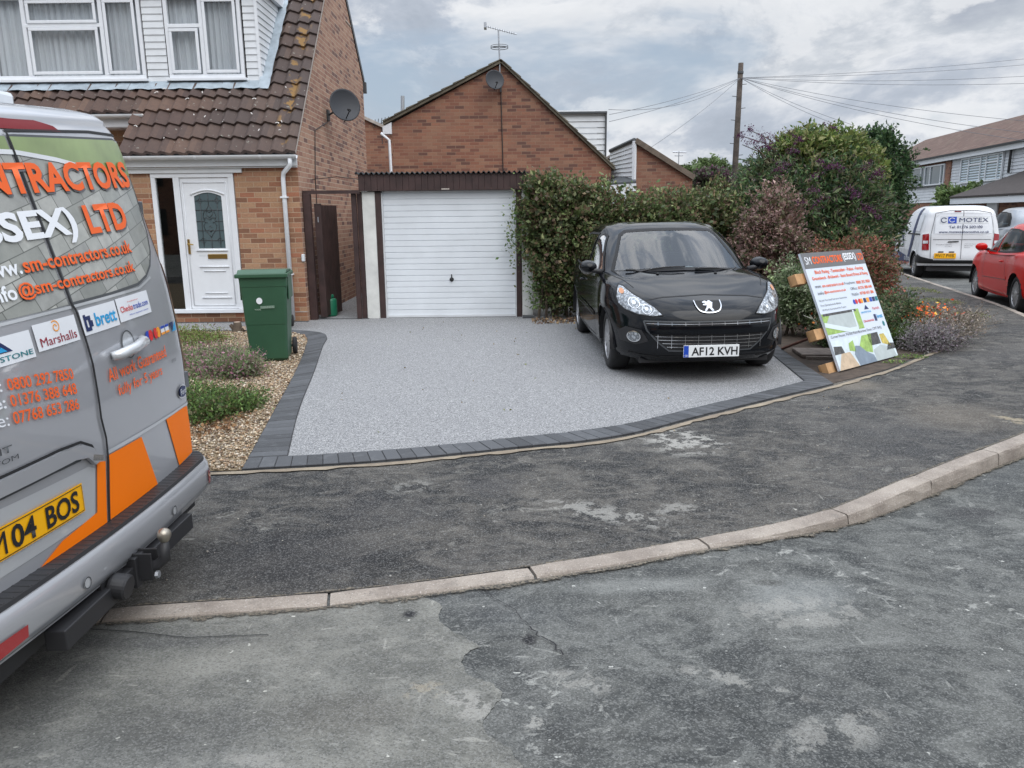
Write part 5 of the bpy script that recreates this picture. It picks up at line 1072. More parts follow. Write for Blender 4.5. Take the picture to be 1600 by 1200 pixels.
mb.add(vs, [(4*i+k, 4*i+4+k, 4*i+5+k, 4*i+1+k) for i in range(len(a_)-1) for k in range(3)]); tr = put('step_tread', mb, M['black'], VAN)
mb = MB()
for a in np.linspace(-.90, .90, 47): o_ = BS(a, .443); mb.box(o_[0]-.085, o_[0]-.016, o_[1]-.006, o_[1]+.006, o_[2]+.012, o_[2]+.0165)
put('tread_rib', mb, M['black'], tr, bevel=.002)
for a in (-.335, .345): poly_dec('parking_sensor', circ2(a, .362, .021, .021), M['silver_light'], .004, VAN, 0, Bd); decal('sensor_ring', line2(circ2(a,.362,.019,.019)+[(a+.019,.362)], .004), Bd(.006), M['dark_metal'], VAN, 0)
poly_dec('reflector', [(.78,.335),(.90,.335),(.905,.39),(.79,.395)], M['red_lamp'], .005, VAN, .02, Bd); poly_dec('reflector', [(-.80,.325),(-.635,.335),(-.63,.372),(-.80,.375)], M['red_lamp'], .005, VAN, .02, Bd)
decal('bumper_line', line2(fine([(-.95,.318),(.95,.318)]), .006), Bd(.003), M['dark_metal'], VAN, 0)
put('underside', MB().box(-6.4,-1.72,1.85,3.55,.16,.32).box(-1.75,-1.55,1.95,3.5,.20,.29), M['black'], VAN)
tb = put('tow_bar', MB().box(-1.50,-1.43,2.20,3.19,.215,.285).box(-1.60,-1.42,2.65,2.75,.20,.32).box(-1.45,-1.37,2.672,2.68,.22,.33).box(-1.45,-1.37,2.72,2.728,.22,.33), M['black'], VAN, bevel=.006)
put('tow_ball_neck', MB().tube([(-1.42,2.70,.27),(-1.37,2.70,.265),(-1.33,2.70,.30),(-1.325,2.70,.37)], [.024,.024,.02,.014], 12), M['black'], tb, smooth=True)
put('tow_ball', MB().lathe([(.012,-.03),(.018,-.022),(.0245,-.008),(.026,.0),(.0235,.012),(.016,.021),(.004,.0255)], (-1.325,2.70,.395), (0,0,1), 20), pmat('greasy steel ball', (.34,.31,.26), .35, metal=.8), tb, smooth=True)
put('socket', MB().lathe([(.044,0),(.046,.01),(.046,.055),(.040,.062),(.004,.062)], (-1.45,2.53,.275), (1,0,-.15), 24).box(-1.47,-1.455,2.47,2.62,.22,.33), M['black'], tb, smooth=False)
put('bolt', MB().lathe([(.014,0),(.014,.012),(.006,.012)], (-1.355,2.73,.30), (1,0,0), 6).lathe([(.014,0),(.014,.012),(.006,.012)], (-1.355,2.665,.25), (1,0,0), 6), M['steel'], tb)
put('beacon_bar', MB().box(-2.30,-2.08,1.95,3.40,2.02,2.09), M['lamp'], VAN, bevel=.02); put('beacon_foot', MB().box(-2.26,-2.12,2.1,2.2,1.96,2.02).box(-2.26,-2.12,3.2,3.3,1.96,2.02), M['black'], VAN)

# ------------------------------------------------------------------ hatchback builder
LOW = [
 [(2.02,0,.20),(1.99,.36,.20),(1.89,.62,.20),(1.72,.77,.21),(1.45,.83,.21),(.85,.83,.21),(0,.83,.20),(-.85,.83,.22),(-1.4,.82,.24),(-1.70,.73,.27),(-1.80,.42,.28),(-1.82,0,.28)],
 [(2.09,0,.25),(2.06,.36,.25),(1.95,.64,.25),(1.76,.80,.26),(1.46,.855,.26),(.85,.85,.25),(0,.85,.25),(-.85,.85,.27),(-1.4,.85,.29),(-1.74,.76,.32),(-1.87,.42,.33),(-1.89,0,.33)],
 [(2.13,0,.40),(2.10,.36,.40),(1.98,.66,.40),(1.77,.825,.42),(1.46,.875,.42),(.85,.872,.42),(0,.868,.42),(-.85,.87,.44),(-1.4,.872,.46),(-1.78,.78,.50),(-1.92,.43,.50),(-1.94,0,.50)],
 [(2.13,0,.56),(2.10,.36,.56),(1.97,.66,.57),(1.75,.825,.58),(1.45,.88,.60),(.85,.878,.60),(0,.872,.60),(-.85,.875,.62),(-1.4,.88,.64),(-1.78,.785,.68),(-1.92,.43,.68),(-1.94,0,.68)],
 [(2.08,0,.675),(2.04,.36,.685),(1.90,.655,.70),(1.68,.815,.72),(1.42,.872,.75),(.85,.872,.79),(0,.866,.80),(-.85,.87,.82),(-1.4,.872,.84),(-1.75,.77,.86),(-1.88,.42,.86),(-1.90,0,.86)],
 [(1.98,0,.745),(1.94,.34,.755),(1.79,.62,.79),(1.57,.765,.84),(1.36,.825,.87),(.85,.85,.905),(0,.846,.92),(-.85,.85,.94),(-1.4,.84,.96),(-1.72,.72,.98),(-1.83,.40,.98),(-1.85,0,.98)],
 [(1.80,0,.815),(1.77,.30,.825),(1.64,.54,.86),(1.45,.68,.905),(1.28,.735,.925),(.85,.77,.955),(0,.76,.96),(-.85,.76,.98),(-1.3,.74,1.0),(-1.58,.6,1.02),(-1.66,.34,1.02),(-1.68,0,1.02)],
 [(1.50,0,.90),(1.47,.24,.905),(1.38,.42,.925),(1.25,.52,.945),(1.12,.56,.96),(.80,.58,.98),(0,.5,.98),(-.85,.5,.99),(-1.1,.5,1.0),(-1.3,.4,1.02),(-1.36,.22,1.02),(-1.38,0,1.02)],
 [(1.00,0,.985),(.98,.1,.985),(.95,.2,.985),(.92,.3,.985),(.9,.32,.985),(.6,.32,.985),(0,.3,.98),(-.5,.3,.98),(-.7,.3,.99),(-.8,.2,1.0),(-.9,.1,1.0),(-.9,0,1.0)]]
LOW = [[(x, y*(1-.065*min(1, max(0, (x-1.42)/.3))), z) for x, y, z in r] for r in LOW]
CAB = [
 [(1.10,0,.95),(1.06,.32,.945),(.95,.56,.935),(.78,.74,.915),(.45,.815,.90),(0,.825,.905),(-.6,.825,.92),(-1.2,.80,.945),(-1.55,.70,.96),(-1.74,.46,.97),(-1.80,.24,.97),(-1.81,0,.97)],
 [(1.04,0,.985),(1.0,.32,.98),(.89,.56,.965),(.72,.728,.945),(.40,.80,.93),(0,.81,.93),(-.6,.81,.95),(-1.2,.785,.975),(-1.54,.68,.99),(-1.72,.45,1.0),(-1.78,.24,1.0),(-1.79,0,1.0)],
 [(.68,0,1.19),(.65,.29,1.185),(.56,.52,1.17),(.42,.665,1.155),(.15,.72,1.15),(-.1,.735,1.16),(-.6,.735,1.17),(-1.15,.71,1.19),(-1.46,.60,1.20),(-1.63,.40,1.20),(-1.68,.2,1.20),(-1.69,0,1.20)],
 [(.33,0,1.385),(.30,.26,1.38),(.23,.46,1.365),(.10,.585,1.34),(-.10,.635,1.345),(-.25,.65,1.36),(-.6,.65,1.37),(-1.0,.625,1.36),(-1.28,.52,1.35),(-1.44,.34,1.35),(-1.50,.17,1.36),(-1.51,0,1.36)],
 [(.24,0,1.425),(.22,.25,1.42),(.15,.43,1.405),(.03,.545,1.385),(-.12,.59,1.40),(-.27,.605,1.41),(-.6,.605,1.42),(-.98,.58,1.41),(-1.24,.48,1.395),(-1.40,.31,1.40),(-1.46,.16,1.405),(-1.47,0,1.405)],
 [(.05,0,1.455),(.04,.20,1.453),(0,.34,1.448),(-.07,.43,1.44),(-.16,.46,1.445),(-.29,.47,1.455),(-.6,.47,1.463),(-.9,.45,1.45),(-1.1,.37,1.44),(-1.22,.24,1.44),(-1.26,.12,1.44),(-1.27,0,1.44)],
 [(-.15,0,1.468),(-.17,0.05,1.468),(-.2,.06,1.468),(-.22,.08,1.468),(-.25,.1,1.468),(-.3,.1,1.47),(-.6,.1,1.472),(-.8,.1,1.468),(-.85,.08,1.466),(-.88,.06,1.464),(-.9,.03,1.464),(-.92,0,1.464)]]
WS = [(-.665,.955),(-.30,.985),(0,.992),(.30,.985),(.665,.955),(.60,1.10),(.50,1.33),(.44,1.372),(.22,1.385),(0,1.388),(-.22,1.385),(-.44,1.372),(-.50,1.33),(-.60,1.10)]
CAB = [[(x, y*(1.065+.03*max(0, z-.93)), z) for x, y, z in r] for r in CAB]
WS = [(a*(1.065+.03*max(0, b-.93)), b) for a, b in WS]
SG1 = [(.66,.955),(.40,.95),(-.02,.952),(-.06,1.33),(.0,1.34),(.12,1.318),(.40,1.14)]
SG2 = [(-.12,.952),(-.60,.965),(-1.15,.995),(-1.34,1.02),(-1.22,1.20),(-1.02,1.31),(-.62,1.345),(-.16,1.345)]
def hatch(name, label, cat, loc, rotz, paintm, detail=True, tilt=0., scale=1.):
    t = thing(name, label, cat, loc, rotz); t.rotation_euler = (tilt, 0, rotz); t.scale = (scale,)*3
    G1 = net(LOW, 22 if detail else 9, 14 if detail else 6); G2 = net(CAB, 16 if detail else 8, 12 if detail else 6)
    RA = .345
    for g in (G1,):
        for i in range(g.shape[0]):
            for j in range(g.shape[1]):
                p = g[i, j]
                for wx in (1.27, -1.27):
                    dx, dz = p[0]-wx, p[2]-.315; d = math.hypot(dx, dz)
                    if p[1] > .55 and abs(d-RA) < .022: p[0] = wx+dx*RA/d; p[2] = .315+dz*RA/d
    def keep(c):
        if c[1] > .5:
            for wx in (1.27, -1.27):
                if math.hypot(c[0]-wx, c[2]-.315) < RA-.002: return False
        if c[2] > .93 and -1.5 < c[0] < .88 and abs(c[1]) < .70: return False
        return True
    me = clean(net_mb(G1, keep), 'body'); body = put('body', me, paintm, t, True)
    # cabin shell with openings
    from mathutils.geometry import intersect_point_tri_2d
    def inp(x, y, pl): return bool(inside(np.array([[x, y]]), pl)[0])
    shrink = lambda pl, k: [(sum(p[0] for p in pl)/len(pl)*(1-k)+a*k, sum(p[1] for p in pl)/len(pl)*(1-k)+b*k) for a, b in pl]
    ws2, s1, s2 = shrink(WS, .95), shrink(SG1, .90), shrink(SG2, .93); RW = [(-.55,1.04),(.55,1.04),(.42,1.30),(-.42,1.30)]
    full = clean(net_mb(G2), 'cabin_full')
    def keep2(c):
        if c[2] < 1.40:
            if c[0] > .15 and abs(c[1]) < .70 and inp(c[1], c[2], ws2): return False
            if c[1] > .45 and c[0] < .8 and c[0] > -1.5 and (inp(c[0], c[2], s1) or inp(c[0], c[2], s2)): return False
            if c[0] < -1.38 and inp(c[1], c[2], RW): return False
        return True
    roof_ = put('roof', clean(net_mb(G2, keep2), 'roof'), paintm, t, True)
    bvl = BVHTree.FromPolygons([tuple(p) for p in clean_v(net_mb(G1))[0]], clean_v(net_mb(G1))[1]); bvc = BVHTree.FromPolygons([v.co[:] for v in full.vertices], [tuple(p.vertices) for p in full.polygons])
    def caster(bv, orig, dr, off):
        def f(a, b):
            o_ = Vector(orig(a, b)); h = bv.ray_cast(o_, Vector(dr))
            if h[0] is None: return None
            n = h[1] if h[1].dot(Vector(dr)) < 0 else -h[1]; return h[0]+n*off
        return f
    fr = lambda off, bv=bvl: caster(bv, lambda a, b: (4, a, b), (-1,0,0), off)
    sd_ = lambda sg, off, bv=bvl: caster(bv, lambda a, b: (a, sg*3, b), (0,-sg,0), off)
    rr = lambda off, bv=bvl: caster(bv, lambda a, b: (-4, a, b), (1,0,0), off)
    tp = lambda off, bv=bvl: caster(bv, lambda a, b: (a, b, 3), (0,0,-1), off)
    st = .05
    decal('windscreen', P2(WS), fr(.004, bvc), M['car_glass'], t, st, True)
    decal('screen_seal', line2(fine(WS+[WS[0]], .04), .028), fr(.006, bvc), M['black_line'], t, 0, True)
    decal('rear_window', P2([(-.60,1.02),(.60,1.02),(.46,1.32),(-.46,1.32)]), rr(.004, bvc), M['car_glass'], t, st, True)
    for sg in (1, -1):
        for pl in (SG1, SG2): decal('side_window', P2(pl), sd_(sg, .004, bvc), M['side_glass'], t, st, True); decal('window_seal', line2(fine(pl+[pl[0]], .05), .022), sd_(sg, .0055, bvc), M['black_line'], t, 0, True)
        for ln in ([(.62,.93),(.66,.70),(.64,.45),(.60,.26)], [(-.62,.94),(-.68,.70),(-.74,.5)], [(.60,.26),(0,.25),(-.72,.27)]): decal('door_gap', line2(fine(ln), .008), sd_(sg, .002), M['black_line'], t, 0, True)
        decal('side_moulding', line2(fine([(.62,.50),(-.80,.54)]), .045), sd_(sg, .008), paintm, t, 0, True); decal('moulding_edge', line2(fine([(.62,.474),(-.80,.514)]), .006), sd_(sg, .010), M['dark_metal'], t, 0, True)
        for hx in ((-.42,.80),): put('door_handle', MB().tube([(hx[0]-.08, sg*.868, hx[1]), (hx[0], sg*.90, hx[1]+.004), (hx[0]+.08, sg*.868, hx[1])], .013, 8), paintm, t, True, smooth=True)
        for wx in (1.27, -1.27):
            wheel(t, wx, sg*.735, .31, .20, 8); arc = [(wx+RA*math.cos(a), sg*.80, .315+RA*math.sin(a)) for a in np.linspace(-.15, math.pi+.15, 30)]
            mb = MB(); mb.add([(p[0], sg*.45, p[2]) for p in arc]+[(p[0], sg*.862, p[2]) for p in arc], [(i, i+1, 30+i+1, 30+i) for i in range(29)]); put('wheel_arch', mb, M['black'], t, True, smooth=True)
        # door mirror
        mp = [(.70,sg*.80,.955),(.68,sg*.90,.975),(.66,sg*.96,1.005)]; put('mirror_arm', MB().tube(mp, [.03,.028,.03], 8), M['black'], t, True, smooth=True)
        mb = MB(); mb.lathe([(.001,-.075),(.045,-.066),(.075,-.03),(.088,.02),(.09,.055),(.086,.062)], (.66,sg*.955,1.01), (-1,0,0), 20); mb.v = [(x, sg*.95+(y-sg*.955)*1.12, 1.01+(z-1.01)*(.82 if z > 1.01 else .72)) for x, y, z in mb.v]
        mr = put('mirror', mb, paintm, t, True, smooth=True); put('mirror_glass', MB().lathe([(.08,0),(.001,0)], (.600,sg*.955,1.005), (-1,0,0), 20), M['chrome'], mr, True)
    put('floor_pan', MB().box(-1.7,1.9,-.62,.62,.17,.30), M['black'], t, True)
    # interior
    put('dashboard', MB().prism([(.95,-.68,.93),(.45,-.72,.96),(.40,-.72,.80),(.9,-.7,.6)], (0,1.42,0)), M['dark_room'], t, True, bevel=.02)
    put('cabin_floor', MB().box(-1.5,.8,-.70,.70,.36,.40).box(-1.62,-1.55,-.6,.6,.4,.93), M['dark_room'], t, True)
    for sx, sy in ((-.15,-.36),(-.15,.36)):
        s_ = put('seat', MB().box(sx-.25,sx+.25,sy-.24,sy+.24,.42,.58).prism([(sx-.22,sy-.23,.56),(sx-.08,sy-.23,.56),(sx-.30,sy-.20,1.10),(sx-.38,sy-.20,1.10)], (0,.44,0)), M['seat'], t, True, bevel=.04)
        put('headrest', MB().box(sx-.40,sx-.30,sy-.12,sy+.12,1.13,1.28), M['seat'], s_, True, bevel=.03)
    put('rear_seat', MB().prism([(-.95,-.6,.55),(-.8,-.6,.55),(-1.05,-.6,1.05),(-1.15,-.6,1.05)], (0,1.2,0)), M['seat'], t, True, bevel=.03)
    put('steering_wheel', MB().tube([(.32+.06*math.sin(a), -.36+.18*math.cos(a), .98+.15*math.sin(a)) for a in np.linspace(0, 6.283, 28)], .015, 8), M['seat'], t, True, smooth=True)
    put('rear_mirror', MB().box(.26,.29,-.11,.11,1.27,1.33), M['black'], t, True, bevel=.008)
    # lamps
    HL = [(.46,.640),(.55,.628),(.68,.640),(.785,.675),(.835,.72),(.845,.78),(.825,.85),(.80,.885),(.765,.875),(.70,.815),(.60,.755),(.52,.70)]
    for sg in (1, -1):
        pl = [(sg*a*.94, b) for a, b in HL]
        hl = decal('headlamp', P2(pl), fr(.006), M['headlamp'], t, .03, True); decal('lamp_seal', line2(fine(pl+[pl[0]], .03), .009), fr(.008), M['black_line'], t, 0, True)
        if detail:
            for c_, r_ in (((.565,.685),.040),((.66,.735),.047)): 
                decal('lamp_bowl', P2(circ2(sg*c_[0], c_[1], r_, r_)), fr(.010), M['chrome'], hl, .02, True); decal('lamp_lens', P2(circ2(sg*c_[0], c_[1], r_*.86, r_*.86)), fr(.013), M['headlamp'], hl, .02, True); decal('lamp_bulb', P2(circ2(sg*c_[0], c_[1], r_*.36, r_*.36)), fr(.016), M['lamp'], hl, .02, True)
            decal('indicator', P2(circ2(sg*.742, .83, .020, .024)), fr(.010), M['indicator'], hl, .02, True)
            decal('fog_surround', P2([(sg*.56,.40),(sg*.66,.36),(sg*.78,.38),(sg*.80,.47),(sg*.74,.52),(sg*.62,.50)]), fr(.004), M['black'], t, .03, True)
            fl = decal('fog_lamp', P2(circ2(sg*.675,.435,.047,.047)), fr(.012), M['headlamp'], t, .02, True); decal('fog_ring', line2(circ2(sg*.675,.435,.049,.049)+[(sg*.675+.049,.435)], .007), fr(.014), M['chrome'], t, 0, True)
            decal('bumper_slot', line2(fine([(sg*.46,.245),(sg*.72,.275)]), .012), fr(.004), M['black_line'], t, 0, True)
        tl = [(-1.55,.98),(-1.72,.95),(-1.86,.80),(-1.84,.70),(-1.70,.76),(-1.58,.88)]; decal('tail_lamp', P2(tl), sd_(sg, .006), M['red_lamp'], t, .03, True)
    if detail:
        gp = [(-.60,.585),(.60,.585),(.575,.50),(.47,.385),(.38,.315),(-.38,.315),(-.47,.385),(-.575,.50)]
        decal('grille', P2(gp), fr(.003), M['black_line'], t, .03, True)
        # bumper bar across the grille
        decal('bumper_bar', P2([(-.575,.545),(.575,.545),(.545,.472),(-.545,.472)]), fr(.016), paintm, t, .03, True)
        mb = MB()
        for z, a in ((.563,.575),(.447,.50),(.415,.475),(.383,.44),(.350,.40)): mb2 = fine([(-a,z),(a,z)]); mb.ribbon([(p[0],p[1],0) for p in mb2], .0050)
        for a in np.linspace(-.48,.48,9): mb.ribbon([(a,.335,0),(a,.40,0),(a,.465,0)], .004); mb.ribbon([(a,.549,0),(a,.58,0)], .004)
        decal('grille_bars', mb, fr(.010), M['chrome'], t, 0, True)
        decal('grille_edge', line2(fine(gp+[gp[0]]), .014), fr(.006), M['dark_metal'], t, 0, True)
        decal('bonnet_gap', line2(fine([(-.56,.765),(-.40,.79),(0,.805),(.40,.79),(.56,.765)]), .007), fr(.002), M['black_line'], t, 0, True)
        for sg in (1, -1): decal('wing_gap', line2(fine([(1.60,sg*.63),(1.45,sg*.675),(1.2,sg*.735),(1.0,sg*.765)], .04), .007), tp(.002), M['black_line'], t, 0, True)
        decal('lip_line', line2(fine([(-.6,.262),(0,.255),(.6,.262)]), .008), fr(.003), M['black_line'], t, 0, True)
        npl = put('number_plate', MB().box(2.135,2.147,-.26,.26,.258,.370), M['plate_white'], t, True, bevel=.003)
        pm = lambda a, b: (2.1485, a, b)
        decal('plate_letters', text_mb([('AF12 KVH', -.185, .245, .274, .352)], .02), pm, M['black_text'], npl, 0, True); decal('plate_band', P2([(-.258,.26),(-.212,.26),(-.212,.368),(-.258,.368)]), lambda a, b: (2.1475, a, b), M['blue'], npl, 0, True)
        decal('plate_country', text_mb([('GB', -.248, -.222, .268, .284)], .0), lambda a, b: (2.149, a, b), M['white_text'], npl, 0, True)
        # emblem shield with rearing lion outline
        up_ = lambda q, k=.022: [(a_-.01, b_+k) for a_, b_ in q]
        sh_ = up_([(-.125,.735),(.125,.735),(.115,.68),(.075,.642),(0,.634),(-.075,.642),(-.115,.68)])
        decal('emblem_field', P2(sh_), fr(.006), M['black_line'], t, .03, True); decal('emblem_rim', line2(up_(cr2([(-.122,.735),(-.116,.690),(-.090,.655),(-.045,.641),(0,.638),(.045,.641),(.090,.655),(.116,.690),(.122,.735)], 6)), .009), fr(.012), M['emblem'], t, 0, True)
        lion = [(-.045,.651),(-.028,.653),(-.010,.672),(.004,.672),(.020,.652),(.042,.652),(.034,.664),(.026,.676),(.034,.694),(.040,.708),(.046,.716),(.034,.722),(.024,.732),(.008,.731),(-.002,.722),(-.022,.730),(-.048,.722),(-.050,.714),(-.028,.714),(-.022,.708),(-.046,.705),(-.052,.696),(-.030,.694),(-.016,.696),(-.024,.678),(-.040,.662)]
        decal('emblem_lion', P2(up_(lion)), fr(.012), M['emblem'], t, 0, True)
        for (x0, y0, x1, y1) in ((1.0,-.60,1.015,.02),(1.05,.12,.965,.58)):
            pts = [(x0+(x1-x0)*k/8, y0+(y1-y0)*k/8) for k in range(9)]; f = tp(.022, bvc); f2 = tp(.022)
            q = []
            for a, b in pts: p = f(a, b) or f2(a, b); q.append(p)
            put('wiper', MB().tube(q, [.012,.012,.011,.010,.010,.009,.008,.008,.006], 6), M['black'], t, True, smooth=True)
        for y in (-.30,.30): p = tp(.004)(1.18, y); put('washer_jet', MB().lathe([(.018,0),(.016,.008),(.004,.01)], p, (0,0,1), 12), M['black'], t, True)
        decal('dashboard_paper', P2([(.02,1.01),(.14,1.01),(.10,1.02),(.05,1.022)]), fr(-.004, bvc), M['white_dirty'], t, 0, True)
    return t
def clean_v(mb):
    me = clean(mb, 'tmp'); r = ([v.co[:] for v in me.vertices], [tuple(p.vertices) for p in me.polygons]); bpy.data.meshes.remove(me); return r
fa = math.atan2(-.999, .032)
hatch('black_hatchback', 'shiny black small hatchback parked nose out on the new grey driveway', 'car', (1.785, 9.10, .008), fa, M['car_black'], True, R(.5))
hatch('red_hatchback', 'red hatchback parked at the kerb at the right edge behind the white van', 'car', (9.52, 13.56, -.095), math.atan2(.951, .308), M['car_red'], False)
hatch('grey_car', 'grey car half hidden between the white van and the red car', 'car', (15.75, 23.6, -.05), math.atan2(.95, .30), M['car_grey'], False, 0, 1.17)

# ------------------------------------------------------------------ white trade van
VL = [
 [(2.05,0,.26),(2.0,.46,.26),(1.86,.74,.26),(1.6,.86,.26),(1.3,.89,.26),(.3,.89,.26),(-.8,.89,.26),(-1.5,.89,.30),(-1.86,.84,.33),(-1.97,.6,.34),(-1.99,.3,.34),(-1.99,0,.34)],
 [(2.16,0,.50),(2.10,.46,.50),(1.95,.76,.50),(1.66,.88,.50),(1.3,.905,.50),(.3,.905,.50),(-.8,.905,.50),(-1.5,.905,.50),(-1.90,.86,.50),(-2.02,.6,.50),(-2.04,.3,.50),(-2.04,0,.50)],
 [(2.14,0,.74),(2.08,.46,.74),(1.92,.74,.75),(1.62,.86,.78),(1.3,.90,.80),(.3,.905,.82),(-.8,.905,.82),(-1.5,.90,.82),(-1.88,.85,.82),(-1.98,.6,.82),(-2.0,.3,.82),(-2.0,0,.82)],
 [(1.90,0,.96),(1.85,.40,.97),(1.70,.66,.98),(1.45,.80,1.0),(1.2,.86,1.02),(.3,.895,1.04),(-.8,.90,1.05),(-1.5,.895,1.05),(-1.87,.84,1.05),(-1.96,.6,1.05),(-1.98,.3,1.05),(-1.98,0,1.05)],
 [(1.20,0,1.10),(1.15,.36,1.10),(1.05,.60,1.10),(.9,.76,1.10),(.75,.83,1.12),(.2,.875,1.14),(-.8,.885,1.15),(-1.5,.88,1.15),(-1.86,.82,1.15),(-1.95,.58,1.15),(-1.97,.3,1.15),(-1.97,0,1.15)],
 [(.72,0,1.45),(.68,.32,1.45),(.60,.54,1.45),(.48,.68,1.45),(.3,.75,1.45),(-.1,.79,1.46),(-.8,.82,1.48),(-1.5,.81,1.48),(-1.82,.75,1.48),(-1.90,.54,1.48),(-1.92,.28,1.48),(-1.92,0,1.48)],
 [(.32,0,1.70),(.30,.28,1.70),(.24,.48,1.69),(.14,.60,1.68),(0,.66,1.68),(-.3,.70,1.69),(-.8,.73,1.70),(-1.5,.72,1.70),(-1.76,.67,1.69),(-1.84,.50,1.69),(-1.87,.26,1.70),(-1.87,0,1.70)],
 [(.15,0,1.77),(.13,.25,1.77),(.08,.42,1.76),(0,.52,1.755),(-.12,.57,1.76),(-.35,.61,1.77),(-.8,.64,1.775),(-1.4,.63,1.77),(-1.66,.57,1.765),(-1.76,.42,1.77),(-1.80,.22,1.775),(-1.80,0,1.775)],
 [(-.2,0,1.80),(-.22,.1,1.80),(-.25,.16,1.80),(-.28,.2,1.80),(-.32,.22,1.80),(-.45,.22,1.805),(-.8,.22,1.81),(-1.1,.22,1.81),(-1.3,.2,1.805),(-1.4,.15,1.80),(-1.45,.08,1.80),(-1.45,0,1.80)]]
def trade_van():
    t = thing('trade_van', 'white small panel van with blue stripe parked at the far kerb beyond the bushes', 'van', (11.67, 21.06, -.095), math.atan2(.966, .26)); G1 = net(VL, 14, 10); RA = .36
    for i in range(G1.shape[0]):
        for j in range(G1.shape[1]):
            p = G1[i, j]
            for wx in (1.30, -1.36):
                dx, dz = p[0]-wx, p[2]-.33; d = math.hypot(dx, dz)
                if p[1] > .6 and abs(d-RA) < .03: p[0] = wx+dx*RA/d; p[2] = .33+dz*RA/d
    put('body', clean(net_mb(G1, lambda c: not (c[1] > .6 and min(math.hypot(c[0]-1.30, c[2]-.33), math.hypot(c[0]+1.36, c[2]-.33)) < RA-.002)), 'body'), M['van_white'], t, True)
    v_, f_ = clean_v(net_mb(G1)); bv = BVHTree.FromPolygons(v_, f_)
    def caster(orig, dr, off):
        def f(a, b):
            h = bv.ray_cast(Vector(orig(a, b)), Vector(dr)); 
            if h[0] is None: return None
            n = h[1] if h[1].dot(Vector(dr)) < 0 else -h[1]; return h[0]+n*off
        return f
    rr = lambda off: caster(lambda a, b: (-4, -a, b), (1,0,0), off)           # a: to the right seen from behind
    sl_ = lambda off, sg=1: caster(lambda a, b: (a, 3*sg, b), (0,-sg,0), off)
    def dec(nm, pts, m, fn, st=.08): return decal(nm, P2(pts), fn, M[m], t, st, True)
    dec('rear_bumper', [(-.86,.26),(.86,.26),(.86,.48),(-.86,.48)], 'black', rr(.02)); dec('rear_bumper', [(-1.60,.30),(-2.02,.34),(-2.02,.50),(-1.80,.62),(-1.66,.5)], 'black', sl_(.02))
    dec('window_pressing', [(-.60,1.12),(.0,1.11),(.0,1.60),(-.52,1.60),(-.60,1.50)], 'white', rr(.006)); dec('window_pressing', [(.02,1.11),(.68,1.12),(.68,1.48),(.60,1.60),(.02,1.60)], 'white', rr(.006))
    for ln in ([(.01,1.70),(.01,.50)], [(-.66,.52),(-.68,1.1),(-.60,1.62),(-.3,1.68),(.3,1.68),(.62,1.62),(.72,1.1),(.72,.52)], [(-.63,.98),(.66,.98)]): decal('door_gap', line2(fine(ln, .06), .012), rr(.008), M['grey_text'], t, 0, True)
    for ln in ([(-.62,1.12),(-.60,1.5),(-.50,1.61),(-.02,1.61)], [(.03,1.61),(.58,1.61),(.68,1.5),(.70,1.12)]): decal('pressing_edge', line2(fine(ln, .06), .010), rr(.010), M['silver_light'], t, 0, True)
    for sg in (-1, 1): dec('tail_lamp', [(sg*.70,.72),(sg*.84,.72),(sg*.845,1.10),(sg*.72,1.12)], 'red_lamp', rr(.014), .04); dec('lamp_strip', [(sg*.73,.88),(sg*.83,.88),(sg*.83,.95),(sg*.73,.95)], 'lamp', rr(.02), .04)
    dec('brake_light', [(-.20,1.645),(.0-.05,1.645),(-.05,1.665),(-.20,1.665)], 'dark_red', rr(.012)); dec('door_handle', [(-.30,.905),(-.06,.915),(-.06,.945),(-.30,.935)], 'black', rr(.02))
    dec('plate_lamp', [(-.50,.66),(-.38,.66),(-.38,.69),(-.50,.69)], 'black', rr(.01)); dec('plate_lamp', [(-.26,.66),(-.14,.66),(-.14,.69),(-.26,.69)], 'black', rr(.01))
    dec('number_plate', [(-.58,.52),(-.10,.52),(-.10,.645),(-.58,.645)], 'yellow', rr(.022)); decal('plate_letters', text_mb([('MV17 PWK', -.55, -.13, .545, .625)], .015), rr(.028), M['black_text'], t, .1, True)
    dec('logo_panel', [(-.50,1.36),(.58,1.36),(.60,1.54),(-.50,1.54)], 'silver_light', rr(.010)); dec('logo_square', [(-.33,1.37),(-.14,1.37),(-.14,1.53),(-.33,1.53)], 'blue', rr(.014)); decal('logo_mark', line2([(-.24+.06*math.cos(a), 1.45+.05*math.sin(a)) for a in np.linspace(.5, 5.8, 16)], .014), rr(.018), M['white'], t, 0, True); decal('logo_mark', line2([(-.42+.06*math.cos(a), 1.45+.055*math.sin(a)) for a in np.linspace(.5, 5.8, 16)], .018), rr(.018), M['navy'], t, 0, True)
    for l_ in (('MOTEX', -.08, .56, 1.40, 1.50), ('Tel: 01376 502100', -.30, .44, 1.25, 1.315), ('www.motexautomotive.co.uk', -.52, .60, 1.135, 1.195)): decal('lettering', text_mb([l_], .01), rr(.018), M['navy'], t, .1, True)
    for l_ in (('Servicing Repairs Diagnostics', -.56, -.20, .84, .87), ('Recovery', -.36, -.20, .80, .825), ('MOT and Tyres', .08, .32, .86, .88), ('Braintree', .08, .26, .82, .84), ('Essex', .08, .20, .78, .80)): decal('small_print', text_mb([l_], 0), rr(.012), M['grey_text'], t, .1, True)
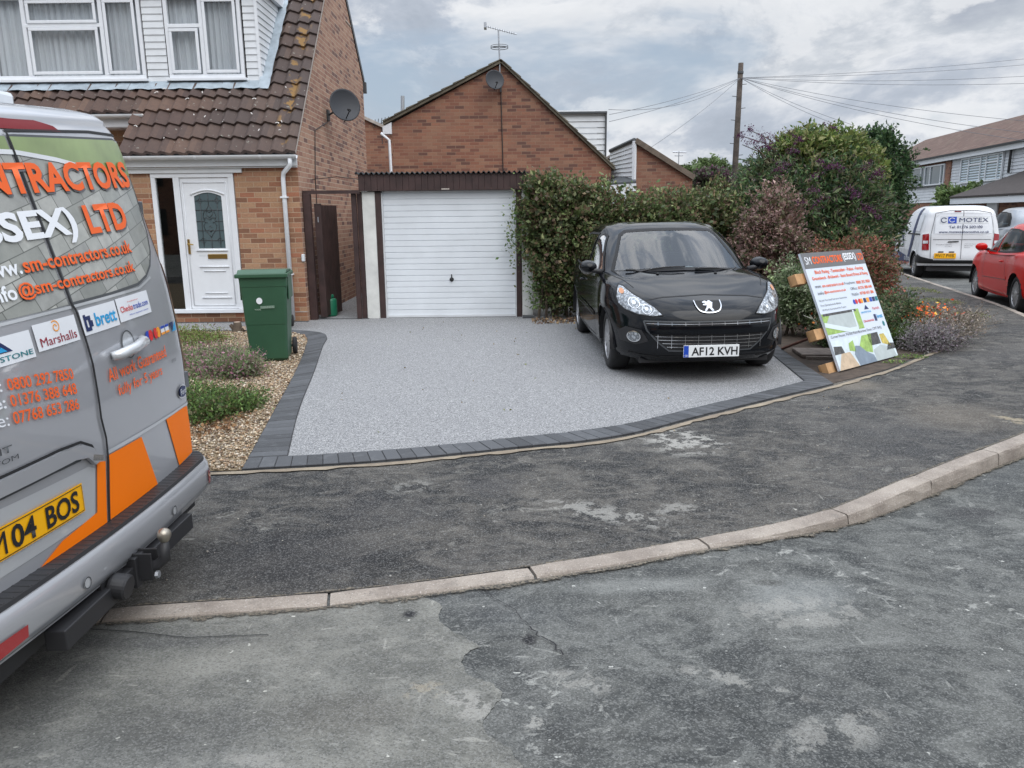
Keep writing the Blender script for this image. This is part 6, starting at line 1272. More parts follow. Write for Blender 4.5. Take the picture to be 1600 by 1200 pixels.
    # side: blue stripe, pressed panel, glass, lettering
    dec('blue_stripe', [(-1.02,1.74),(-1.22,1.74),(-1.30,1.30),(-1.26,.95),(-1.02,.62),(-.90,.36),(-.62,.36),(-.80,.62),(-1.00,1.00),(-1.06,1.35)], 'navy', sl_(.010)); dec('blue_flash', [(1.0,.34),(-.62,.34),(-.55,.52),(.3,.60),(1.0,.55)], 'navy', sl_(.009))
    decal('side_ring', line2([(.15+.30*math.cos(a), .80+.26*math.sin(a)) for a in np.linspace(0, 3.4, 20)], .07), sl_(.012), M['navy'], t, 0, True)
    dec('side_pressing', [(-.35,1.18),(-1.65,1.18),(-1.62,1.52),(-1.50,1.58),(-.42,1.58)], 'white', sl_(.006)); dec('blue_stripe_upper', [(-1.02,1.74),(-1.22,1.74),(-1.30,1.30),(-1.27,1.16),(-1.03,1.16),(-1.06,1.35)], 'navy', sl_(.012))
    dec('door_window', [(.86,1.14),(.0,1.14),(.0,1.58),(.20,1.58),(.55,1.38)], 'dark_room', sl_(.010)); dec('door_window', [(.86,1.14),(.0,1.14),(.0,1.58),(.20,1.58),(.55,1.38)], 'dark_room', sl_(.010, -1))
    decal('windscreen', P2([(-.62,1.16),(.62,1.16),(.50,1.62),(-.50,1.62)]), caster(lambda a, b: (4, a, b), (-1,0,0), .008), M['dark_room'], t, .08, True)
    dec('rail', [(-.5,1.08),(-1.75,1.08),(-1.75,1.12),(-.5,1.12)], 'black', sl_(.012)); decal('side_lettering', text_mb([('MOTEX', -1.4, -.75, .40, .52), ('01376', -.2, .5, .40, .50)], .01), lambda a, b: sl_(.014)(-a-.6, b), M['white'], t, .1, True)
    for ln in ([(.02,1.60),(.02,.36)], [(-.30,1.5),(-.32,.5)], [(.95,1.1),(1.0,.7),(.95,.4)]): decal('door_gap', line2(fine(ln, .06), .012), sl_(.006), M['grey_text'], t, 0, True)
    for sg in (1, -1):
        for wx in (1.30, -1.36):
            wheel(t, wx, sg*.775, .32, .2, 7); arc = [(wx+RA*math.cos(a), 0, .33+RA*math.sin(a)) for a in np.linspace(-.1, math.pi+.1, 24)]; mb = MB().add([(p[0], sg*.5, p[2]) for p in arc]+[(p[0], sg*.885, p[2]) for p in arc], [(i, i+1, 25+i, 24+i) for i in range(23)]); put('wheel_arch', mb, M['black'], t, True)
        put('mirror', MB().box(.72,.80,sg*.92,sg*1.12,1.05,1.28), M['black'], t, True, bevel=.02)
    put('floor_pan', MB().box(-1.9,1.9,-.7,.7,.2,.4), M['black'], t, True); return t
trade_van()
# ------------------------------------------------------------------ advertising board
BL = np.array([3.27, 7.43, .02]); bd = np.array([.768, .640, 0]); bn_ = np.array([.640, -.768, 0]); BW = 1.28; lean = np.array([-.640*.52, .768*.52, 1.14]); BH = float(np.linalg.norm(lean)); bu = lean/BH; bnorm = np.cross(bd, bu); bnorm = -bnorm if bnorm @ bn_ < 0 else bnorm
AB = thing('advertising_board', 'leaning pale printed sign board on wooden blocks beside the black car', 'sign', (3.8, 7.9, 0))
def BP(off): return lambda a, b: BL + bd*a + bu*b + bnorm*off
put('panel', MB().obox(BL+bd*BW/2+bu*BH/2-bnorm*.012, [bd, bu, bnorm], (BW/2, BH/2, .012)), M['pale_board'], AB)
bq = lambda a0, a1, b0, b1: [(a0*BW, b0*BH), (a1*BW, b0*BH), (a1*BW, b1*BH), (a0*BW, b1*BH)]
def bdec(nm, pts, m, off=.002): return decal(nm, P2(pts), BP(off), M[m] if isinstance(m, str) else m, AB, 0, smooth=False)
def btx(lines, m, off=.004, bold=.015):
    for s, a0, a1, b0, b1 in lines: decal('lettering', text_mb([(s, a0*BW, a1*BW, b0*BH, b1*BH)], bold), BP(off), M[m], AB, 0, smooth=False)
bdec('header_band', bq(0,1,.865,1), 'board_grey')
btx([('SM', .03, .12, .90, .965), ('(ESSEX)', .64, .86, .895, .975)], 'white_text', bold=.03); btx([('CONTRACTORS', .14, .62, .90, .965), ('LTD', .885, .985, .90, .965)], 'orange_text', bold=.03)
btx([('Block Paving - Tarmacadam - Patios - Fencing', .12, .92, .805, .845), ('Groundwork - Brickwork - Resin Bound Drives & Paving', .05, .97, .755, .792), ('sm-contractors.co.uk', .16, .51, .695, .722), ('@sm-contractors.co.uk', .16, .51, .635, .665), ('0800 292 7850', .72, .96, .688, .715), ('01376 388 648', .72, .96, .638, .665), ('07768 653 286', .72, .96, .588, .615)], 'orange_text', bold=.015)
btx([('www.', .05, .145, .695, .715), ('info', .06, .15, .637, .663), ('Freephone:', .52, .70, .688, .718), ('Office:', .59, .70, .640, .665), ('Mobile:', .58, .70, .588, .614), ('No Job Too Small Insurance Guarantee', .04, .48, .575, .595), ('Free Quotations & Advice', .04, .36, .535, .555), ('All Work Guaranteed for 5 years', .04, .42, .495, .515), ('Corner House, Market Place Braintree Essex, CM7 3HQ', .03, .88, .262, .290)], 'grey_text', bold=.0)
x = .56
for k, m_ in enumerate(('blue','red_print','red_print','amber_print','navy','amber_print','blue','navy','teal')): 
    if k < 4: bdec('payment_mark', circ2((x+.02)*BW, .535*BH, .022*BW, .022*BH, 14), m_, .002+.0004*k); x += .035 if k % 2 == 0 else .055
    else: bdec('payment_mark', bq(x, x+.045, .515, .555), m_); x += .052
bdec('sticker_mark', [(.70*BW,.455*BH),(.78*BW,.455*BH),(.74*BW,.495*BH)], 'navy'); btx([('BRADSTONE', .63, .80, .425, .44), ('brett', .87, .97, .36, .395)], 'cyan'); btx([('Marshalls', .84, .96, .44, .465), ('Checkatrade', .62, .80, .345, .365)], 'red_print'); bdec('sticker_mark', bq(.82,.86,.34,.40), 'navy'); bdec('sticker_mark', circ2(.945*BW, .305*BH, .02*BW, .025*BH, 8), 'teal')
pg = pmat('printed pale drive', (.42,.47,.47), .6, var=.1); pgr = pmat('printed lawn', (.30,.45,.12), .6, var=.3, vscale=20); psl = pmat('printed pale kerb', (.62,.70,.72), .6); pdk = pmat('printed dark hedge', (.07,.07,.07), .6, var=.6, vscale=20); pbl = pmat('printed blue grey drive', (.20,.25,.31), .6, var=.15, vscale=12); psd = pmat('printed sandy drive', (.52,.40,.28), .6, var=.2, vscale=15); pyl = pmat('printed yellow shrub', (.50,.40,.10), .6, var=.4, vscale=20); psk = pmat('printed pale sky', (.60,.68,.72), .6, var=.15, vscale=9)
ph = bdec('driveway_picture', bq(.0,.60,.30,.475), pgr, .002); 
decal('picture_area', P2([(.14*BW,.475*BH),(.50*BW,.475*BH),(.52*BW,.31*BH),(.36*BW,.30*BH),(.02*BW,.38*BH)]), BP(.003), pg, ph, 0); decal('picture_kerb', line2([(0,.385*BH),(.36*BW,.305*BH),(.50*BW,.305*BH)], .05), BP(.004), psl, ph, 0); decal('picture_kerb', line2([(.50*BW,.47*BH),(.49*BW,.30*BH)], .03), BP(.0045), psl, ph, 0); decal('picture_hedge', P2(bq(.02,.55,.455,.475)), BP(.0042), pdk, ph, 0)
ph = bdec('photo_strip', bq(0,1,0,.245), psk, .002)
for pts, m_ in (([(.0,.0),(.32,.0),(.24,.13),(.10,.13)], psd), ([(.0,.13),(.16,.13),(.14,.19),(.02,.20)], pdk), ([(.33,.0),(.62,.0),(.60,.06),(.50,.10),(.42,.16),(.35,.17),(.30,.10)], pbl), ([(.42,.16),(.50,.10),(.60,.08),(.66,.24),(.50,.24)], pgr), ([(.62,.0),(.98,.0),(.96,.08),(.76,.13),(.62,.10)], pg), ([(.60,.14),(.78,.14),(.78,.243),(.60,.243)], pdk), ([(.80,.14),(.94,.10),(.88,.22),(.80,.22)], pyl), ([(.24,.14),(.34,.12),(.34,.22),(.26,.2)], pgr), ([(.84,.07),(1.0,.07),(1.0,.12),(.9,.13)], pdk)):
    decal('photo_area', P2([(a*BW, b*BH) for a, b in pts]), BP(.003), m_, ph, 0)
for a, b in ((-.03,.80),(-.03,.33),(-.02,.045)):
    c = BL+bd*a*BW+bu*b*BH-bnorm*.085; put('wooden_block', MB().obox(c, [bd, bu, bnorm], (.10,.055,.035)).obox(c-bnorm*.05, [bd, bu, bnorm], (.085,.055,.012)), M['wood'], AB, bevel=.003)
put('back_rail', MB().obox(BL+bd*BW*.5+bu*BH*.80-bnorm*.06, [bd, bu, bnorm], (BW*.5,.045,.02)).obox(BL+bd*BW*.5+bu*BH*.33-bnorm*.06, [bd, bu, bnorm], (BW*.5,.045,.02)), M['wood'], AB)
e1, e2 = ground(1222, 545, .02), BL+bu*BH*.33-bnorm*.10; o = put('prop_stake', MB().tube([e1, (e1+e2)/2, e2], .016, 6), M['rust'], AB)
SL = thing('slate_slab', 'weathered brown slab lying on the soil behind the leaning sign', 'slab', (3.6, 8.1, 0)); put('slab', MB().obox((3.62,8.38,.03), [(.92,-.1,0),(.1,.92,0),(0,0,1)], (.42,.22,.022)), M['slab'], SL, bevel=.01); put('slab_rim', MB().obox((3.40,8.12,.022), [(.92,-.1,0),(.1,.92,0),(0,0,1)], (.2,.012,.02)), M['kerb'], SL)

# ------------------------------------------------------------------ bins
def bin_(loc, rot, label, sc=1., wheel_side=1, logo=True):
    t = thing('wheelie_bin', label, 'bin', loc, rot, 'green wheelie bins by the front wall'); t.scale = sc if isinstance(sc, tuple) else (sc,)*3
    mb = MB(); lv = [(0,.195,.20,.02),(.03,.215,.225,.03),(.40,.235,.25,.03),(.401,.238,.253,.03),(.80,.258,.278,.03),(.801,.262,.282,.025),(.90,.268,.288,.02)]; n = 6; ring = []
    for z, hx, hy, r in lv:
        for cx, cy, a0 in ((1,1,0),(-1,1,90),(-1,-1,180),(1,-1,270)):
            for k in range(n): a = R(a0+90*k/(n-1)); ring.append((cx*(hx-r)+math.cos(a)*r, cy*(hy-r)+math.sin(a)*r, z))
    m_ = 4*n; mb.add(ring, [(i*m_+k, i*m_+(k+1) % m_, (i+1)*m_+(k+1) % m_, (i+1)*m_+k) for i in range(len(lv)-1) for k in range(m_)]+[tuple(range(m_-1,-1,-1))])
    put('body', mb, M['bin_green'], t, True, bevel=.002)
    mb = MB().box(-.305,.285,-.315,.295,.895,.938).prism([(-.285,-.295,.938),(-.285,.28,.938),(-.285,.28,.955),(-.285,-.20,.975)], (.55,0,0)); put('lid', mb, M['bin_green'], t, True, bevel=.010)
    put('side_rib', MB().box(.262,.275,-.20,.20,.66,.90), M['bin_green'], t, True, bevel=.003); put('side_rib', MB().box(-.275,-.262,-.20,.20,.66,.90), M['bin_green'], t, True, bevel=.003)
    put('handle', MB().tube([(-.22,.30,.93),(-.22,.345,.92),(.22,.345,.92),(.22,.30,.93)], .014, 8).box(-.24,-.18,.27,.31,.70,.93).box(.18,.24,.27,.31,.70,.93), M['bin_green'], t, True, bevel=.003)
    for sx in (1, -1): put('wheel', MB().lathe([(.02,-.024),(.085,-.024),(.095,-.014),(.095,.014),(.085,.024),(.02,.024)], (sx*.252,.245,.097), (1,0,0), 24), M['rubber'], t, True, smooth=True)
    put('axle', MB().tube([(-.25,.245,.097),(.25,.245,.097)], .012, 8), M['black'], t, True)
    if logo:
        f = lambda a, b: (a, -.2655-(b-.4)*.05, b); decal('sticker', P2(circ2(-.055,.655,.034,.034)), f, M['white_text'], t, 0, True); decal('sticker', P2([(-.05,.60),(.11,.605),(.11,.575),(-.05,.57)]), f, pmat('faded print', (.14,.22,.16), .6), t, 0, True)
        decal('sticker', text_mb([('COUNCIL', -.045, .105, .580, .598), ('WASTE', -.115, -.045, .555, .572)], 0), lambda a, b: (a, -.2675-(b-.4)*.05, b), pmat('faded lettering', (.35,.42,.36), .6), t, 0, True)
    return t
bin_((-2.715, 8.50, .02), R(10), 'dark green wheelie bin standing on the front gravel bed, nearest', (.93,.95,1.03))
bin_((-3.43, 10.95, .008), R(8), 'second green wheelie bin mostly hidden behind the nearer bin', .88, logo=False)
# stump
p = ground(372, 520); ST = thing('tree_stump', 'small cut shrub stump beside the bin on the gravel', 'stump', (p[0], p[1], 0))
put('trunk', MB().lathe([(.08,0),(.065,.05),(.055,.13),(.048,.15),(.004,.152)], (p[0],p[1],0), n=10).tube([(p[0]+.04,p[1],.03),(p[0]+.10,p[1]-.02,.07)], .03, 7).tube([(p[0]-.04,p[1],.03),(p[0]-.09,p[1]-.02,.12)], .025, 7), M['bark'], ST)
put('cut_face', MB().lathe([(.045,.153),(.002,.154)], (p[0],p[1],0), n=10).obox((p[0]+.10,p[1]-.035,.07), [(1,0,0),(0,1,0),(0,0,1)], (.025,.004,.025)), pmat('pale cut wood', (.55,.42,.33), .8), ST)

# ------------------------------------------------------------------ pole and wires
PX, PY = 8.56, 30.
PO = thing('telegraph_pole', 'tall dark wooden telegraph pole with step pegs behind the hedge', 'pole', (PX, PY, 0))
put('pole', MB().tube([(PX-.02,PY,0),(PX,PY,3.3),(PX+.02,PY,7.0)], [.135,.115,.095], 12), pmat('weathered pole timber', (.075,.06,.05), .9, var=.4, vscale=4), PO, smooth=True)
for i in range(8): z = 3.3+i*.42; sg = 1 if i % 2 else -1; put('step_peg', MB().tube([(PX,PY,z),(PX+sg*.26,PY-.05,z+.02)], .012, 5), M['dark_metal'], PO)
put('pole_top', MB().lathe([(.115,-.05),(.115,0),(.11,.04),(.01,.05)], (PX+.02,PY,6.68), n=12), M['dark_metal'], PO)
wires = [((1600,88,32),.15,'topmost of the wires running right from the pole'),((1600,97,30),.15,'second of the high wires running right from the pole'),((1600,113,28),.2,'third of the high wires running right from the pole'),((1600,124,27),.2,'lowest of the flat wires running right from the pole'),((1600,180,24),.25,'upper of the sagging wires falling right to the terrace'),((1600,196,23),.3,'middle of the sagging wires falling right to the terrace'),((1600,208,22),.3,'lower of the sagging wires falling right to the terrace'),((1313,197,26),.1,'steep wire dropping from the pole into the tall bush'),((1335,196,25),.1,'thin wire dropping just right of the steep one to the bush'),
 ((952,179,20),.1,'upper wire from the pole to the white dormer on the left'),((952,190,19.6),.12,'lower wire from the pole to the white dormer on the left'),((951,171,20.5),.35,'slack wire from the pole to the top of the white dormer'),((1013,233,21),.1,'steep wire from the pole down to the low brick gable')]
for (u, v, y), sag, lab in wires:
    e = at(u, v, y); s_ = np.array([PX+.02, PY-.05, 6.48]); d_ = e-s_
    if u == 1600: e = s_+d_*1.25
    pts = [s_+(e-s_)*t-np.array([0,0,4*sag*t*(1-t)]) for t in np.linspace(0, 1, 24)]
    o = put('overhead_wire', MB().tube(pts, .0065, 5), M['wire'], smooth=True); set_tag(o, 'thin grey '+lab, 'wire', 'wires fanning out from the telegraph pole')

# ------------------------------------------------------------------ plants
G1_ = [(.045,.085,.025),(.065,.11,.03),(.09,.14,.04),(.035,.065,.022),(.12,.17,.05)]
def bush(name, label, cat, lumps, n, size, pal, stems=5, aspect=.5, clump=45, upb=.2, core=.62, group=None, shell=(.55,1.06), mat='leaf', droop=False, inner=.25, shoots=0, shl=.35):
    L = np.array(lumps); base = (float(L[:, 0].mean()), float(L[:, 1].mean()), 0); t = thing(name, label, cat, base, 0, group)
    P, d, tint = blobs(lumps, n, shell, clump); ok = P[:, 2] > .01; P, d, tint = P[ok], d[ok], tint[ok]
    put('foliage', leaf_mesh('foliage', P, size, pal, aspect, upb, out=d, tint=tint), M[mat], t)
    if inner: P, d, tint = blobs(lumps, int(n*inner), (.1, .8)); ok = P[:, 2] > .01; put('inner_foliage', leaf_mesh('inner_foliage', P[ok], size*1.7, pal, aspect*1.2, upb), M[mat], t)
    if shoots:
        k_ = RNG.choice(len(L), size=shoots); dd_ = unit(RNG.normal(size=(shoots, 3))+np.array([0,-.35,.55])); st_ = L[k_, :3]+dd_*L[k_, 3:]*.85; ln = shl*RNG.uniform(.4,1.2,size=(shoots, 1)); PP = []
        sm = MB()
        for a_, d_, l_ in zip(st_, dd_, ln[:, 0]):
            m_ = max(6, int(l_/size*3.2)); tt = RNG.uniform(.1, 1.02, m_); q_ = a_+np.outer(tt*l_, d_)-np.outer(tt**2*l_*.3, (0,0,1))+RNG.normal(size=(m_, 3))*size*.28; PP.append(q_)
            sm.tube([a_, a_+d_*l_*.5-np.array([0,0,l_*.075]), a_+d_*l_-np.array([0,0,l_*.3])], [.005,.004,.002], 3, False)
        put('shoots', leaf_mesh('shoots', np.concatenate(PP), size*.9, pal, aspect, upb), M[mat], t)
        put('twigs', sm, M['bark'], t)['kind'] = 'stuff'
    mb = MB()
    for k in range(stems):
        c = L[k % len(L)]; b = np.array([c[0]+random.uniform(-.3,.3)*c[3], c[1]+random.uniform(-.2,.2)*c[4], 0.]); e = np.array([c[0]+random.uniform(-.5,.5)*c[3], c[1]+random.uniform(-.5,.5)*c[4], c[2]+c[5]*.7]); m_ = (b+e)/2+np.array([random.uniform(-.1,.1),0,0])
        mb.tube([b, m_, e], [.022*size/.06+.006, .016, .006], 6)
    put('stem', mb, M['bark'], t); return t
hedge_l = [(.50,11.75,1.78,.40,.42,.46),(.55,11.75,1.20,.34,.40,.60),(.68,11.85,.55,.26,.36,.5),(.85,11.8,1.45,.50,.48,.72),(.95,11.9,.7,.5,.45,.65),(1.45,11.95,1.30,.55,.5,.74),(1.5,12.0,.6,.6,.5,.6),(2.05,12.0,1.22,.55,.5,.74),(2.1,12.0,.55,.6,.5,.6),(2.65,12.1,1.25,.55,.5,.72),(3.2,12.25,1.32,.5,.5,.72),(3.0,12.2,.6,.6,.5,.6),(1.15,11.9,1.7,.35,.4,.32)]
hd = bush('ivy_hedge', 'dense dark green ivy hedge between the garage and the tall bushes', 'hedge', hedge_l, 60000, .056, [(.05,.075,.028),(.065,.09,.033),(.09,.115,.042),(.04,.055,.024),(.13,.14,.065),(.115,.085,.05),(.06,.07,.035),(.09,.06,.04)], 8, .62, 30, group=None, shoots=260, shl=.16)
P = np.stack([RNG.normal(.10,.09,380), RNG.normal(11.72,.10,380), RNG.normal(1.35,.30,380)], 1); put('trailing_sprays', leaf_mesh('trailing_sprays', P, .045, [(.05,.09,.025),(.09,.13,.045),(.12,.13,.06)], .6), M['leaf'], hd)
P = np.stack([RNG.normal(.38,.07,700), RNG.normal(11.80,.08,700), RNG.uniform(.15,1.1,700)], 1); put('trailing_sprays', leaf_mesh('trailing_sprays', P, .04, [(.05,.09,.025),(.09,.13,.045)], .6), M['leaf'], hd)
LT = P  # litter under the hedge
P = np.stack([RNG.uniform(.3,3.0,900), RNG.uniform(11.1,11.7,900), RNG.uniform(.005,.04,900)], 1); o = put('leaf_litter', leaf_mesh('leaf_litter', P, .045, [(.12,.08,.05),(.08,.05,.035),(.16,.11,.06)], .6), M['dry']); set_tag(o, 'dead brown leaves scattered along the foot of the hedge', 'leaves', kind='stuff')
bud = bush('buddleia', 'tall sprawling green bush with long leaves and dark purple flower spikes', 'bush', [(4.35,12.5,1.40,.85,.8,.95),(5.1,12.6,1.55,.90,.8,.95),(5.3,12.5,1.35,.70,.8,.95),(4.9,12.1,.9,.95,.7,.8),(4.1,12.2,.7,.7,.6,.7),(4.35,12.9,2.0,.60,.6,.55),(5.5,12.9,.8,.48,.6,.75)], 56000, .085, [(.035,.068,.028),(.048,.085,.034),(.07,.11,.045),(.027,.05,.025),(.10,.125,.06),(.12,.11,.06),(.07,.06,.05)], 9, .28, 26, .1, shell=(.5,1.12), shoots=260, shl=.38)
def panicle(p, d, L, parent, col):
    n = 140; t = RNG.random(n); d = np.array(d, float)/np.linalg.norm(d); P = np.array(p)+np.outer(t*L, d)+RNG.normal(size=(n, 3))*((1-t)*.035+.008)[:, None]; P[:, 2] -= t*t*L*.35
    put('flower_spike', leaf_mesh('flower_spike', P, .020, col, .7), M['leaf'], parent)
PUR = [(.045,.010,.035),(.065,.016,.055),(.03,.010,.025),(.085,.03,.07),(.05,.025,.02)]
for u, v, y in ((1216,278,11.6),(1232,262,11.5),(1283,270,11.5),(1297,258,11.4),(1262,298,11.4),(1290,308,11.3),(1345,320,11.4),(1352,323,11.4),(1335,342,11.4),(1230,238,11.8),(1205,222,12.2),(1178,228,12.3),(1165,226,12.4),(1160,214,12.4),(1185,212,12.4),(1175,205,12.5),(1195,209,12.5),(1255,215,12.3),(1285,195,12.6),(1363,255,11.8),(1375,262,11.8),(1380,275,11.8),(1245,320,11.4),(1320,290,11.4),(1212,255,11.7),(1310,262,11.6),(1270,245,11.8),(1340,300,11.5),(1225,205,12.4)):
    p = at(u, v, y); panicle(p, (random.uniform(-1,1), -.4, random.uniform(-.3,.35)), random.uniform(.18,.30), bud, PUR)
mb = MB()
for u, v, y, u2, v2 in ((1160,226,12.4,1215,262),(1160,213,12.4,1225,245),(1175,205,12.5,1225,240),(1178,228,12.3,1200,262),(1400,335,12.4,1360,360),(1424,347,12.2,1370,375),(1412,385,12.0,1360,395),(1405,400,12.0,1350,400)):
    a, b = at(u2, v2, y+.3), at(u, v, y); mb.tube([a, (a+b)/2+np.array([0,0,.06]), b], [.012,.009,.006], 5)
put('arching_stem', mb, M['bark'], bud)
bush('yellow_green_tree', 'yellowish green leafy crown rising behind the purple flowered bush', 'tree', [(4.75,12.9,2.48,.42,.5,.38),(5.3,12.9,2.45,.48,.5,.40),(5.75,13.0,2.25,.36,.45,.40),(5.2,12.8,2.0,.8,.5,.5)], 26000, .085, [(.09,.12,.033),(.07,.105,.032),(.125,.145,.042),(.055,.085,.028),(.16,.16,.07)], 6, .42, 24, .3, shell=(.5,1.15), shoots=110, shl=.3)
bush('dark_evergreen', 'dark green small leaved tree at the right end of the tall bushes', 'tree', [(6.0,13.5,2.10,.50,.45,.72),(6.42,13.4,1.6,.36,.4,.70),(5.9,13.3,1.5,.5,.45,.7),(6.30,13.5,2.60,.26,.28,.36),(6.68,13.6,2.25,.20,.25,.40)], 22000, .062, [(.028,.055,.024),(.04,.075,.03),(.055,.09,.035),(.02,.04,.02)], 6, .5, 22, .3, shell=(.4,1.2), shoots=130, shl=.35)
bush('laurel_bush', 'green and cream leaved bush below the dark tree beside the white van', 'bush', [(5.95,13.1,1.0,.32,.4,.68),(5.75,12.9,.5,.38,.4,.5)], 8000, .075, [(.06,.10,.035),(.10,.15,.05),(.32,.32,.13),(.045,.08,.03)], 4, .5, 20)
bush('smoke_bush', 'brownish pink fading shrub between the hedge and the purple flowers', 'bush', [(3.85,11.45,1.35,.42,.4,.62),(3.62,11.4,.85,.40,.4,.60),(4.1,11.4,.75,.40,.4,.60)], 14000, .05, [(.16,.095,.085),(.20,.13,.12),(.12,.075,.06),(.09,.08,.045),(.07,.08,.04),(.24,.17,.15)], 6, .5, 24, .4, shell=(.4,1.15), shoots=120, shl=.3)
bush('barberry', 'low rusty red leaved bush just above the leaning sign', 'bush', [(4.55,10.6,.82,.48,.4,.36),(4.9,10.8,.86,.46,.42,.36),(5.15,10.95,.66,.30,.4,.34),(4.95,10.7,.38,.42,.42,.40),(4.6,10.5,.35,.6,.4,.4)], 20000, .042, [(.15,.06,.045),(.11,.05,.035),(.07,.07,.03),(.05,.075,.03),(.22,.07,.05),(.13,.09,.05)], 6, .5, 26, .2, shell=(.4,1.15), shoots=120, shl=.3)
bush('variegated_shrub', 'pale grey green shrub right beside the mirror of the black car', 'bush', [(3.62,9.85,.55,.28,.30,.44),(3.98,9.7,.38,.32,.30,.36),(4.15,9.5,.25,.30,.3,.26)], 9000, .042, [(.11,.14,.07),(.17,.20,.12),(.07,.10,.045),(.05,.075,.035),(.24,.26,.18)], 5, .45, 22, .3, shell=(.4,1.15), shoots=60, shl=.25)
bush('low_cotoneaster', 'low dark green mound of small leaves behind the leaning sign', 'bush', [(3.95,8.95,.22,.40,.3,.24),(4.4,9.2,.22,.4,.3,.28),(4.75,9.5,.3,.4,.3,.32)], 9000, .034, [(.045,.07,.03),(.07,.10,.045),(.10,.08,.05),(.03,.05,.025)], 3, .5, 22)
# bare pale branches in the pale shrub
mb = MB(); p0 = np.array([3.75,9.1,.1]); t = thing('dead_branch', 'pale lichen covered bare branches poking out between shrub and sign', 'branch', (3.75,9.1,0))
for k in range(9): e = p0+np.array([random.uniform(-.35,.45), random.uniform(-.2,.3), random.uniform(.2,.42)]); m_ = (p0+e)/2+np.array([0,0,random.uniform(0,.1)]); mb.tube([p0, m_, e], [.012,.009,.004], 5)
put('branch', mb, pmat('lichened twig', (.34,.33,.27), .9), t)
def strap(name, label, c, n, L, pal, fl=None, nf=0, fsize=.03, spread=.35, group=None, cat='plant', wd=.012, fpos=(.7,1.05)):
    t = thing(name, label, cat, (c[0], c[1], 0), 0, group); vs = []; cols = []; idx = []; pal = np.array(pal); tips = []
    for i in range(n):
        b = np.array([c[0]+RNG.normal(0,.10*spread/.35), c[1]+RNG.normal(0,.10*spread/.35), 0.]); a = RNG.uniform(0, 6.283); ln = L*RNG.uniform(.6,1.15); out = spread*RNG.uniform(.2,1.3)*ln/L; col = pal[RNG.integers(len(pal))]*RNG.uniform(.6,1.3); side = np.array([-math.sin(a), math.cos(a), 0])*wd*.5; o_ = len(vs)
        for s_ in (0,.35,.7,1.): p = b+np.array([math.cos(a)*out*s_**1.6, math.sin(a)*out*s_**1.6, ln*(s_-.28*s_*s_)]); w_ = side*(1-s_**2*.95); vs += [p-w_, p+w_]; cols += [col, col]
        tips.append(p); idx += [(o_+2*k, o_+2*k+1, o_+2*k+3, o_+2*k+2) for k in range(3)]
    put('leaves', raw_mesh('leaves', np.array(vs), 4, np.array(idx).ravel(), np.array(cols)), M['leaf'], t)
    if fl:
        P = np.array([tips[RNG.integers(len(tips))]*np.array([1,1,RNG.uniform(*fpos)])+RNG.normal(0,.02,3) for _ in range(nf)]); put('flowers', leaf_mesh('flowers', P, fsize, fl, .7), M['leaf'], t)
    return t
OR = [(.60,.10,.02),(.45,.06,.02),(.65,.20,.03),(.30,.05,.02)]; GRN = [(.07,.12,.03),(.10,.16,.04),(.14,.18,.06),(.05,.09,.025)]
strap('crocosmia', 'strappy leaved plant with small orange flowers between car and sign', (3.93,8.95), 260, .46, GRN, OR, 90, .030, .30)
strap('orange_flowers', 'bright orange and yellow flowers right of the leaning sign', (5.15,9.75), 320, .42, GRN, OR+[(.55,.35,.05)], 300, .040, .40, fpos=(.8,1.1))
strap('orange_flowers', 'smaller patch of orange flowers nearest the pavement behind the sign', (5.45,10.15), 220, .48, GRN+[(.25,.26,.06)], OR, 180, .040, .35)
strap('grass_clump', 'bright green grassy tuft at the right edge of the leaning sign', (4.62,8.95), 300, .34, GRN, None, 0, .02, .30)
strap('grass_clump', 'yellow green grassy tuft among the shrubs above the orange flowers', (5.0,11.3), 160, .75, [(.14,.20,.05),(.10,.16,.04)], None, 0, .02, .35)
strap('tall_weed', 'tall thin pale green weed spike beside the windscreen of the black car', (3.42,10.0), 22, 1.1, [(.16,.24,.09),(.22,.27,.12)], [(.25,.30,.15)], 60, .045, .08)
def twiggy(name, label, c, n, L, spread, pal, head, nh, hs=.02, group=None, cat='plant'):
    t = thing(name, label, cat, (c[0], c[1], 0), 0, group); mb = MB(); P = []
    for i in range(n):
        a = random.uniform(0, 6.283); o_ = spread*math.sqrt(random.random()); ln = L*random.uniform(.6,1.1); b = np.array([c[0]+random.gauss(0,.06), c[1]+random.gauss(0,.06), 0]); e = b+np.array([math.cos(a)*o_, math.sin(a)*o_, ln*(1-.35*o_/spread)])
        m_ = b+(e-b)*.5+np.array([0,0,.05]); mb.tube([b, m_, e], [.004,.003,.0018], 3, False)
        for q in range(nh): P.append(b+(e-b)*random.uniform(.55,1.02)+np.array([random.gauss(0,.014), random.gauss(0,.014), .03+random.gauss(0,.012)]))
    put('stems', mb, pmat('dry stem', pal, .9), t); put('seed_heads', leaf_mesh('seed_heads', np.array(P), hs, head, .6), M['dry'], t); return t
DRY = [(.13,.105,.085),(.19,.16,.13),(.09,.08,.07),(.16,.13,.12)]
for i, (x, y, L, s_, lab) in enumerate(((5.35,9.15,.42,.42,'dry brown seed headed lavender nearest the pavement corner'),(5.75,9.75,.45,.45,'dry twiggy lavender spreading furthest over the pavement'),(5.0,8.85,.36,.36,'dry grey lavender between the sign and the spreading one'))): twiggy('lavender', lab, (x, y), 150, L, s_, (.17,.14,.10), DRY, 7, .022, 'dry lavender plants at the edge of the bed')
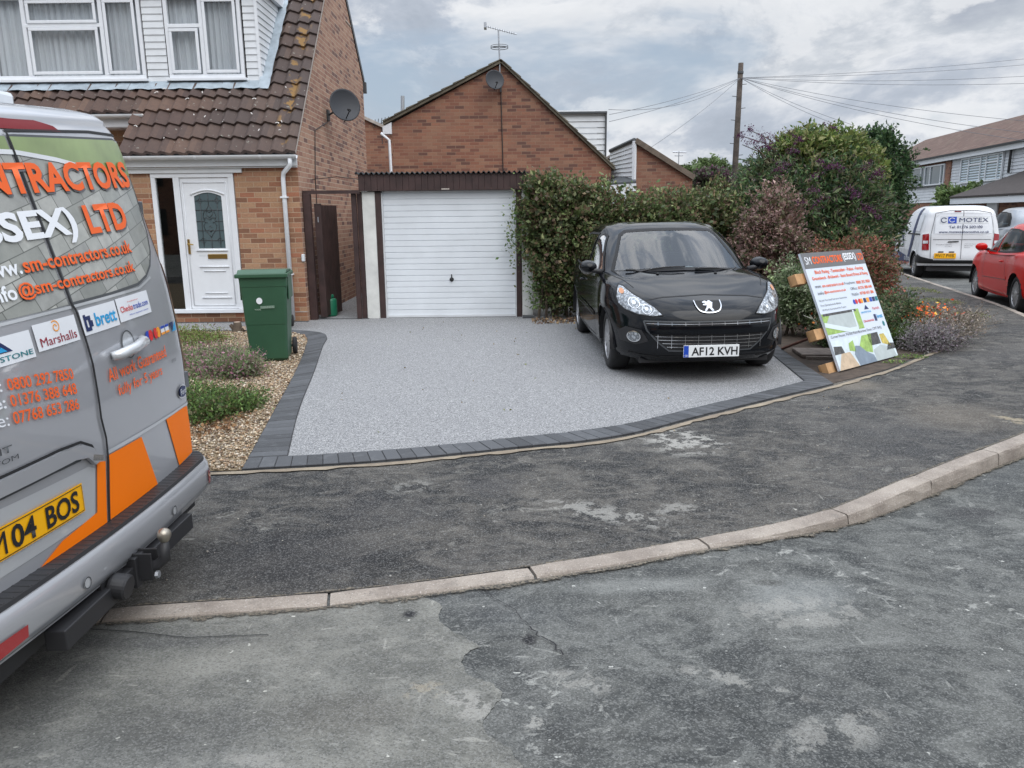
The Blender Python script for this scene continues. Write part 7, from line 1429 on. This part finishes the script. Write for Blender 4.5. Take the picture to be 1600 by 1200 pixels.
bush('silver_thyme', 'grey purple low mound at the foot of the sign board edge', 'plant', [(4.75,8.60,.12,.30,.22,.20),(5.05,8.8,.10,.28,.2,.16)], 6000, .022, [(.13,.12,.12),(.18,.17,.17),(.09,.09,.08),(.14,.11,.13)], 2, .5, 22)
bush('moss_weeds', 'thin line of green weeds growing along the edging below the sign', 'weeds', [(4.35,8.15,.015,.18,.05,.04),(4.05,7.9,.01,.14,.04,.03)], 500, .02, GRN, 1, .5, None, inner=0)
bush('pavement_weeds', 'patches of low weeds growing on the tarmac beside the bed', 'weeds', [(7.6,13.4,.01,.28,.5,.05),(7.0,11.6,.01,.25,.35,.05),(8.3,15.4,.01,.2,.6,.05)], 1800, .03, [(.11,.13,.05),(.15,.16,.07)], 1, .4, None, inner=0)
P = np.stack([RNG.uniform(-1.6,3.0,70), RNG.uniform(5.2,11.5,70), RNG.uniform(.011,.018,70)], 1); o = put('fallen_leaves', leaf_mesh('fallen_leaves', P, .026, [(.12,.09,.04),(.10,.11,.045),(.16,.12,.06)], .6), M['dry']); set_tag(o, 'few small fallen leaves scattered on the grey driveway', 'leaves', kind='stuff')
# far trees beyond
bush('distant_tree', 'distant round green tree top left of the telegraph pole', 'tree', [(9.0,36,3.3,1.2,1.,.75),(10.2,36,3.0,1.0,1.,.7),(7.9,36.,2.9,.9,1.,.5)], 9000, .16, [(.07,.10,.04),(.09,.125,.05),(.06,.08,.035)], 4, .5, 22)
bush('distant_shrub', 'distant green shrub in front of the pale terrace beyond the white van', 'bush', [(22.2,38,1.9,1.6,1.,1.05),(24.0,38,1.7,1.2,1.,1.0)], 6000, .2, [(.055,.085,.03),(.08,.11,.04)], 4, .5, 20)
t = bush('copper_shrub', 'dark purple topped bush just left of the telegraph pole', 'bush', [(7.2,28,2.85,.75,.5,.30)], 2600, .10, [(.08,.03,.06),(.07,.05,.05),(.05,.07,.035),(.06,.08,.04)], 3, .5, 20)
# plants in the gravel bed
HE = [(.08,.12,.05),(.10,.14,.06),(.24,.11,.16),(.15,.11,.09),(.14,.14,.10),(.12,.15,.07)]
def gp_(u, v): p = ground(u, v); return (p[0], p[1])
a = gp_(348,585); b = gp_(385,590); c = gp_(320,570); bush('heather_mound', 'low green and pinkish heather mound spreading left of the bin', 'plant', [(a[0],a[1],.08,.38,.42,.15),(b[0]-.05,b[1],.08,.22,.28,.16),(c[0],c[1],.07,.35,.4,.13),(a[0]-.2,a[1]+.5,.05,.45,.35,.10)], 16000, .026, HE, 2, .4, 24, .3, inner=.3)
a = gp_(335,652); bush('green_mound', 'low bright green mound on the gravel close to the silver van', 'plant', [(a[0],a[1],.08,.24,.34,.14),(a[0]-.25,a[1]+.1,.08,.3,.34,.15),(a[0]+.15,a[1]+.25,.05,.2,.24,.09)], 9000, .026, [(.06,.10,.03),(.09,.14,.04),(.045,.075,.025),(.08,.07,.035)], 2, .45, 24, .3)
a = gp_(305,535); bush('mossy_mound', 'flat yellowish green ground cover at the back of the gravel bed', 'plant', [(a[0],a[1],.04,.45,.5,.09),(a[0]-.5,a[1]+.2,.04,.5,.5,.09)], 7000, .025, [(.09,.13,.035),(.13,.16,.05),(.10,.07,.04)], 1, .45, 24, .3)
a = gp_(392,588); twiggy('dry_heather', 'dry brown twiggy tuft in front of the wheelie bin', (a[0]-.05,a[1]), 110, .20, .18, (.10,.07,.05), [(.12,.09,.06),(.09,.07,.05),(.10,.10,.06)], 5, .02)
a = gp_(360,668); P = np.stack([RNG.normal(a[0]-.15,.13,350), RNG.normal(a[1],.25,350), RNG.uniform(.02,.045,350)], 1); o = put('bark_chips', leaf_mesh('bark_chips', P, .030, [(.13,.07,.035),(.09,.05,.03),(.17,.10,.05)], .6), M['dry']); set_tag(o, 'brown twigs and bark chips strewn on the gravel', 'bark', kind='stuff')
